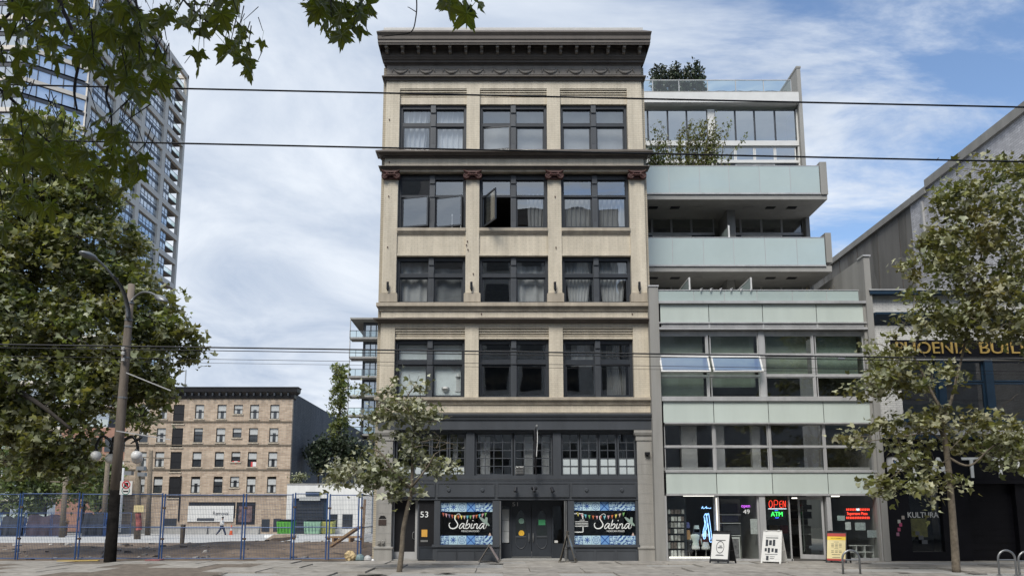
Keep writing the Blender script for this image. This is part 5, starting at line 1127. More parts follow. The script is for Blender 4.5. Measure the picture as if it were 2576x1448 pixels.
for (a, c, e_, f_, kd) in opens:
    W_, H_ = c-a, f_-e_; key = (kd, ri.choice((0,1,2,3)) if kd != 2 else 0)
    if key not in sp0:
        b = MB()
        if kd == 2:
            b.box(0,W_,.12,.2,0,H_); b.box(.05,W_-.05,.08,.12,H_*.05,H_*.48); b.box(.05,W_-.05,.08,.12,H_*.52,H_*.95); sp0[key] = b.build('fire_door', MT['black'], AB)
        else:
            b.box(0,.05,.1,.2,0,H_); b.box(W_-.05,W_,.1,.2,0,H_); b.box(.05,W_-.05,.1,.2,0,.06); b.box(.05,W_-.05,.1,.2,H_-.06,H_); b.box(.05,W_-.05,.09,.19,H_*.48,H_*.54); f_ = b.build('window', MT['black'], AB); sp0[key] = f_
            MB().quad((.05,.15,.06),(W_-.05,.15,.06),(W_-.05,.15,H_-.06),(.05,.15,H_-.06)).build('pane', MT['farglass'], f_)
            v = key[1]; k0 = (.5,.56,.78,.66)[v]; MB().box(.06,W_-.06,.135,.145,H_*k0,H_-.06).build('blind', MT['blindw'], f_)
            if v in (1,3):
                MB().box(.06,W_*.34,.135,.145,.07,H_*k0-.01).build('curtain', MT['blindw'], f_); MB().box(W_*.7,W_-.06,.135,.145,.07,H_*k0-.01).build('curtain', MT['blindw'], f_)
        MB().box(-.1,W_+.1,-.1,.1,-.12,0).build('sill', MT['tan'], sp0[key]); o = sp0[key]
    else: o = copy_tree(sp0[key], AB)
    o.location = (a, AY, e_)
for px, py, m_ in ((593,1166,(.55,.05,.05)),(640,1168,(.5,.06,.06))):
    X, z_ = ax(px,py), az(py); MB().box(X-.38, X+.38, AY+.02, AY+.05, z_-.2, z_+.3).build('red_white_flag', M('flag_red_%d' % px, m_, .7, var=.1), AB); MB().box(X-.18, X+.18, AY+.005, AY+.019, z_-.18, z_+.28).build('flag_middle', MT['white'], AB)
    if px == 593: MB().box(X-.07, X+.07, AY-.005, AY+.004, z_-.03, z_+.13).build('flag_emblem', M('flag_leaf', (.55,.05,.05), .7), AB)
for px, a, c in ((502,478,587),(625,598,638)):
    MB().box(ax(a-4,1290), ax(c+4,1290), AY-.02, AY+.02, az(1318 if px > 600 else 1302), az(1262)).build('shop_window', MT['black'], AB)
MB().box(ax(601,1290), ax(634,1290), AY-.06, AY-.03, az(1312), az(1272)).build('poster', M('dark_red_poster', (.12,.08,.08), .6, var=.8, ns=2.5), AB)
MB().box(ax(473,1292), ax(588,1292), AY-.12, AY-.08, az(1311), az(1271)).build('banner', MT['white'], AB)
txt('Removal', ax(577,1290)-ax(537,1290), 9/24., (ax(557,1290), AY-.13, az(1290)), MT['slate'], AB, 'banner_lettering', .02)
MB().box(ax(497,1302), ax(540,1302), AY-.13, AY-.121, az(1309), az(1302)).build('banner_print', MT['slate'], AB)
for a, c, yb_, yt_ in ((412,444,1330,1303),(658,678,1336,1305),(688,707,1336,1303)): MB().box(ax(a,1320), ax(c,1320), AY-.05, AY+.05, max(G0,az(yb_)), az(yt_)).build('boarded_door', MT['slate_d'], AB)
MB().box(ax0, ax(655,1330), AY-.06, AY+.02, G0, az(1322)).build('plinth', MT['concrete'], AB)
b = MB(); b.tube([(ax(456,1200),AY-.1,az(1195)),(ax(456,1200),AY-.1,az(1310))], .07, 6); b.build('downpipe', MT['black'], AB)
set_base(AB, ((ax0+ax1)/2, AY, G0))
# radio mast behind
p = at(468,930,150); q = at(466,985,150); o = MB().tube([q-Vector((0,0,25)),p], [.25,.12], 6).build('radio_mast', MT['alu']); tag(o, 'thin grey mast rising behind the black cornice', 'mast')
# white garage with roof terrace
GB = empty('white_garage', 'low white garage building with dark roller door beside the brick apartment', 'building')
gY = 79.0; g0, g1 = ax1+.05, PXx(935,1280,gY); gz = lambda y: PZ(y,gY); gx = lambda x: PXx(x,1280,gY)
b = MB(); zt_ = gz(1218); 
b.box(g0, gx(738), gY, gY+10, G0, zt_); b.box(gx(738), gx(825), gY, gY+10, gz(1252), zt_); b.box(gx(825), g1, gY, gY+10, G0, zt_); b.build('wall', M('white_render', (.62,.62,.60), .85, var=.1, streak=True), GB)
MB().box(gx(738), gx(825), gY+.35, gY+.45, G0, gz(1252)).build('roller_door', MT['navy'], GB)
for i in range(10): z_ = G0+.1+.33*i; MB().box(gx(739), gx(812), gY+.3, gY+.35, z_, z_+.28).build('shutter_slat', MT['slate_d'], GB)
MB().box(gx(768), gx(805), gY-.12, gY-.02, gz(1246), gz(1236)).build('sign_plate', MT['navy'], GB); MB().box(gx(752), gx(804), gY-.06, gY+.3, gz(1258), gz(1249)).build('name_board', MT['blindw'], GB)
for a, c in ((829,850),(862,888)): MB().box(gx(a), gx(c), gY-.03, gY+.01, gz(1328), gz(1292)).build('window', MT['farglass'], GB)
MB().box(g0, g1, gY-.06, gY+10.05, zt_+.002, zt_+.12).build('coping', MT['conc'], GB)
b = MB()
for i in range(14): X = gx(790)+(g1-gx(790))*i/13; b.bar((X,gY+1,zt_+.1),(X,gY+1,zt_+1.1),.04,.04)
b.box(gx(790), g1, gY+.98, gY+1.02, zt_+1.1, zt_+1.16); b.box(gx(790), g1, gY+.98, gY+1.02, zt_+.6, zt_+.63); b.build('roof_railing', MT['black'], GB); set_base(GB, ((g0+g1)/2, gY, G0))
def dumpster(px0, px1, Y, col, name_l):
    r_ = empty('dumpster', name_l, 'dumpster'); x0, x1 = PXx(px0,1330,Y), PXx(px1,1330,Y); b = MB(); z0 = G0+.12
    b.hexa([(x0+.08,Y,z0),(x1-.08,Y,z0),(x1-.08,Y+1.2,z0),(x0+.08,Y+1.2,z0),(x0,Y-.15,z0+1.15),(x1,Y-.15,z0+1.15),(x1,Y+1.3,z0+1.3),(x0,Y+1.3,z0+1.3)]); b.build('bin', M('bin_paint', col, .6, var=.4, ns=3), r_)
    b = MB(); b.box(x0-.03,x1+.03,Y-.2,Y+1.3,z0+1.3,z0+1.36); b.build('lid', MT['slate_d'], r_)
    for i in range(5): X = x0+(x1-x0)*(i+.5)/5; MB().box(X-.03,X+.03,Y-.17,Y-.05,z0+.2,z0+1.1).build('rib', M('bin_rib', [q*.8 for q in col], .6), r_)
    for X in (x0+.2,x1-.2): MB().tube([(X-.04,Y+.2,G0+.08),(X+.04,Y+.2,G0+.08)], .08, 8).build('wheel', MT['black'], r_)
    set_base(r_, ((x0+x1)/2, Y, G0))
dumpster(696,736,76,(.09,.33,.04),'bright green steel dumpster by the dark roller door'); dumpster(764,806,76.5,(.25,.42,.30),'pale green graffiti covered dumpster under the name board'); dumpster(806,838,77,(.42,.42,.12),'yellowish dumpster between roller door and white wall')
# ------------------------------------------------------------------ residential tower
TW = empty('residential_tower', 'very tall beige framed residential tower with bluish windows rising behind the trees', 'building')
TYn, TYf = 131.0, 172.0; TX = (at(466,192,TYf).x + at(417,790,TYf).x)/2 + 1.4
ztop = PZ(192, TYf)
MT['beige'] = M('beige_concrete', (.58,.54,.48), .8, var=.08, ns=.3); MT['towglass'] = M('blue_grey_tower_glass', (.56,.60,.63), .06, metal=.6, var=.25, ns=.25, spec=1.0); MT['dkpanel'] = M('dark_spandrel', (.05,.055,.065), .4, var=.1)
nb = 4; PIT_ = 5.75; NM = int(ztop//PIT_)
ye = [TYn+(TYf-TYn)*q for q in (0,.245,.50,.75,1.)]
b = MB()
for y_ in ye[:-1]: b.box(TX-.6, TX, y_-.75, y_+.75, 0, ztop)
b.box(TX-.8, TX-.0, TYf-.9, TYf, 0, ztop)
for m_ in range(NM+1): z_ = ztop-PIT_*m_; b.box(TX-.7, TX-.02, TYn, TYf-.02, z_-1.15, z_)
b.box(TX-16, TX-15.4, TYf-.5, TYf, 0, ztop); b.box(TX-16, TX, TYf-.6, TYf-.01, ztop-.9, ztop-.001)
b.build('frame', MT['beige'], TW)
MB().box(TX-30, TX-4.5, TYn+3, TYf-9.8, 0, ztop-2).build('core', MT['dkpanel'], TW)
MB().box(TX-14, TX-1.6, TYn+.5, ye[3]+4.8, 0, ztop-1).build('inner_wall', MT['dkpanel'], TW)
wp = {}
for k_ in range(nb):
    y0, y1 = ye[k_]+.55, ye[k_+1]-.55
    if k_ == nb-1: y1 = ye[k_]+4.6
    L_ = y1-y0; b = MB(); n_ = 6 if k_ < 3 else 3
    for fl in range(2):
        h0 = .1+fl*2.55; h1 = h0+1.85
        b.m = 0; b.quad((-.5,0,h0),(-.5,L_,h0),(-.5,L_,h1),(-.5,0,h1)); b.m = 1; b.box(-.6,-.45,0,L_,h1,h1+.7 if fl == 0 else h1+.35)
        for q in range(n_+1): y_ = L_*q/n_; b.box(-.5,-.44,y_-.03,y_+.03,h0,h1)
        b.box(-.5,-.44,0,L_,h0+.55,h0+.6)
    wp[k_] = b.build('window', [MT['towglass'], MT['dkpanel']], TW)
    for m_ in range(NM):
        o = wp[k_] if m_ == 0 else like(wp[k_]); o.location = (TX, y0, ztop-PIT_*(m_+1))
b = MB(); b.box(-9,-.1,0,5.2,-.18,0); sl = None
for m_ in range(NM*2):
    z_ = ztop-.9-PIT_/2*(m_+1)+.1; bb = MB() 
    if sl is None:
        bb.m = 0; bb.box(TX-9, TX-.75, ye[3]+4.6, TYf-.6, -.25, 0); bb.m = 1; bb.quad((TX-.8,ye[3]+4.8,0),(TX-.8,TYf-.6,0),(TX-.8,TYf-.6,1.0),(TX-.8,ye[3]+4.8,1.0)); bb.quad((TX-8,TYf-.65,0),(TX-.8,TYf-.65,0),(TX-.8,TYf-.65,1.0),(TX-8,TYf-.65,1.0)); bb.m = 2; bb.box(TX-.85,TX-.75,ye[3]+4.8,TYf-.6,1.0,1.06)
        sl = bb.build('balcony', [MT['dkpanel'], MT['clear'], MT['alu']], TW); o = sl
    else: o = like(sl)
    o.location.z = z_
# front of the tower: angled bay, then deep white balconies
b = MB(); F = [(TX,TYn-.5),(TX-7.5,TYn-7),(TX-16,TYn-7),(TX-16,TYn-1)]
bayw = None; balc = None
for m_ in range(NM*2):
    z_ = ztop-.6-PIT_/2*(m_+1)
    if bayw is None:
        bb = MB(); bb.m = 0
        for (p, q) in ((F[0],F[1]),(F[1],F[2])):
            bb.m = 0; bb.quad((p[0],p[1],.35),(q[0],q[1],.35),(q[0],q[1],2.3),(p[0],p[1],2.3)); bb.m = 1
            n_ = 5
            for i in range(n_+1): X = p[0]+(q[0]-p[0])*i/n_; Yv = p[1]+(q[1]-p[1])*i/n_; bb.box(X-.06,X+.06,Yv-.1,Yv+.05,.35,2.3)
            bb.hexa([(p[0],p[1]-.12,2.3),(q[0],q[1]-.12,2.3),(q[0],q[1]+.3,2.3),(p[0],p[1]+.3,2.3),(p[0],p[1]-.12,2.88),(q[0],q[1]-.12,2.88),(q[0],q[1]+.3,2.88),(p[0],p[1]+.3,2.88)])
        bayw = bb.build('bay_window', [MT['towglass'], MT['dkpanel']], TW); o = bayw
        bb = MB(); bb.m = 0; bb.box(TX-34,TX-16.8,TYn-9,TYn+2,-.3,0); bb.m = 1; bb.box(TX-34,TX-16.8,TYn-9.05,TYn-9,0,1.25); bb.m = 2; bb.box(TX-34,TX-16.8,TYn-2,TYn+1,0,2.2)
        balc = bb.build('balcony', [MT['dkpanel'], MT['balc'], MT['dkpanel']], TW); o2 = balc
    else: o = like(bayw); o2 = like(balc)
    o.location.z = z_; o2.location.z = z_
    if m_ % 2 == 1:
        bb = MB()
        for (p, q) in ((F[0],F[1]),(F[1],F[2])): bb.hexa([(p[0],p[1]-.4,0),(q[0],q[1]-.4,0),(q[0],q[1]+.3,0),(p[0],p[1]+.3,0),(p[0],p[1]-.4,.75),(q[0],q[1]-.4,.75),(q[0],q[1]+.3,.75),(p[0],p[1]+.3,.75)])
        o3 = bb.build('beam', MT['beige'], TW); o3.location.z = z_-.45
b = MB(); b.box(TX-17,TX-16,TYn-7.4,TYn,0,ztop); b.build('frame', MT['beige'], TW)
set_base(TW, (TX, TYn, 0))
# lower pale block seen through the tree
LB = empty('balcony_block', 'pale apartment block with deep balconies glimpsed through the tree at left', 'building')
b = MB(); Y = 100.; x0, x1 = PXx(-250,1050,Y), PXx(290,1050,Y)
for i in range(9):
    z_ = .5+3.*i; b.m = 0; b.box(x0,x1,Y-1.8,Y+8,z_-.35,z_); b.m = 1; b.box(x0,x1,Y-1.82,Y-1.78,z_,z_+.95); b.m = 2; b.box(x0,x1,Y+.5,Y+8,z_,z_+2.65)
b.build('storeys', [MT['beige'], MT['balc'], MT['dkpanel']], LB)
for i in range(9):
    for j in range(6): X = x0+(x1-x0)*(j+.5)/6; MB().box(X-1.3,X+1.3,Y+.42,Y+.5,.6+3*i,2.7+3*i).build('window', MT['towglass'], LB)
set_base(LB, ((x0+x1)/2, Y, 0))
RB = empty('red_brick_block', 'low red brick block with white band behind the street lamp', 'building')
b = MB(); Y = 92.; x0, x1 = PXx(150,1150,Y), PXx(330,1150,Y); b.m = 0; b.box(x0,x1,Y,Y+10,-.5,PZ(1075,Y)); b.m = 1; b.box(x0-.1,x1+.1,Y-.3,Y,PZ(1172,Y),PZ(1158,Y)); b.m = 0
b.build('wall', [M('red_brick_far', (.30,.17,.125), .85, var=.2, ns=1), MT['white']], RB)
for j in range(5): X = x0+(x1-x0)*(j+.5)/5; MB().box(X-.7,X+.7,Y-.06,Y-.01,PZ(1135,Y),PZ(1100,Y)).build('window', MT['farglass'], RB)
set_base(RB, ((x0+x1)/2, Y, -.5))
# balcony condo behind the main building
CB = empty('balcony_condo', 'slim condo tower with stacked dark balconies beside the cream building', 'building')
cY = 120.; cz = lambda y: PZ(y,cY); cx_ = lambda x, y=950: PXx(x,y,cY)
b = MB(); b.box(cx_(905), cx_(1010), cY+2, cY+14, -.5, cz(802)); b.build('wall', MT['dkpanel'], CB)
MB().box(cx_(877), cx_(1010), cY-.2, cY+14, cz(803), cz(799)).build('roof', MT['conc'], CB)
MB().box(cx_(877), cx_(878.5), cY-.2, cY+.1, 0, cz(803)).build('corner_column', MT['alu'], CB)
for i in range(8):
    zt_ = cz(848+48.5*i)
    b = MB(); b.m = 0; b.box(cx_(877), cx_(1010), cY-.2, cY+2, zt_-.3, zt_); b.m = 1; b.quad((cx_(877),cY-.15,zt_),(cx_(1010),cY-.15,zt_),(cx_(1010),cY-.15,zt_+1.0),(cx_(877),cY-.15,zt_+1.0)); b.m = 2; b.box(cx_(877),cx_(1010),cY-.2,cY-.12,zt_+1.0,zt_+1.08)
    for q in range(9): X = cx_(877)+(cx_(1010)-cx_(877))*q/8; b.box(X-.03,X+.03,cY-.18,cY-.12,zt_,zt_+1.0)
    b.build('balcony', [MT['conc'], MT['clear'], MT['black']], CB)
    for q in range(3): X = cx_(912+q*14); MB().box(X, X+.7, cY+1.9, cY+2, zt_+.1, zt_+2.4).build('window', MT['towglass'], CB)
set_base(CB, (cx_(940), cY, -.5))
# ------------------------------------------------------------------ the row across the street, behind the camera (seen in the windows)
def opposite(x0, x1, h_, wall, nb_, nf, label, cornice=True):
    r_ = empty('opposite_building', label, 'building'); Y = -4.2; b = MB(); b.box(x0, x1, Y-14, Y, 0, h_); b.build('wall', wall, r_)
    if cornice: MB().box(x0-.1, x1+.1, Y, Y+.9, h_-1.1, h_+.2).build('cornice', MT['taupe'], r_)
    w_ = None; pw = (x1-x0)/nb_
    for j in range(nf):
        for i in range(nb_):
            if w_ is None: bb = MB(); bb.box(0,pw*.62,.0,.05,0,(h_-6)/nf*.62); w_ = bb.build('window', MT['farglass'], r_); o = w_
            else: o = like(w_)
            o.location = (x0+pw*(i+.19), Y, 4.6+(h_-6)/nf*j)
    set_base(r_, ((x0+x1)/2, Y, 0))
opposite(-70,-17,17,M('opp_grey', (.12,.115,.11), .8, var=.15),14,4,'grey stone office block across the street from the vacant lot')
opposite(-16.8,-2,23,M('opp_brown', (.32,.29,.27), .8, var=.15),4,5,'brown brick warehouse across the street with a projecting cornice')
opposite(-1.8,9,25,M('opp_pale', (.55,.54,.52), .8, var=.15),4,6,'pale stone office building across the street from the restaurant')
opposite(9.2,64,19,M('opp_dark', (.30,.30,.31), .8, var=.15),16,4,'dark brick block across the street from the glass building')
# ================================================================== TREES
LV = np.array([(0,0,0),(.30,.03,.05),(.52,.42,.10),(.22,.46,.03),(0,1,-.06),(-.22,.46,.03),(-.52,.42,.10),(-.30,.03,.05)]); LVF = [(0,1,2,3,4),(0,4,5,6,7)]
QV = np.array([(0,0,0),(.34,.5,.06),(0,1,-.04),(-.34,.5,.06)]); QVF = [(0,1,2),(0,2,3)]
def leaf_mesh(name, pos, size, up, mat, parent, rs, simple=False, jit=.75, droop=0.):
    """one mesh of many leaves: pos (n,3)"""
    V, F_ = (QV, QVF) if simple else (LV, LVF); n = len(pos); k = len(V)
    nrm = rs.normal(size=(n,3))*jit + np.array(up); nrm /= np.linalg.norm(nrm,axis=1)[:,None]
    t = rs.normal(size=(n,3)) + np.array((0,0,-droop)); t -= nrm*(t*nrm).sum(1)[:,None]; t /= np.linalg.norm(t,axis=1)[:,None]
    bt = np.cross(nrm, t); sz = size*np.clip(rs.lognormal(-.08,.34,size=n),.35,1.7)
    P = pos[:,None,:] + (V[None,:,0,None]*bt[:,None,:] + V[None,:,1,None]*t[:,None,:] + V[None,:,2,None]*nrm[:,None,:])*sz[:,None,None]
    me = bpy.data.meshes.new(name); nf = len(F_); fl = np.concatenate([np.array(f) for f in F_]); lens = np.array([len(f) for f in F_])
    me.vertices.add(n*k); me.vertices.foreach_set('co', P.reshape(-1).astype(np.float32))
    loops = (np.arange(n)[:,None]*k + fl[None,:]).reshape(-1); me.loops.add(len(loops)); me.loops.foreach_set('vertex_index', loops.astype(np.int32))
    tot = np.tile(lens, n); st = np.concatenate([[0], np.cumsum(tot)[:-1]]); me.polygons.add(n*nf); me.polygons.foreach_set('loop_start', st.astype(np.int32)); me.polygons.foreach_set('loop_total', tot.astype(np.int32))
    me.materials.append(mat); me.update(calc_edges=True); me.validate()
    o = bpy.data.objects.new(name, me); COL.objects.link(o); o.parent = parent
    o['kind'] = 'stuff'; return o
def tree(name, label, base, trunk, lobes, nclus, nleaf, size, cr, leafmat, seed, barkmat=None, cat='tree', group=None, simple=False, up=(0,0,.8), twig=(.010,.022), bare=(), shell=.55, sx=1.):
    """trunk: [[(Vector, radius)...], ...] stems; lobes: [(centre, (rx,ry,rz), weight)]"""
    rs = np.random.RandomState(seed); r_ = empty(name, label, cat, group); barkmat = barkmat or MT['bark']
    tb = MB(); nodes = []
    for stem in trunk:
        P = spline([Vector((*p, 0)).to_3d() if len(p) == 2 else Vector(p) for p, _ in stem], 5); rr = []
        for i in range(len(P)): u = i/5.; k_ = min(int(u), len(stem)-2); rr.append(stem[k_][1]+(stem[k_+1][1]-stem[k_][1])*(u-k_))
        tb.tube(P, rr, 9); nodes += [tuple(p) for p in P[3:]]
    tb.build('trunk', barkmat, r_, smooth=True)
    wts = np.array([l[2] for l in lobes], float); wts /= wts.sum()
    C = []
    for q in range(nclus):
        l_ = lobes[rs.choice(len(lobes), p=wts)]; d = rs.normal(size=3); d /= np.linalg.norm(d); d *= rs.uniform(shell**3,1)**(1/3.)
        C.append(np.array(l_[0]) + d*np.array(l_[1]))
    C = np.array(C); N = np.array(nodes); dist = np.array([np.min(np.linalg.norm(N-c,axis=1)) for c in C]); C = C[np.argsort(dist)]
    bb = MB(); NL = list(nodes)
    for c in C:
        A = np.array(NL); dd = A - c; cost = np.linalg.norm(dd,axis=1) + np.maximum(0, dd[:,2])*.6; i = int(np.argmin(cost)); a = A[i]
        mid = (a+c)/2 + rs.normal(size=3)*.06*np.linalg.norm(a-c) + np.array((0,0,.05*np.linalg.norm(a-c))); ln = np.linalg.norm(a-c)
        r0 = min(twig[1]*2.2, twig[0]+ (twig[1]-twig[0])*ln); bb.tube([a, mid, c], [r0, (r0+twig[0])/2, twig[0]*.6], 4, False); NL.append(tuple(mid)); NL.append(tuple(c))
    for P in bare: bb.tube(P, [twig[1]*.8]+[twig[0]*.6]*(len(P)-1), 4, False)
    bb.build('branches', barkmat, r_)['kind'] = 'stuff'
    pos = np.concatenate([c + rs.normal(size=(nleaf,3))*np.array(cr)*rs.uniform(.6,1.3) for c in C])
    leaf_mesh('crown', pos, size, up, leafmat, r_, rs, simple)
    set_base(r_, base); return r_
def LB_(lst, Y, thick, zoom=None, kk=1.):
    """photo lobes (x, y, rx, ry [,dY]) -> world ellipsoids at depth Y"""
    out = []
    for l_ in lst:
        x, y, rx, ry = l_[:4]; dY = l_[4] if len(l_) > 4 else 0.
        if zoom: x, y = zoom(x, y); rx *= zoom(1,0)[0]-zoom(0,0)[0]; ry *= zoom(1,0)[0]-zoom(0,0)[0]
        c = at(x, y, Y+dY); s = (at(x+1, y, Y+dY)-c).x; out.append((tuple(c), (rx*s, min(thick, max(rx,ry)*s*1.1), ry*s), rx*ry*s*s))
    return out
LF = {'young': LEAF('young_leaf', (.16,.182,.085), (.35,.365,.265), .03, .5), 'right': LEAF('street_leaf', (.16,.175,.06), (.29,.305,.19), .045, .5), 'big': LEAF('plane_leaf', (.132,.16,.052), (.25,.275,.17), .045, .5, .38), 'fg': LEAF('near_leaf', (.10,.13,.034), (.135,.168,.065), .04, .5, .5),
      'dark': LEAF('conifer_leaf', (.03,.045,.024), (.04,.055,.03), .02, .5, .1), 'poplar': LEAF('poplar_leaf', (.12,.15,.045), (.17,.20,.09), .03, .5), 'bam': LEAF('bamboo_leaf', (.13,.155,.045), (.16,.19,.07), .04, .4), 'park': LEAF('park_leaf', (.10,.14,.045), (.14,.18,.08), .03, .5)}
Zt = zoomer(821.8, 922.4, .3631)
def tp(l, Y, zoom=None): return [((*at(*(zoom(x,y) if zoom else (x,y)), Y+dy),), r) for x, y, r, dy in l]
T1Y = 22.0
b0 = at(1004,1441,T1Y); b0.z = 0
tree('young_tree', 'young street tree with leaning trunk and pale leaves before the restaurant', b0,
     [[((b0.x,T1Y,-.05),.085)] + tp([(520,1270,.072,0),(530,1130,.066,0),(555,1000,.062,0),(575,920,.060,0),(588,840,.056,0)], T1Y, Zt),
      tp([(588,840,.05,0),(592,740,.045,.05),(596,620,.038,.1),(604,480,.03,.1),(606,380,.024,0),(560,290,.016,0)], T1Y, Zt),
      tp([(588,840,.04,0),(540,800,.036,-.2),(450,710,.03,-.5),(390,610,.025,-.6),(320,565,.018,-.6)], T1Y, Zt),
      tp([(590,830,.035,0),(640,770,.03,-.3),(700,690,.024,-.4),(745,610,.018,-.5)], T1Y, Zt),
      tp([(560,830,.03,0),(430,740,.024,.5),(330,700,.018,.8),(200,720,.012,.9)], T1Y, Zt)],
     LB_([(560,310,200,80),(690,320,110,60),(300,340,70,50),(270,160,55,45),(430,165,50,35),(670,130,35,30),(500,90,20,25),(560,480,90,60),(590,590,85,60),(310,500,60,70),(190,730,180,85),(330,640,110,90),(430,760,130,90),(540,880,130,45),(280,850,70,30),(780,700,110,70),(640,430,60,30),(85,770,70,40)], T1Y, .9, Zt), 205, 14, .14, (.16,.16,.12), LF['young'], 21,
     bare=[[tuple(at(*Zt(x,y), T1Y-.2)) for x, y in P] for P in ([(600,560),(680,540),(760,560),(850,520)],[(740,610),(800,570),(880,560)],[(760,560),(790,490),(740,450)],[(560,290),(560,180),(500,90),(520,40)],[(560,200),(620,120),(640,60)],[(545,240),(590,150),(570,50)],[(700,380),(780,370),(870,340)],[(660,520),(740,500),(900,540)])])
b0 = at(2406,1442,T1Y); b0.z = 0
tree('street_tree', 'slender street tree with pale trunk spreading over the black tattoo shop front', b0,
     [[((b0.x,T1Y,-.05),.115)] + tp([(2400,1350,.10,0),(2393,1260,.092,0),(2386,1180,.085,0),(2375,1100,.075,0),(2358,1060,.06,0)], T1Y),
      tp([(2372,1080,.05,0),(2365,1030,.045,.2),(2330,960,.035,.3),(2300,900,.028,.3),(2260,860,.018,.2)], T1Y),
      tp([(2386,1150,.04,0),(2440,1170,.03,-.2),(2500,1120,.025,-.4),(2570,1090,.018,-.5)], T1Y),
      tp([(2372,1070,.05,0),(2400,980,.04,.3),(2430,850,.034,.5),(2460,700,.028,.6),(2480,560,.022,.6),(2500,440,.014,.6)], T1Y),
      tp([(2380,1110,.03,0),(2340,1090,.024,-.3),(2280,1095,.018,-.5),(2180,1110,.012,-.6)], T1Y)],
     LB_([(2470,425,75,35),(2540,470,90,50),(2520,560,110,70),(2410,610,90,60),(2340,660,70,50),(2350,610,40,25),(2490,680,120,70),(2570,760,90,100),(2420,760,100,60),(2490,820,100,40),(2330,815,80,35),(2590,860,50,50),(2240,860,60,30),(2230,905,50,25),(2310,945,100,35),(2200,975,75,30),(2255,955,60,35),(2240,1085,90,20),(2150,1110,60,22),(2300,1060,60,25),(2360,1050,40,40),(2290,1120,60,25),(2490,1095,110,40),(2550,1140,80,45),(2460,1060,50,25),(2215,1210,50,20),(2270,1225,85,25),(2340,1185,50,25),(2298,1165,38,22),(2310,1265,50,14),(2430,1215,35,14),(2400,505,50,40),(2310,730,45,30)], T1Y, 1.3), 560, 22, .155, (.18,.18,.13), LF['right'], 22, twig=(.008,.018),
     bare=[[tuple(at(x,y,T1Y-.3)) for x, y in P] for P in ([(2386,1150),(2340,1190),(2330,1160)],[(2390,1130),(2430,1090),(2500,1040),(2560,990)],[(2370,1110),(2320,1070),(2300,1100)],[(2385,1180),(2360,1190),(2345,1140),(2335,1125)],[(2330,900),(2290,840),(2270,810)])])
big = [(90,420,150,90),(190,500,130,90),(60,560,120,110),(240,610,110,80),(120,700,170,110),(300,690,80,60),(330,760,110,80),(90,830,150,100),(230,840,150,90),(390,820,70,60),(455,850,55,40),(475,900,30,22),(340,920,90,70),(380,980,60,45),(110,960,170,70),(250,980,110,60),(350,1050,60,25),(50,1060,90,70),(160,1090,110,60),(60,1150,90,60),(180,1180,60,30),(140,340,60,40),(-60,700,130,250),(-60,1000,120,120)]
bT = at(-190,1400,28.); bT.z = -.0
tree('plane_tree', 'large green plane tree filling the left side behind the utility pole', bT,
     [[((bT.x,28.,-.1),.42),((bT.x+.1,28.,2.5),.36),((bT.x+.3,28.,5.),.32)] + tp([(-60,800,.26,0),(20,620,.18,0),(90,480,.1,0)], 28.),
      tp([(-80,880,.2,0),(60,850,.15,-.5),(200,800,.11,-.8),(310,760,.07,-.8),(420,830,.035,-.5)], 28.), tp([(-90,950,.2,0),(40,930,.14,.8),(180,880,.1,1.),(300,900,.06,1.2)], 28.), tp([(-90,930,.16,0),(0,960,.12,-1.),(90,1010,.08,-1.5),(180,1080,.05,-1.5)], 28.), tp([(-40,760,.16,0),(90,700,.12,1.),(200,600,.08,1.2),(260,560,.04,1.)], 28.)],
     LB_(big, 28., 2.6), 1500, 34, .20, (.24,.26,.17), LF['big'], 23, barkmat=MT['bark_d'], twig=(.012,.03), shell=.35)
# ------------------------------------------------------------------ park trees, conifers and poplar behind the lot
def small_tree(name, label, px, pyb, pyt, w_px, Y, mat, seed, ncl, nl, size, col=False, group=None, cat='tree', rag=.5):
    base = at(px, pyb, Y); top = at(px, pyt, Y); H = top.z-base.z; wr = w_px*(at(px+1,pyb,Y)-base).x/2
    if col == 'cone': lob = [((base.x,Y,base.z+H*(.12+.8*i/7)), (wr*(1-.85*i/7), wr*(1-.85*i/7), H*.08), 1.2-i/7) for i in range(8)]
    elif col: lob = [((base.x+ .15*wr*math.sin(i*2.1),Y,base.z+H*(.15+.8*i/8)), (wr*(1-.7*abs(i/8-.35)), wr*.9, H*.09), 1) for i in range(9)]
    else:
        rs = np.random.RandomState(seed); lob = [((base.x+rs.uniform(-.6,.6)*wr, Y+rs.uniform(-.5,.5)*wr, base.z+H*rs.uniform(.35,.9)), (wr*.5, wr*.5, H*.16), 1) for i in range(9)]
    tree(name, label, base, [[((base.x,Y,base.z-.1),max(.08,H*.018)),((base.x+.05,Y,base.z+H*.4),H*.012),((base.x,Y,base.z+H*.85),.03)]], lob, ncl, nl, size, (wr*.22,wr*.22,wr*.18), mat, seed, barkmat=MT['bark_d'], group=group, cat=cat, simple=True, twig=(.02,.05), shell=.3)
small_tree('poplar_tree', 'tall narrow poplar beside the slim balcony condo', 848, 1225, 915, 52, 86, LF['poplar'], 31, 150, 24, .34, True)
small_tree('dark_conifer', 'dark spreading conifer next to the black side wall', 800, 1215, 1095, 80, 84, LF['dark'], 32, 90, 26, .34)
small_tree('dark_conifer', 'dark bushy conifer between poplar and young street tree', 880, 1220, 1085, 85, 85, LF['dark'], 33, 90, 26, .34)
small_tree('roof_shrub', 'pale round shrub on the white garage roof', 750, 1222, 1190, 44, 79.8, LF['young'], 34, 30, 14, .22, cat='shrub')
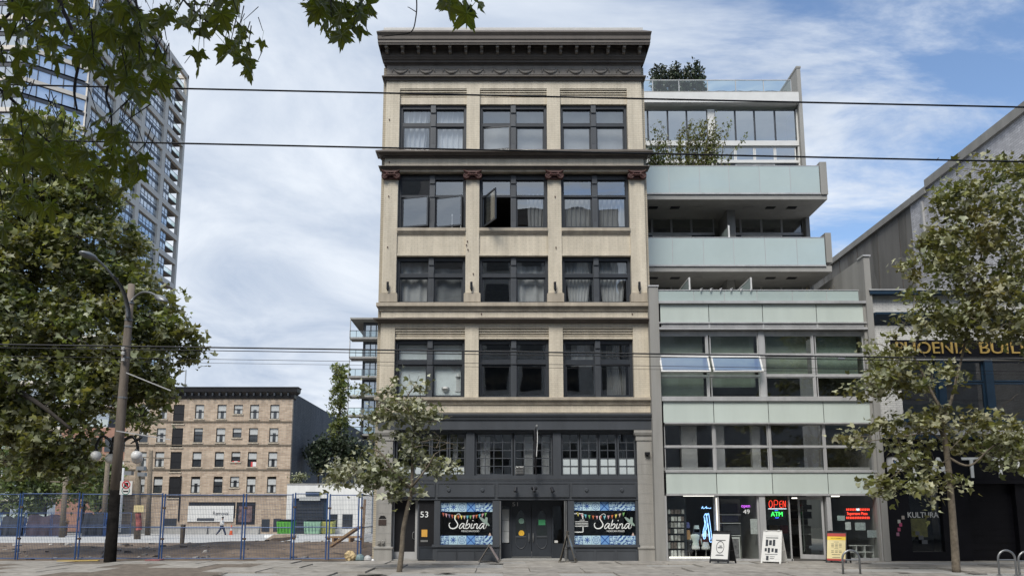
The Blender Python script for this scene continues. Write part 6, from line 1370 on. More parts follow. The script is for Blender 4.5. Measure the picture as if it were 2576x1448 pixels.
for i, (px, pt, w_, Y) in enumerate(((15,1120,150,72),(110,1150,130,76),(205,1135,130,74),(262,1165,90,78))):
    small_tree('park_tree', ['shady park tree at the far left behind the blue fence', 'rounded park tree behind the tall wooden pole', 'leafy park tree rising behind the street lamp globes', 'small park tree beside the white pole'][i], px, 1337, pt, w_, Y, LF['park'], 40+i, 110, 26, .36, group='trees beyond the vacant lot')
# planting on the terraces
def spikes(name, label, x0, x1, Y, zb, h, n, mat, seed, lean=.25, size=.12, nl=60):
    rs = np.random.RandomState(seed); r_ = empty(name, label, 'plant'); b = MB(); pos = []
    for i in range(n):
        X = x0+(x1-x0)*(i+.5)/n + rs.uniform(-.05,.05); hh = h*rs.uniform(.6,1.05); dx = rs.normal()*lean*hh; dy = rs.normal()*.2; P = [(X,Y+rs.uniform(-.1,.1),zb),(X+dx*.4,Y+dy*.5,zb+hh*.6),(X+dx,Y+dy,zb+hh)]; b.tube(P, [.018,.012,.004], 4)
        for q in range(nl): u = rs.uniform(.12,1); k_ = 0 if u < .6 else 1; v = u/.6 if k_ == 0 else (u-.6)/.4; p = np.array(P[k_])*(1-v)+np.array(P[k_+1])*v; pos.append(p+rs.normal(size=3)*size*.8)
    b.build('stems', MT['bark'], r_)['kind'] = 'stuff'; leaf_mesh('foliage', np.array(pos), size*1.5, (0,0,.5), mat, r_, rs, True); set_base(r_, ((x0+x1)/2, Y, zb))
spikes('roof_conifer', 'row of dark upright conifers in the roof planter', PXx(1640,180,UW+1.5), PXx(1768,180,UW+1.5), UW+1.5, zroof1+.74, 1.75, 34, LF['dark'], 51, .07, .08, 150)
b = MB(); b.box(xl_u+.05, PXx(1835,415,UY+.4), UY+.2, UY+.7, zb1-.03, zb1+.55); o = b.build('balcony_planter', MT['conc']); tag(o, 'grey planter of bamboo behind the top balcony glass', 'planter')
spikes('bamboo', 'sparse leaning bamboo in the top balcony planter', PXx(1690,415,UY+.4), PXx(1815,415,UY+.4), UY+.4, zb1+.54, 2.7, 40, LF['bam'], 52, .28, .06, 110)
spikes('bamboo', 'shorter bamboo at the corner next to the cream building', PXx(1634,415,UY+.4), PXx(1672,415,UY+.4), UY+.4, zb1+.54, 2.0, 16, LF['bam'], 53, .22, .06, 90)
spikes('terrace_grass', 'dry yellow grass plant on the terrace next to the party wall', PXx(2060,735,MY+2.6), PXx(2100,735,MY+2.6), MY+2.6, zTerr, 1.25, 24, LEAF('dry_grass', (.20,.15,.06), (.2,.16,.08), .03, .3), 54, .3, .05, 26)
# ================================================================== FOREGROUND BRANCHES: single large leaves
FG = empty('overhanging_tree', 'near plane tree whose large dark leaves hang into the top left of the view', 'tree')
def big_leaf(v):
    rr = random.Random(70+v); lob = [(-2.25,.50),(-1.15,.80),(0.,1.0),(1.15,.80),(2.25,.50)]; out = []
    for i, (a, r0) in enumerate(lob):
        r0 *= rr.uniform(.9,1.1)
        for da, f in ((-.30,.60),(-.16,.80),(-.10,.74),(0,1.0),(.10,.74),(.16,.80),(.30,.60)): out.append((a+da*(1 if i != 2 else .85), r0*f))
        if i < 4: out.append((a+.56, .36+.05*rr.random()))
    c = (0, 0, 0); vs = [(0,.0,0)]; cu = rr.uniform(.1,.35)
    for a, r0 in out:
        x, y = r0*math.sin(a), r0*math.cos(a); vs.append((x*.62, y*.62, -cu*(x*x)*.5 - cu*max(0,y)**2*.35 + .05*math.sin(9*a)))
    n = len(vs)-1; b = MB(); b.add(vs, [(0,i+1,i) for i in range(1,n)])
    b.add([(-.008,0,0),(.008,0,0),(.012,-.55,.10),(-.004,-.55,.10)], [(0,1,2,3)]); b.add([(-.006,0,.004),(.006,0,.004),(0,.58,-.02)], [(0,1,2)])
    return b
lp = []
for v in range(6):
    o = big_leaf(v).build('leaf', LF['fg'], FG); lp.append(o)
rf = random.Random(77); cnt = 0
fgl = [(60,40,70,40,13),(150,60,70,55,13),(250,70,80,60,21),(330,60,70,55,17),(420,60,70,50,14),(90,130,70,45,10),(200,150,60,50,10),(300,150,80,55,19),(370,170,60,55,14),(330,235,60,50,11),(410,200,40,40,7),(35,210,45,70,9),(30,330,40,50,7),(95,340,60,50,10),(45,430,50,50,9),(150,400,60,45,9),(230,430,60,45,10),(320,410,50,50,10),(270,330,40,60,7),(335,470,30,35,5),(70,540,60,40,8),(510,60,45,30,7),(560,50,50,35,7),(600,120,45,40,10),(625,185,20,22,4),(500,150,22,25,2),(580,20,60,18,6),
       (800,25,40,25,9),(850,40,45,35,13),(855,95,25,22,5),(905,35,22,25,5),(895,88,8,10,1),(1130,20,16,20,3),(1165,30,22,25,5),(1195,15,12,15,1)]
twn = MB()
for (x, y, rx, ry, n) in fgl:
    for i in range(n):
        px, py = x+rf.gauss(0,.55)*rx, y+rf.gauss(0,.55)*ry
        Y = rf.uniform(4.4, 6.8) if x < 700 else rf.uniform(4.2, 5.2); p = at(px, py-18, Y)
        o = lp[cnt] if cnt < 6 else like(lp[rf.randrange(6)]); cnt += 1
        o.location = p; sc = rf.uniform(.17,.26); o.scale = (sc,sc,sc)
        d = Vector((rf.gauss(0,.5), rf.gauss(0,.45), -1.)).normalized(); nz = Vector((rf.gauss(0,.8), -rf.uniform(.2,1.2), rf.uniform(.1,1.3))); nz = (nz - d*nz.dot(d)).normalized(); xx = d.cross(nz)
        o.rotation_euler = Matrix((xx, d, nz)).transposed().to_euler()
        s = p - d*sc*.55; twn.tube([s, s+Vector((rf.gauss(0,.05), rf.gauss(0,.04), .14))], [.0025,.004], 4, False)
twn.build('twigs', MT['bark_d'], FG)['kind'] = 'stuff'
br = MB(); kf = lambda l, Y: [at(x,y,Y) for x, y in l]
for P, Y, r0, r1 in (([(120,-120),(149,0),(175,60),(201,128),(187,222),(194,278)],6.2,.022,.008),([(200,-60),(222,69),(250,149),(274,194),(267,243),(280,295),(278,417)],6.0,.018,.006),([(60,-30),(45,12),(10,50),(0,75)],5.6,.014,.008),([(330,-90),(350,40),(400,120),(430,210)],6.4,.014,.005),([(400,-90),(470,10),(540,70),(590,120),(620,170)],6.3,.012,.004),([(470,10),(560,20),(600,60)],6.3,.008,.004),([(-60,180),(40,260),(90,330),(60,440),(80,530)],5.8,.016,.005),([(90,330),(170,390),(240,420),(320,400)],5.9,.010,.004),([(780,-120),(830,-20),(850,40),(855,90)],6.,.012,.004),([(830,-20),(890,20),(900,80)],6.,.007,.003),([(1100,-140),(1140,-30),(1165,30)],6.,.012,.004),([(1040,-80),(1048,0),(1046,45),(1035,80),(1000,88),(960,92)],6.,.007,.003),([(1046,30),(1030,20),(1025,18)],6.,.004,.002),([(50,-60),(30,10),(60,40),(40,110),(45,200)],5.5,.01,.004)):
    Q = spline(kf(P, Y), 5); br.tube(Q, [r0+(r1-r0)*i/(len(Q)-1) for i in range(len(Q))], 6)
br.build('branches', MT['bark_d'], FG)['kind'] = 'stuff'
tr_ = MB(); tb = Vector((-9.2, 3.6, -.02)); a = at(120,-120,6.2); c = at(400,-90,6.3); d = at(780,-120,6.); e = at(1100,-140,6.)
hub = Vector((-7.0,4.6,7.2))
for P, rs_ in (([tb, tb+Vector((.1,.05,3)), Vector((-8.6,4.1,5.6)), hub],[.27,.22,.16,.10]),([Vector((-8.8,4.0,5.2)), at(-60,180,5.8)+Vector((-.6,0,.5)), at(-60,180,5.8)],[.06,.03,.016]),([hub, at(60,-150,6.)+Vector((0,0,.3)), c+Vector((0,0,.25)), d+Vector((0,0,.2)), e],[.10,.07,.045,.03,.012]),([at(60,-150,6.)+Vector((0,0,.3)), a],[.04,.022]),([at(60,-150,6.)+Vector((0,0,.3)), at(200,-60,6.)],[.03,.018]),([c+Vector((0,0,.25)), c],[.02,.012]),([c+Vector((-.2,0,.25)), at(330,-90,6.4)],[.02,.014]),([d+Vector((0,0,.2)), d],[.018,.012]),([e-Vector((.3,0,-.1)), at(1040,-80,6.)],[.012,.007]),([at(60,-150,6.)+Vector((0,0,.3)), at(60,-30,5.6)],[.03,.014]),([at(60,-150,6.)+Vector((0,0,.3)), at(50,-60,5.5)],[.02,.01])):
    Q = spline(P, 5); tr_.tube(Q, [rs_[min(int(i/5),len(rs_)-2)]+(rs_[min(int(i/5)+1,len(rs_)-1)]-rs_[min(int(i/5),len(rs_)-2)])*(i/5-min(int(i/5),len(rs_)-2)) for i in range(len(Q))], 9)
tr_.build('trunk', MT['bark_d'], FG, smooth=True)
set_base(FG, tb)
# ================================================================== STREET FURNITURE
MT['fblue'] = M('blue_fence_paint', (.030,.075,.20), .45, var=.25); MT['fwire'] = M('blue_fence_wire', (.045,.065,.12), .5, var=.2); MT['rustp'] = M('rusty_plate', (.07,.045,.03), .8, var=.4)
def fence_panel(p, q, h, label, group, wires=True, mid=.5, col='fblue'):
    p, q = Vector(p), Vector(q); r_ = empty('fence_panel', label, 'fence', group); L_ = (q-p).length; W3 = .02
    def cyl(a, c, r0, nm, m_=col): return MB().tube([a, c], r0, 7).build(nm, MT[m_], r_)
    cyl((.03,0,.04),(.03,0,h+.04),.027,'post'); cyl((L_-.03,0,.04),(L_-.03,0,h+.04),.027,'post')
    for z_ in (.08, h*mid, h): cyl((.03,0,z_),(L_-.03,0,z_),.018,'rail')
    if wires:
        b = MB(); n_ = int(L_/.055)
        for i in range(1,n_): X = .03+(L_-.06)*i/n_; b.box(X-.0032,X+.0032,-.002,.002,.08,h)
        m_ = int(h/.16)
        for i in range(1,m_): z_ = .08+(h-.08)*i/m_; b.box(.04,L_-.04,-.0016,.0016,z_-.003,z_+.003)
        w_ = b.build('wire_mesh', MT['fwire'], r_); w_['kind'] = 'stuff'
    MB().box(-.12,.06,-.3,.3,.0,.018).build('foot_plate', MT['rustp'], r_)
    for z_ in (h*.33,h*.8): MB().box(-.03,.075,-.035,.035,z_-.03,z_+.03).build('clamp', MT['rustp'], r_)
    r_.location = p; r_.rotation_euler = (0,0,math.atan2(q.y-p.y, q.x-p.x)); return r_
FYn = 26.95; fx = lambda px: PXx(px,1325,FYn); hF = PZ(1243,FYn)
fl_ = [(-160,47,'blue mesh fence panel at the far end, cut by the plane tree shade'),(49,197,'short blue mesh fence panel before the wooden utility pole'),(199,406,'blue mesh fence panel directly behind the charred utility pole'),(409,612,'blue mesh fence panel in front of the white banner'),(615,736,'narrow blue mesh fence panel in front of the green dumpster'),(738,824,'blue mesh fence panel in front of the roller door'),(826,904,'blue mesh fence panel ending at the corner post by the cream building')]
for a, c, lb in fl_: fence_panel((fx(a),FYn+ri.uniform(-.03,.03),0), (fx(c),FYn+ri.uniform(-.03,.03),0), hF+ri.uniform(-.03,.03), lb, 'temporary fence along the vacant lot')
fence_panel((fx(908),FYn+.02,0),(fx(908)+.06,FYn+2.9,0),hF,'blue mesh fence panel turning back along the cream building side','temporary fence along the vacant lot')
for i, (a, c) in enumerate(((-120,0),(2,62),(64,128),(130,200),(202,262),(264,330))):
    Y = 66.; z_ = -.37; p = Vector((PXx(a,1320,Y),Y,z_)); q = Vector((PXx(c,1320,Y),Y,z_)); fence_panel(p, q, 2.0, 'far blue grey fence panel screening the park side of the lot', 'far fence panels', False)
TP = M('dark_tarp', (.028,.032,.042), .8, var=.5, ns=.6)
for i, (a, c, yt_, m_, lb) in enumerate(((0,55,1300,(.03,.035,.045),'dark parked cart and bags behind the far fence'),(64,150,1296,(.05,.04,.055),'brown dark tarpaulin hung behind the far fence'),(205,258,1292,(.025,.03,.04),'black tarpaulin shelter behind the far fence'),(140,160,1306,(.16,.10,.06),'brown cardboard sheet leaning on the far fence'),(262,276,1292,(.03,.09,.25),'bright blue tarpaulin beside the white pole'))):
    Y = 66.8+.2*i; b = MB(); n_ = 10; x0, x1 = PXx(a,1320,Y), PXx(c,1320,Y); zt_ = PZ(yt_,Y); vs = []
    for k_ in range(n_+1): X = x0+(x1-x0)*k_/n_; o_ = .12*math.sin(k_*1.7+i); vs += [(X,Y+o_,-.4),(X,Y+o_*.5+.1,(zt_-.4)/2),(X,Y+.3+o_*.3,zt_+.12*math.sin(k_*1.1))]
    b.add(vs, [(3*k_+j,3*k_+3+j,3*k_+4+j,3*k_+1+j) for k_ in range(n_) for j in range(2)]); b.add([(x,y+.5,z) for x,y,z in vs], [(3*k_+j,3*k_+1+j,3*k_+4+j,3*k_+3+j) for k_ in range(n_) for j in range(2)]); o = b.build('tarpaulin', M('tarp_%d' % i, m_, .8, var=.5, ns=1.2)); tag(o, lb, 'tarpaulin')
# ------------------------------------------------------------------ utility pole with lamp arms
UP = empty('utility_pole', 'leaning wooden utility pole with charred base and two curved lamp arms', 'pole')
uY = 26.0; ub = at(276,1417,uY); ub.z = 0; ut = at(331,715,uY)
MT['polewood'] = M('weathered_pole_wood', (.165,.138,.113), .9, var=.35, ns=3, bump=.6, bs=22, streak=True); MT['char'] = M('charred_tarred_wood', (.009,.008,.0075), .95, var=.8, ns=4, bump=.9, bs=12, spec=.1)
um = at(290,1232,uY)
MB().tube([um, at(304,1050,uY), at(316,900,uY), ut], [.168,.155,.14,.11], 14).build('shaft', MT['polewood'], UP, smooth=True)
MB().tube([ub-Vector((0,0,.1)), ub, um], [.20,.195,.171], 14).build('charred_base', MT['char'], UP, smooth=True)
MT['galv'] = M('galvanised_grey', (.22,.23,.24), .45, metal=.5, var=.15)
P = spline([at(x,y,uY-.15-dy) for x, y, dy in ((321,800,0),(318,765,.1),(305,725,.5),(280,690,.9),(255,662,1.3),(240,650,1.5))], 5)
MB().tube(P, [.055-.02*i/(len(P)-1) for i in range(len(P))], 8).build('lamp_arm', MT['galv'], UP, smooth=True)
P2 = [p+Vector((.09,0,-.05)) for p in P[:16]]; MB().tube(P2, .025, 6).build('lamp_brace', MT['slate_d'], UP)
p, q = at(243,652,uY-1.6), at(200,633,uY-2.1)
def lamp_head(p, q, nm='lamp_head'):
    d = (q-p).normalized(); s = d.cross(Vector((0,0,1))).normalized(); u = s.cross(d); b = MB(); vs = []
    for t, w_, h0, h1 in ((0,.05,.05,-.04),(.2,.13,.08,-.05),(.55,.17,.09,-.06),(.9,.12,.05,-.03),(1,.04,.02,-.01)):
        c_ = p+(q-p)*t; vs += [c_-s*w_+u*h1, c_+s*w_+u*h1, c_+s*w_*.7+u*h0, c_-s*w_*.7+u*h0]
    b.add(vs, [(4*i+j,4*i+(j+1)%4,4*i+4+(j+1)%4,4*i+4+j) for i in range(4) for j in range(4)]+[(3,2,1,0),(16,17,18,19)]); return b.build(nm, MT['galv'], UP, smooth=True)
lamp_head(p, q)
P = spline([at(x,y,uY-dy) for x, y, dy in ((330,757,.1),(340,746,.1),(358,735,.4),(378,736,.7),(395,745,1.))], 5); MB().tube(P, .035, 8).build('lamp_arm', MT['galv'], UP, smooth=True)
lamp_head(at(393,744,uY-1.), at(417,758,uY-1.4))
for py in (762,805,822,900,1000): p = at(PPX+ (331+(276-331)*(py-715)/(1417-715)-PPX), py, uY); MB().tube([p-Vector((0,0,.03)),p+Vector((0,0,.03))], .158 if py > 900 else .14, 12).build('steel_band', MT['galv'], UP)
for (x0,y0,x1,y1) in ((336,965,395,985) and ((328,945,440,985)), (303,1091,440,1108)):
    MB().bar(at(x0-10,y0-8,uY-.3), at(x1-10,y1-3,uY-.3), .035, .035).build('crossarm_brace', MT['alu'], UP)
for py in (876,888,904): p = at(318,py,uY-.22); MB().lathe([(.03,-.06),(.07,-.03),(.04,0),(.07,.03),(.03,.06)], p-Vector((.12,0,0)), 8).build('insulator', MT['white'], UP)
SGN = empty('no_stopping_sign', 'white no stopping and bus sign fixed to the charred pole', 'sign')
p0, p1 = at(303,1209,uY-.25), at(331,1243,uY-.25); sY = uY-.25
MB().box(p0.x, p1.x, sY, sY+.012, p1.z, p0.z).build('plate', MT['white'], SGN)
def ring(cx, cz, r0, r1, Y, mat, nm):
    n_ = 20; vs = [(cx+r*math.cos(6.2832*i/n_), Y, cz+r*math.sin(6.2832*i/n_)) for r in (r0,r1) for i in range(n_)]; MB().add(vs, [(i,(i+1)%n_,n_+(i+1)%n_,n_+i) for i in range(n_)]).build(nm, mat, SGN)
cx = (p0.x+p1.x)/2; H_ = p0.z-p1.z; sr = M('sign_red', (.45,.03,.04), .5); sg_ = M('sign_green', (.03,.16,.14), .5)
ring(cx, p0.z-H_*.27, .105, .14, sY-.003, sr, 'red_ring'); MB().bar((cx-.08,sY-.004,p0.z-H_*.27+.08),(cx+.08,sY-.004,p0.z-H_*.27-.08),.004,.035).build('red_bar', sr, SGN); MB().box(cx-.07,cx+.07,sY-.002,sY-.0005,p0.z-H_*.27-.07,p0.z-H_*.27+.07).build('symbol', MT['black'], SGN)
ring(cx, p0.z-H_*.70, .115, .14, sY-.003, sg_, 'green_ring'); MB().box(cx-.085,cx+.085,sY-.003,sY-.0005,p0.z-H_*.70-.05,p0.z-H_*.70+.035).build('bus_symbol', MT['black'], SGN); MB().box(cx-.075,cx+.075,sY-.006,sY-.003,p0.z-H_*.70-.005,p0.z-H_*.70+.03).build('bus_windows', MT['white'], SGN)
for z_ in (p0.z-.05,p1.z+.05): MB().bar((p0.x-.02,sY+.03,z_),(p1.x,sY+.03,z_),.02,.02).build('bracket', MT['galv'], SGN)
set_base(SGN, (p0.x, uY, p1.z)); set_base(UP, ub)
# ornate multi-globe lamp behind the pole
OL = empty('globe_street_lamp', 'ornate black street lamp with white globes behind the utility pole', 'street lamp')
oY = 27.9; ob_ = at(291,1340,oY); ob_.z = 0; X = at(293,1120,oY).x; zt_ = PZ(1090,oY)
MB().lathe([(.22,0),(.22,.12),(.16,.2),(.14,.7),(.11,.75),(.09,1.2),(.075,zt_-.6),(.1,zt_-.5),(.07,zt_-.4),(.11,zt_-.1),(.04,zt_+.05)], (X,oY,0), 12).build('post', MT['black'], OL, smooth=True)
MT['globe'] = M('opal_globe', (.78,.78,.77), .25, var=.04)
zg = PZ(1146,oY)
for i, (dx, dy) in enumerate(((-.72,0),(.80,-.1),(.52,.55),(-.45,.55))):
    gx_, gy_ = X+dx, oY+dy; z_ = zg - (.06 if i > 1 else 0)
    MB().tube(spline([(X,oY,zt_-.75),(X+dx*.35,oY+dy*.35,zt_-.25),(X+dx*.75,oY+dy*.75,zt_-.1),(gx_,gy_,z_+.42),(gx_,gy_,z_+.24)],5), .045, 7).build('arm', MT['black'], OL, smooth=True)
    MB().tube([(X+dx*.25+.08*math.cos(t)*(1 if dx > 0 else -1),oY+dy*.3,zt_-.45+.12*math.sin(t)) for t in [j*.6 for j in range(11)]], .022, 5).build('scroll', MT['black'], OL)
    MB().lathe([(.19*math.sin(math.pi*j/10)+.002, -.19*math.cos(math.pi*j/10)) for j in range(11)], (gx_,gy_,z_), 16).build('globe', MT['globe'], OL, smooth=True)
    MB().lathe([(.05,.17),(.09,.19),(.06,.25)], (gx_,gy_,z_), 10).build('fitter', MT['black'], OL)
set_base(OL, (X,oY,0))
bp = at(344,1106,oY-.1); BD = MB(); d = Vector((.9,0,.45)).normalized()
BD.tube([bp-d*.17, bp-d*.10, bp, bp+d*.10, bp+d*.15, bp+d*.19, bp+d*.235+Vector((.01,0,-.01))], [.012,.03,.058,.052,.038,.03,.004], 8); BD.tube([bp-d*.08,bp-d*.24+Vector((0,0,-.02))],[.035,.02],5)
for s in (-.02,.02): BD.tube([bp+Vector((0,s,-.03)),bp+Vector((.01,s,-.12))], .006, 4)
tag(BD.build('crow', MT['black'], smooth=True), 'black crow perched on the lamp arm by the utility pole', 'bird')
# far poles behind the lot
for i, (x0,y0,x1,y1,Y,m_,lb) in enumerate(((167,1191,156,1343,64,'bark','grey wooden pole standing before the brown tarpaulin'),(273,1139,259,1333,68,'bark','wooden pole beside the bright blue tarpaulin'),(308,1176,297,1329,70,'white','white painted pole partly hidden by the utility pole'),(349,1136,346,1353,58,'bark','wooden pole with yellow notice and a cluster of cameras'),(380,1132,372,1337,72,'bark','wooden pole close to the brick apartment corner'))):
    r_ = empty('wooden_pole', lb, 'pole'); p, q = at(x0,y0,Y), at(x1,y1,Y); MB().tube([q-Vector((0,0,.3)),p], [.24,.19], 9).build('shaft', MT[m_], r_, smooth=True)
    if i == 3:
        MB().box(q.x-.3,q.x+.45,Y-.3,Y-.25,PZ(1287,Y),PZ(1270,Y)).build('notice', M('yellow_notice', (.5,.42,.22), .7), r_); MB().tube([q+Vector((.03,0,.6)),at(347,1290,Y)], [.25,.23], 9).build('graffiti_band', M('red_graffiti', (.28,.09,.08), .8, var=.8, ns=3), r_)
        for dx, dz in ((-.55,.0),(.35,.35),(.45,-.1)): MB().box(p.x+dx-.25,p.x+dx+.3,Y-.4,Y,PZ(1190,Y)+dz-.12,PZ(1190,Y)+dz+.16).build('camera', MT['galv'], r_)
    elif i in (0,1,4): MB().bar(p+Vector((-1.6,0,-.6)), p+Vector((1.9,0,-.75)), .1, .1).build('crossarm', MT['bark'], r_)
    set_base(r_, q)
# ------------------------------------------------------------------ wires
def wire(x0,y0,x1,y1,Y,r,label,name='overhead_wire',sag=.0):
    a, c = at(x0,y0,Y), at(x1,y1,Y); d = c-a; a, c = a-d*.4, c+d*.4; n_ = 24
    P = [a+(c-a)*i/n_-Vector((0,0,sag*(1-(2*i/n_-1)**2))) for i in range(n_+1)]
    tag(MB().tube(P, r, 5).build(name, MT['wire']), label, 'wire')
wire(0,213,2576,270,10.,.0125,'highest black wire crossing above the top floor windows'); wire(0,351,2576,407,10.,.0125,'second black wire crossing under the top cornice band')
wire(0,866,2576,903,21.,.022,'thick black trolley cable crossing the second floor windows'); wire(0,874,2576,910,21.,.012,'thin black trolley cable just below the thick one'); 
wire(0,895,2576,934,24.,.008,'upper of two hair thin wires below the trolley cables'); wire(0,905,2576,942,24.2,.006,'lower of two hair thin wires below the trolley cables')
p = at(2117,902,21.); tag(MB().tube([p-Vector((.09,0,-.0)),p+Vector((.09,0,0))], [.04,.03], 7).build('cable_clamp', MT['galv']), 'small grey clamp on the trolley cable before the glass building', 'clamp')
# ------------------------------------------------------------------ sandwich boards
def aboard(loc, rz, w, h, spread, label, fcol, frame, parts=None, legs=True):
    r_ = empty('sandwich_board', label, 'sandwich board', None, loc, rz); s = spread/2
    for sg, nm in ((-1,'front_board'),(1,'back_board')):
        b = MB(); th = .025
        f = lambda x, t, o_: (x, sg*(s*(1-t))+sg*o_, h*t)
        b.hexa([f(-w/2,.06,0),f(w/2,.06,0),f(w/2,.06,-th),f(-w/2,.06,-th),f(-w/2*.92,1,0),f(w/2*.92,1,0),f(w/2*.92,1,-th),f(-w/2*.92,1,-th)]) ; b.build(nm, frame, r_)
        for x in (-w/2+.03, w/2-.03): MB().bar(f(x,0,0),f(x,.1,0),.05,.03).build('foot', frame, r_)
    M_ = []
    def face(x0,x1,t0,t1,mat,nm,o_=.006):
        f = lambda x, t: (x, -(s*(1-t))-o_, h*t); b = MB(); b.hexa([f(x0,t0),f(x1,t0),(x1,-(s*(1-t0)),h*t0),(x0,-(s*(1-t0)),h*t0),f(x0,t1),f(x1,t1),(x1,-(s*(1-t1)),h*t1),(x0,-(s*(1-t1)),h*t1)]); return b.build(nm, mat, r_)
    face(-w/2+.04, w/2-.05, .14, .9, fcol, 'poster')
    if parts: parts(face, r_, w, h, s)
    for x in (-w/2*.6, w/2*.6): MB().box(x-.03,x+.03,-.035,.035,h-.02,h+.015).build('hinge', frame, r_)
    MB().bar((w/2-.02,-s*.6,h*.4),(w/2-.02,s*.6,h*.4),.012,.012).build('strut', frame, r_)
    return r_
def sq(face, rows, mat):
    for x0,x1,t0,t1 in rows: face(x0,x1,t0,t1,mat,'print',.009)
gp = lambda px, py, Y: Vector((PXx(px,py,Y), Y, 0))
Yb = 25.7
aboard(gp(1819,1422,Yb), R(-38), .66, 1.03, .66, 'black sandwich board with a white poster and round emblem', MT['white'], MT['black'], lambda face,r_,w,h,s: (sq(face, [(-.16,.16,.70,.725),(-.14,.14,.24,.255),(-.11,.11,.26,.275),(-.08,.08,.47,.50),(-.03,.05,.52,.55)], MT['slate_d']), MB().add([( .135*math.cos(i*.314)*k, -(s*(1-.5-.27*math.sin(i*.314)*k*.7))-.012, h*(.5+.19*math.sin(i*.314)*k)) for k in (1,.88) for i in range(20)], [(i,(i+1)%20,20+(i+1)%20,20+i) for i in range(20)]).build('emblem', MT['slate_d'], r_)))
aboard(gp(1948,1418,Yb), R(-38), .66, 1.05, .66, 'white sandwich board with black fashion print by the pizza shop door', MT['white'], MT['white'], lambda face,r_,w,h,s: sq(face, [(-.22,.2,.83,.835),(-.2,.2,.76,.785),(-.2,-.12,.52,.72),(-.09,.0,.55,.70),(.03,.11,.53,.72),(-.22,-.15,.36,.46),(-.12,-.05,.32,.47),(0,.07,.35,.46),(.11,.2,.33,.45),(-.2,.2,.27,.285),(-.16,-.08,.10,.23),(-.04,.12,.20,.215),(-.04,.1,.15,.165)], MT['slate_d']))
YM = M('cream_menu', (.72,.62,.34), .7, var=.05); RD = M('menu_red', (.40,.05,.04), .6); YE = M('menu_yellow', (.75,.52,.05), .6)
def pz_(face, r_, w, h, s):
    face(-w/2+.04,w/2-.05,.83,.93,RD,'header',.009); face(-w/2+.04,w/2-.05,.72,.83,YE,'title_band',.009); face(-w/2+.04,w/2-.05,.08,.14,RD,'footer',.009)
    sq(face, [(-.18,.16,.765,.785),(-.08,.07,.655,.665)]+[(-.16+.12*i,-.08+.12*i,.5+.045*j,.515+.045*j) for i in range(3) for j in range(3)]+[(-.06,.05,.45,.46)]+[(-.16+.12*i,-.08+.12*i,.33+.045*j,.345+.045*j) for i in range(3) for j in range(2)]+[(-.14,.12,.26,.275),(-.12,.12,.17,.185)], MT['taupe'])
aboard(gp(2110,1416,25.9), R(-36), .66, 1.02, .66, 'yellow menu sandwich board with red header leaning by the shop post', YM, MT['black'], pz_)
aboard(gp(1429,1419,26.1), R(80), .58, 1.0, .56, 'tall worn sandwich board seen edge on beside the restaurant doors', MT['steel'], M('worn_brown_board', (.085,.075,.06), .7, var=.4))
aboard(gp(1231,1413,26.4), R(86), .55, .56, .70, 'low chalk sandwich board seen edge on under the restaurant window', M('pinkish_board', (.42,.34,.33), .7, var=.2), M('grey_brown_frame', (.20,.18,.16), .7, var=.3))
# ------------------------------------------------------------------ bicycle racks
def rack(px0, px1, ytop, Y, label):
    r_ = empty('bike_rack', label, 'bike rack'); x0, x1 = PXx(px0,1420,Y), PXx(px1,1420,Y); zt_ = PZ(ytop,Y); r0 = (x1-x0)/2; xm = (x0+x1)/2; zc_ = zt_-r0
    P = [(x0,Y,0.0),(x0,Y,zc_)] + [(xm-r0*math.cos(t),Y,zc_+r0*math.sin(t)) for t in [math.pi*i/12 for i in range(1,12)]] + [(x1,Y,zc_),(x1,Y,0.0)]
    MB().tube(P, .027, 9).build('hoop', MT['rackm'], r_, smooth=True); MB().tube([(x0,Y,zc_-.02),(x1,Y,zc_-.02)], .016, 7).build('crossbar', MT['rackm'], r_)
    for X in (x0,x1): MB().lathe([(.07,0),(.07,.012),(.03,.014)], (X,Y,.002), 10).build('base_plate', MT['rackm'], r_)
    set_base(r_, (xm,Y,0))
MT['rackm'] = M('galvanised_rack', (.27,.275,.28), .38, metal=.7, var=.2)
rack(2120,2163,1383,20.75,'grey hoop bicycle rack standing before the yellow menu board'); rack(2512,2555,1383,20.75,'grey hoop bicycle rack before the roller door'); rack(2563,2606,1386,20.75,'grey hoop bicycle rack at the far side of the roller door')
# ------------------------------------------------------------------ lot clutter
def lz(X, Y):
    i = int(round((X+42)/(37.25)*(nx-1))); j = int(round((Y-26.6)/21.4*(ny-1))); i = min(max(i,0),nx-1); j = min(max(j,0),ny-1)
    return LOTZ[i*ny+j][2]
def plank(x0,y0,x1,y1,Y0,Y1,r,mat,label,cat='plank',name='timber_plank'):
    o = MB().bar(at(x0,y0,Y0), at(x1,y1,Y1), r, r*.6).build(name, mat); tag(o, label, cat)
plank(832,1373,903,1325,30,28.0,.14,MT['wood'],'long plank leaning diagonally against the fence corner'); plank(918,1255,911,1378,28.0,27.6,.09,MT['wood'],'upright pale stud standing inside the fence corner')
p = at(822,1345,40); p1 = at(903,1345,40); b = MB()
for i in range(3): b.box(p.x+.1*i, p1.x, 39.6+.35*i, 39.85+.35*i, lz(-8,40)+.25, lz(-8,40)+.33)
for X in (p.x+.4, p1.x-.4): b.box(X-.05,X+.05,39.6,40.7,lz(-8,40)-.05,lz(-8,40)+.25)
tag(b.build('pallet_stack', MT['wood']), 'low stack of boards on the dirt behind the fence corner', 'boards')
rr = random.Random(99); rub = [M('rubble_%d' % i, c, .9, var=.3) for i, c in enumerate(((.35,.33,.30),(.18,.15,.12),(.5,.48,.45),(.08,.07,.06)))]
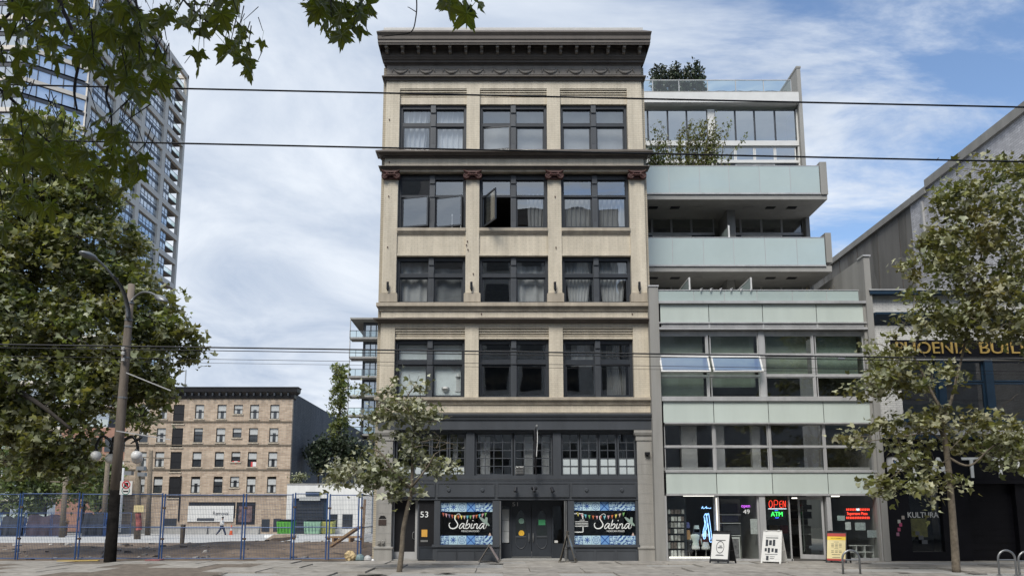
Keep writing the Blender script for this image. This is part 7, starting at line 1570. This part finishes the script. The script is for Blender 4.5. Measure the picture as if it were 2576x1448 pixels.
def stone(x, y, z, s, mat, name, label, group):
    b = MB(); V = []; 
    for k_ in range(8): sx, sy, sz = ((k_&1)*2-1, ((k_>>1)&1)*2-1, (k_>>2)*2-1); V.append((x+s*sx*rr.uniform(.5,1.2), y+s*sy*rr.uniform(.5,1.2), z+s*.5*sz*rr.uniform(.5,1.1)))
    b.add(V, [(0,2,3,1),(4,5,7,6),(0,1,5,4),(1,3,7,5),(3,2,6,7),(2,0,4,6)]); tag(b.build(name, mat), label, 'rubble', group)
for i in range(150):
    X = rr.uniform(-26,-5.2); Y = 27.4+rr.random()**1.7*19; stone(X, Y, lz(X,Y)+.02, rr.uniform(.03,.11)*(1+(Y-27)/25), rr.choice(rub), 'rubble_piece', 'loose piece of rubble or litter on the bare dirt of the vacant lot', 'rubble scattered on the lot')
pt = [at(x,y,42) for x, y in ((660,1367),(690,1352),(720,1350),(745,1347))]; tag(MB().tube(pt, [.12,.2,.18,.1], 7).build('fallen_log', M('pale_log', (.33,.27,.21), .9, var=.3, ns=3, bump=.6)), 'pale fallen log lying across the dirt mound', 'log')
Xb = at(676,1342,62).x; tag(MB().tube([(Xb-.3,62,-.28),(Xb+2.3,62,-.28)], .2, 8).build('pipe', MT['white']), 'white pipe lying by the street in front of the green dumpster', 'pipe')
# stump post in the lot
p, q = at(461,1318,40), at(457,1372,40); tag(MB().tube([Vector((q.x,40,lz(q.x,40)-.1)), p], [.10,.13], 7).build('short_post', MT['bark']), 'short broken post standing alone in the dirt', 'post')
# traffic cone and barriers far behind
cY_ = 74.; p = at(581,1344,cY_); CN = empty('traffic_cone', 'orange traffic cone on the street before the brick apartment', 'cone'); z0 = -.44
MB().lathe([(.25,0),(.25,.05),(.15,.06),(.04,.92),(.03,.95)], (p.x,cY_,z0), 12).build('cone', M('cone_orange', (.75,.12,.03), .6), CN); MB().lathe([(.105,.45),(.075,.65)], (p.x,cY_,z0), 12).build('white_band', MT['white'], CN); set_base(CN, (p.x,cY_,z0))
for i, a in enumerate((470,530,600)):
    Y = 77.; x0, x1 = PXx(a,1335,Y), PXx(a+52,1335,Y); o = MB().ext_x([(Y-.3,-.47),(Y+.3,-.47),(Y+.22,-.2),(Y+.1,.35),(Y-.1,.35),(Y-.22,-.2)], x0, x1).build('concrete_barrier', MT['concrete']); tag(o, 'pale concrete road barrier along the apartment wall', 'barrier', 'road barriers')
# walking person on the far street
PR = empty('person', 'person in white top and dark trousers striding past the banner', 'person'); pY = 73.; pp = at(556,1346,pY); z0 = -.435
J = {'pel':(0,0,.93),'ch':(.04,0,1.3),'nk':(.06,0,1.47),'hd':(.08,0,1.62),'lk':(.22,.09,.52),'lf':(.38,.09,.06),'lt':(.52,.09,.04),'rk':(-.10,-.09,.50),'rf':(-.42,-.09,.10),'rt':(-.32,-.09,.03),'ls':(.05,.2,1.38),'le':(-.1,.24,1.12),'lh':(-.16,.22,.9),'rs_':(.05,-.2,1.38),'re':(.14,-.24,1.12),'rh':(.33,-.22,1.02)}
def limb(keys, rads, nm, mat): MB().tube(spline([Vector(J[k_])+Vector((pp.x,pY,z0)) for k_ in keys], 4), [rads[min(int(i/4),len(rads)-2)]+(rads[min(int(i/4)+1,len(rads)-1)]-rads[min(int(i/4),len(rads)-2)])*(i/4-min(int(i/4),len(rads)-2)) for i in range(4*(len(keys)-1)+1)], 8).build(nm, mat, PR, smooth=True)
me = bpy.data.meshes.new('body'); ks = list(J); ed = [('pel','ch'),('ch','nk'),('nk','hd'),('pel','lk'),('lk','lf'),('lf','lt'),('pel','rk'),('rk','rf'),('rf','rt'),('ch','ls'),('ls','le'),('le','lh'),('ch','rs_'),('rs_','re'),('re','rh')]
me.from_pydata([Vector(J[k_])+Vector((pp.x,pY,z0)) for k_ in ks], [(ks.index(a),ks.index(c)) for a, c in ed], []); me.materials.append(M('skin', (.35,.22,.16), .6)); bo = bpy.data.objects.new('body', me); COL.objects.link(bo); bo.parent = PR
md = bo.modifiers.new('Skin','SKIN'); rad = {'pel':.13,'ch':.15,'nk':.06,'hd':.10,'lk':.065,'lf':.045,'lt':.04,'rk':.065,'rf':.045,'rt':.04,'ls':.07,'le':.045,'lh':.04,'rs_':.07,'re':.045,'rh':.04}
for i, k_ in enumerate(ks): me.skin_vertices[0].data[i].radius = (rad[k_],rad[k_]); me.skin_vertices[0].data[i].use_root = (k_ == 'pel')
bo.modifiers.new('Subsurf','SUBSURF').levels = 1
NV = M('dark_trousers', (.02,.03,.06), .8)
for kk in (('pel','lk','lf'),('pel','rk','rf')): limb(kk, [.15,.09,.07], 'trouser_leg', NV)
limb(('pel','ch','nk'), [.17,.21,.09], 'shirt', MT['white']); limb(('ls','le','lh'), [.09,.07,.05], 'sleeve', MT['white']); limb(('rs_','re','rh'), [.09,.07,.05], 'sleeve', MT['white'])
c_ = Vector(J['hd'])+Vector((pp.x,pY,z0)); MB().lathe([(.02,.13),(.09,.11),(.125,.03),(.12,-.02)], c_, 10).build('hair', MT['black'], PR)
set_base(PR, (pp.x,pY,z0))
# rubbish at the fence corner
p = at(880,1412,26.6); b = MB(); vs = []; rr2 = np.random.RandomState(8); n1_, n2_ = 14, 8
for i in range(n2_+1):
    for j in range(n1_): t = 6.2832*j/n1_; f_ = math.pi*i/n2_; r_ = .19*(1+rr2.uniform(-.25,.25)); vs.append((p.x+r_*math.sin(f_)*math.cos(t)*1.0, 26.6+r_*math.sin(f_)*math.sin(t)*.7, .17-r_*math.cos(f_)*.9))
tag(b.add(vs, [(i*n1_+j,i*n1_+(j+1)%n1_,(i+1)*n1_+(j+1)%n1_,(i+1)*n1_+j) for i in range(n2_) for j in range(n1_)]).build('crumpled_blanket', M('beige_blanket', (.50,.39,.22), .95, var=.4, ns=12, bump=.9, bs=30)), 'crumpled beige blanket lying at the corner post of the blue fence', 'blanket')
for i, (px, py, m_, lb) in enumerate(((905,1408,(.14,.2,.21),'grey green bag dropped behind the beige blanket'),(925,1405,(.42,.42,.42),'pale bundle against the foot of the stone pier'),(938,1410,(.6,.6,.6),'small white cup standing near the stone pier'))):
    p = at(px,py,26.7); s = (.16,.13,.05)[i]; b = MB(); b.lathe([(s*.5,0),(s*1.1,s*.3),(s,s*.9),(s*.5,s*1.4),(s*.2,s*1.5)], (p.x,26.7,.002), 9); tag(b.build('litter_item', M('litter_%d' % i, m_, .8, var=.4, ns=9)), lb, 'litter')
p = at(201,1414,26.3); tag(MB().bar((p.x-.75,26.3,.03),(p.x+.6,26.35,.05),.14,.025).build('yellow_board', M('yellow_timber', (.5,.36,.1), .8, var=.2)), 'yellow plank lying flat on the dirt at the fence foot', 'plank')
p = at(390,1408,26.5); tag(MB().box(p.x-.3,p.x+.2,26.4,26.75,.01,.07).build('flattened_box', M('red_grey_card', (.25,.10,.10), .8, var=.7, ns=5)), 'flattened reddish carton beside the charred pole', 'litter')
for i in range(60):
    X = rr.uniform(-17,13); Y = rr.uniform(20.8,26.6); b = MB(); s = rr.uniform(.012,.035); a_ = rr.uniform(0,3); b.add([(X+s*math.cos(a_+k_*1.57),Y+s*math.sin(a_+k_*1.57),.014+.006*(k_%2)) for k_ in range(4)], [(0,1,2,3)]); tag(b.build('fallen_leaf', MT['litterp'] if 'litterp' in MT and i % 3 else MT.setdefault('litterp', M('scrap', (.33,.28,.2), .8, var=.6))), 'small fallen leaf or scrap lying on the sidewalk paving', 'litter', 'scraps on the sidewalk')
p = at(1700,1446,21.2); tag(MB().box(p.x-.45,p.x+.45,20.95,21.45,-.01,.008).build('utility_cover', MT['rustp']), 'dark metal utility cover set in the sidewalk', 'cover')
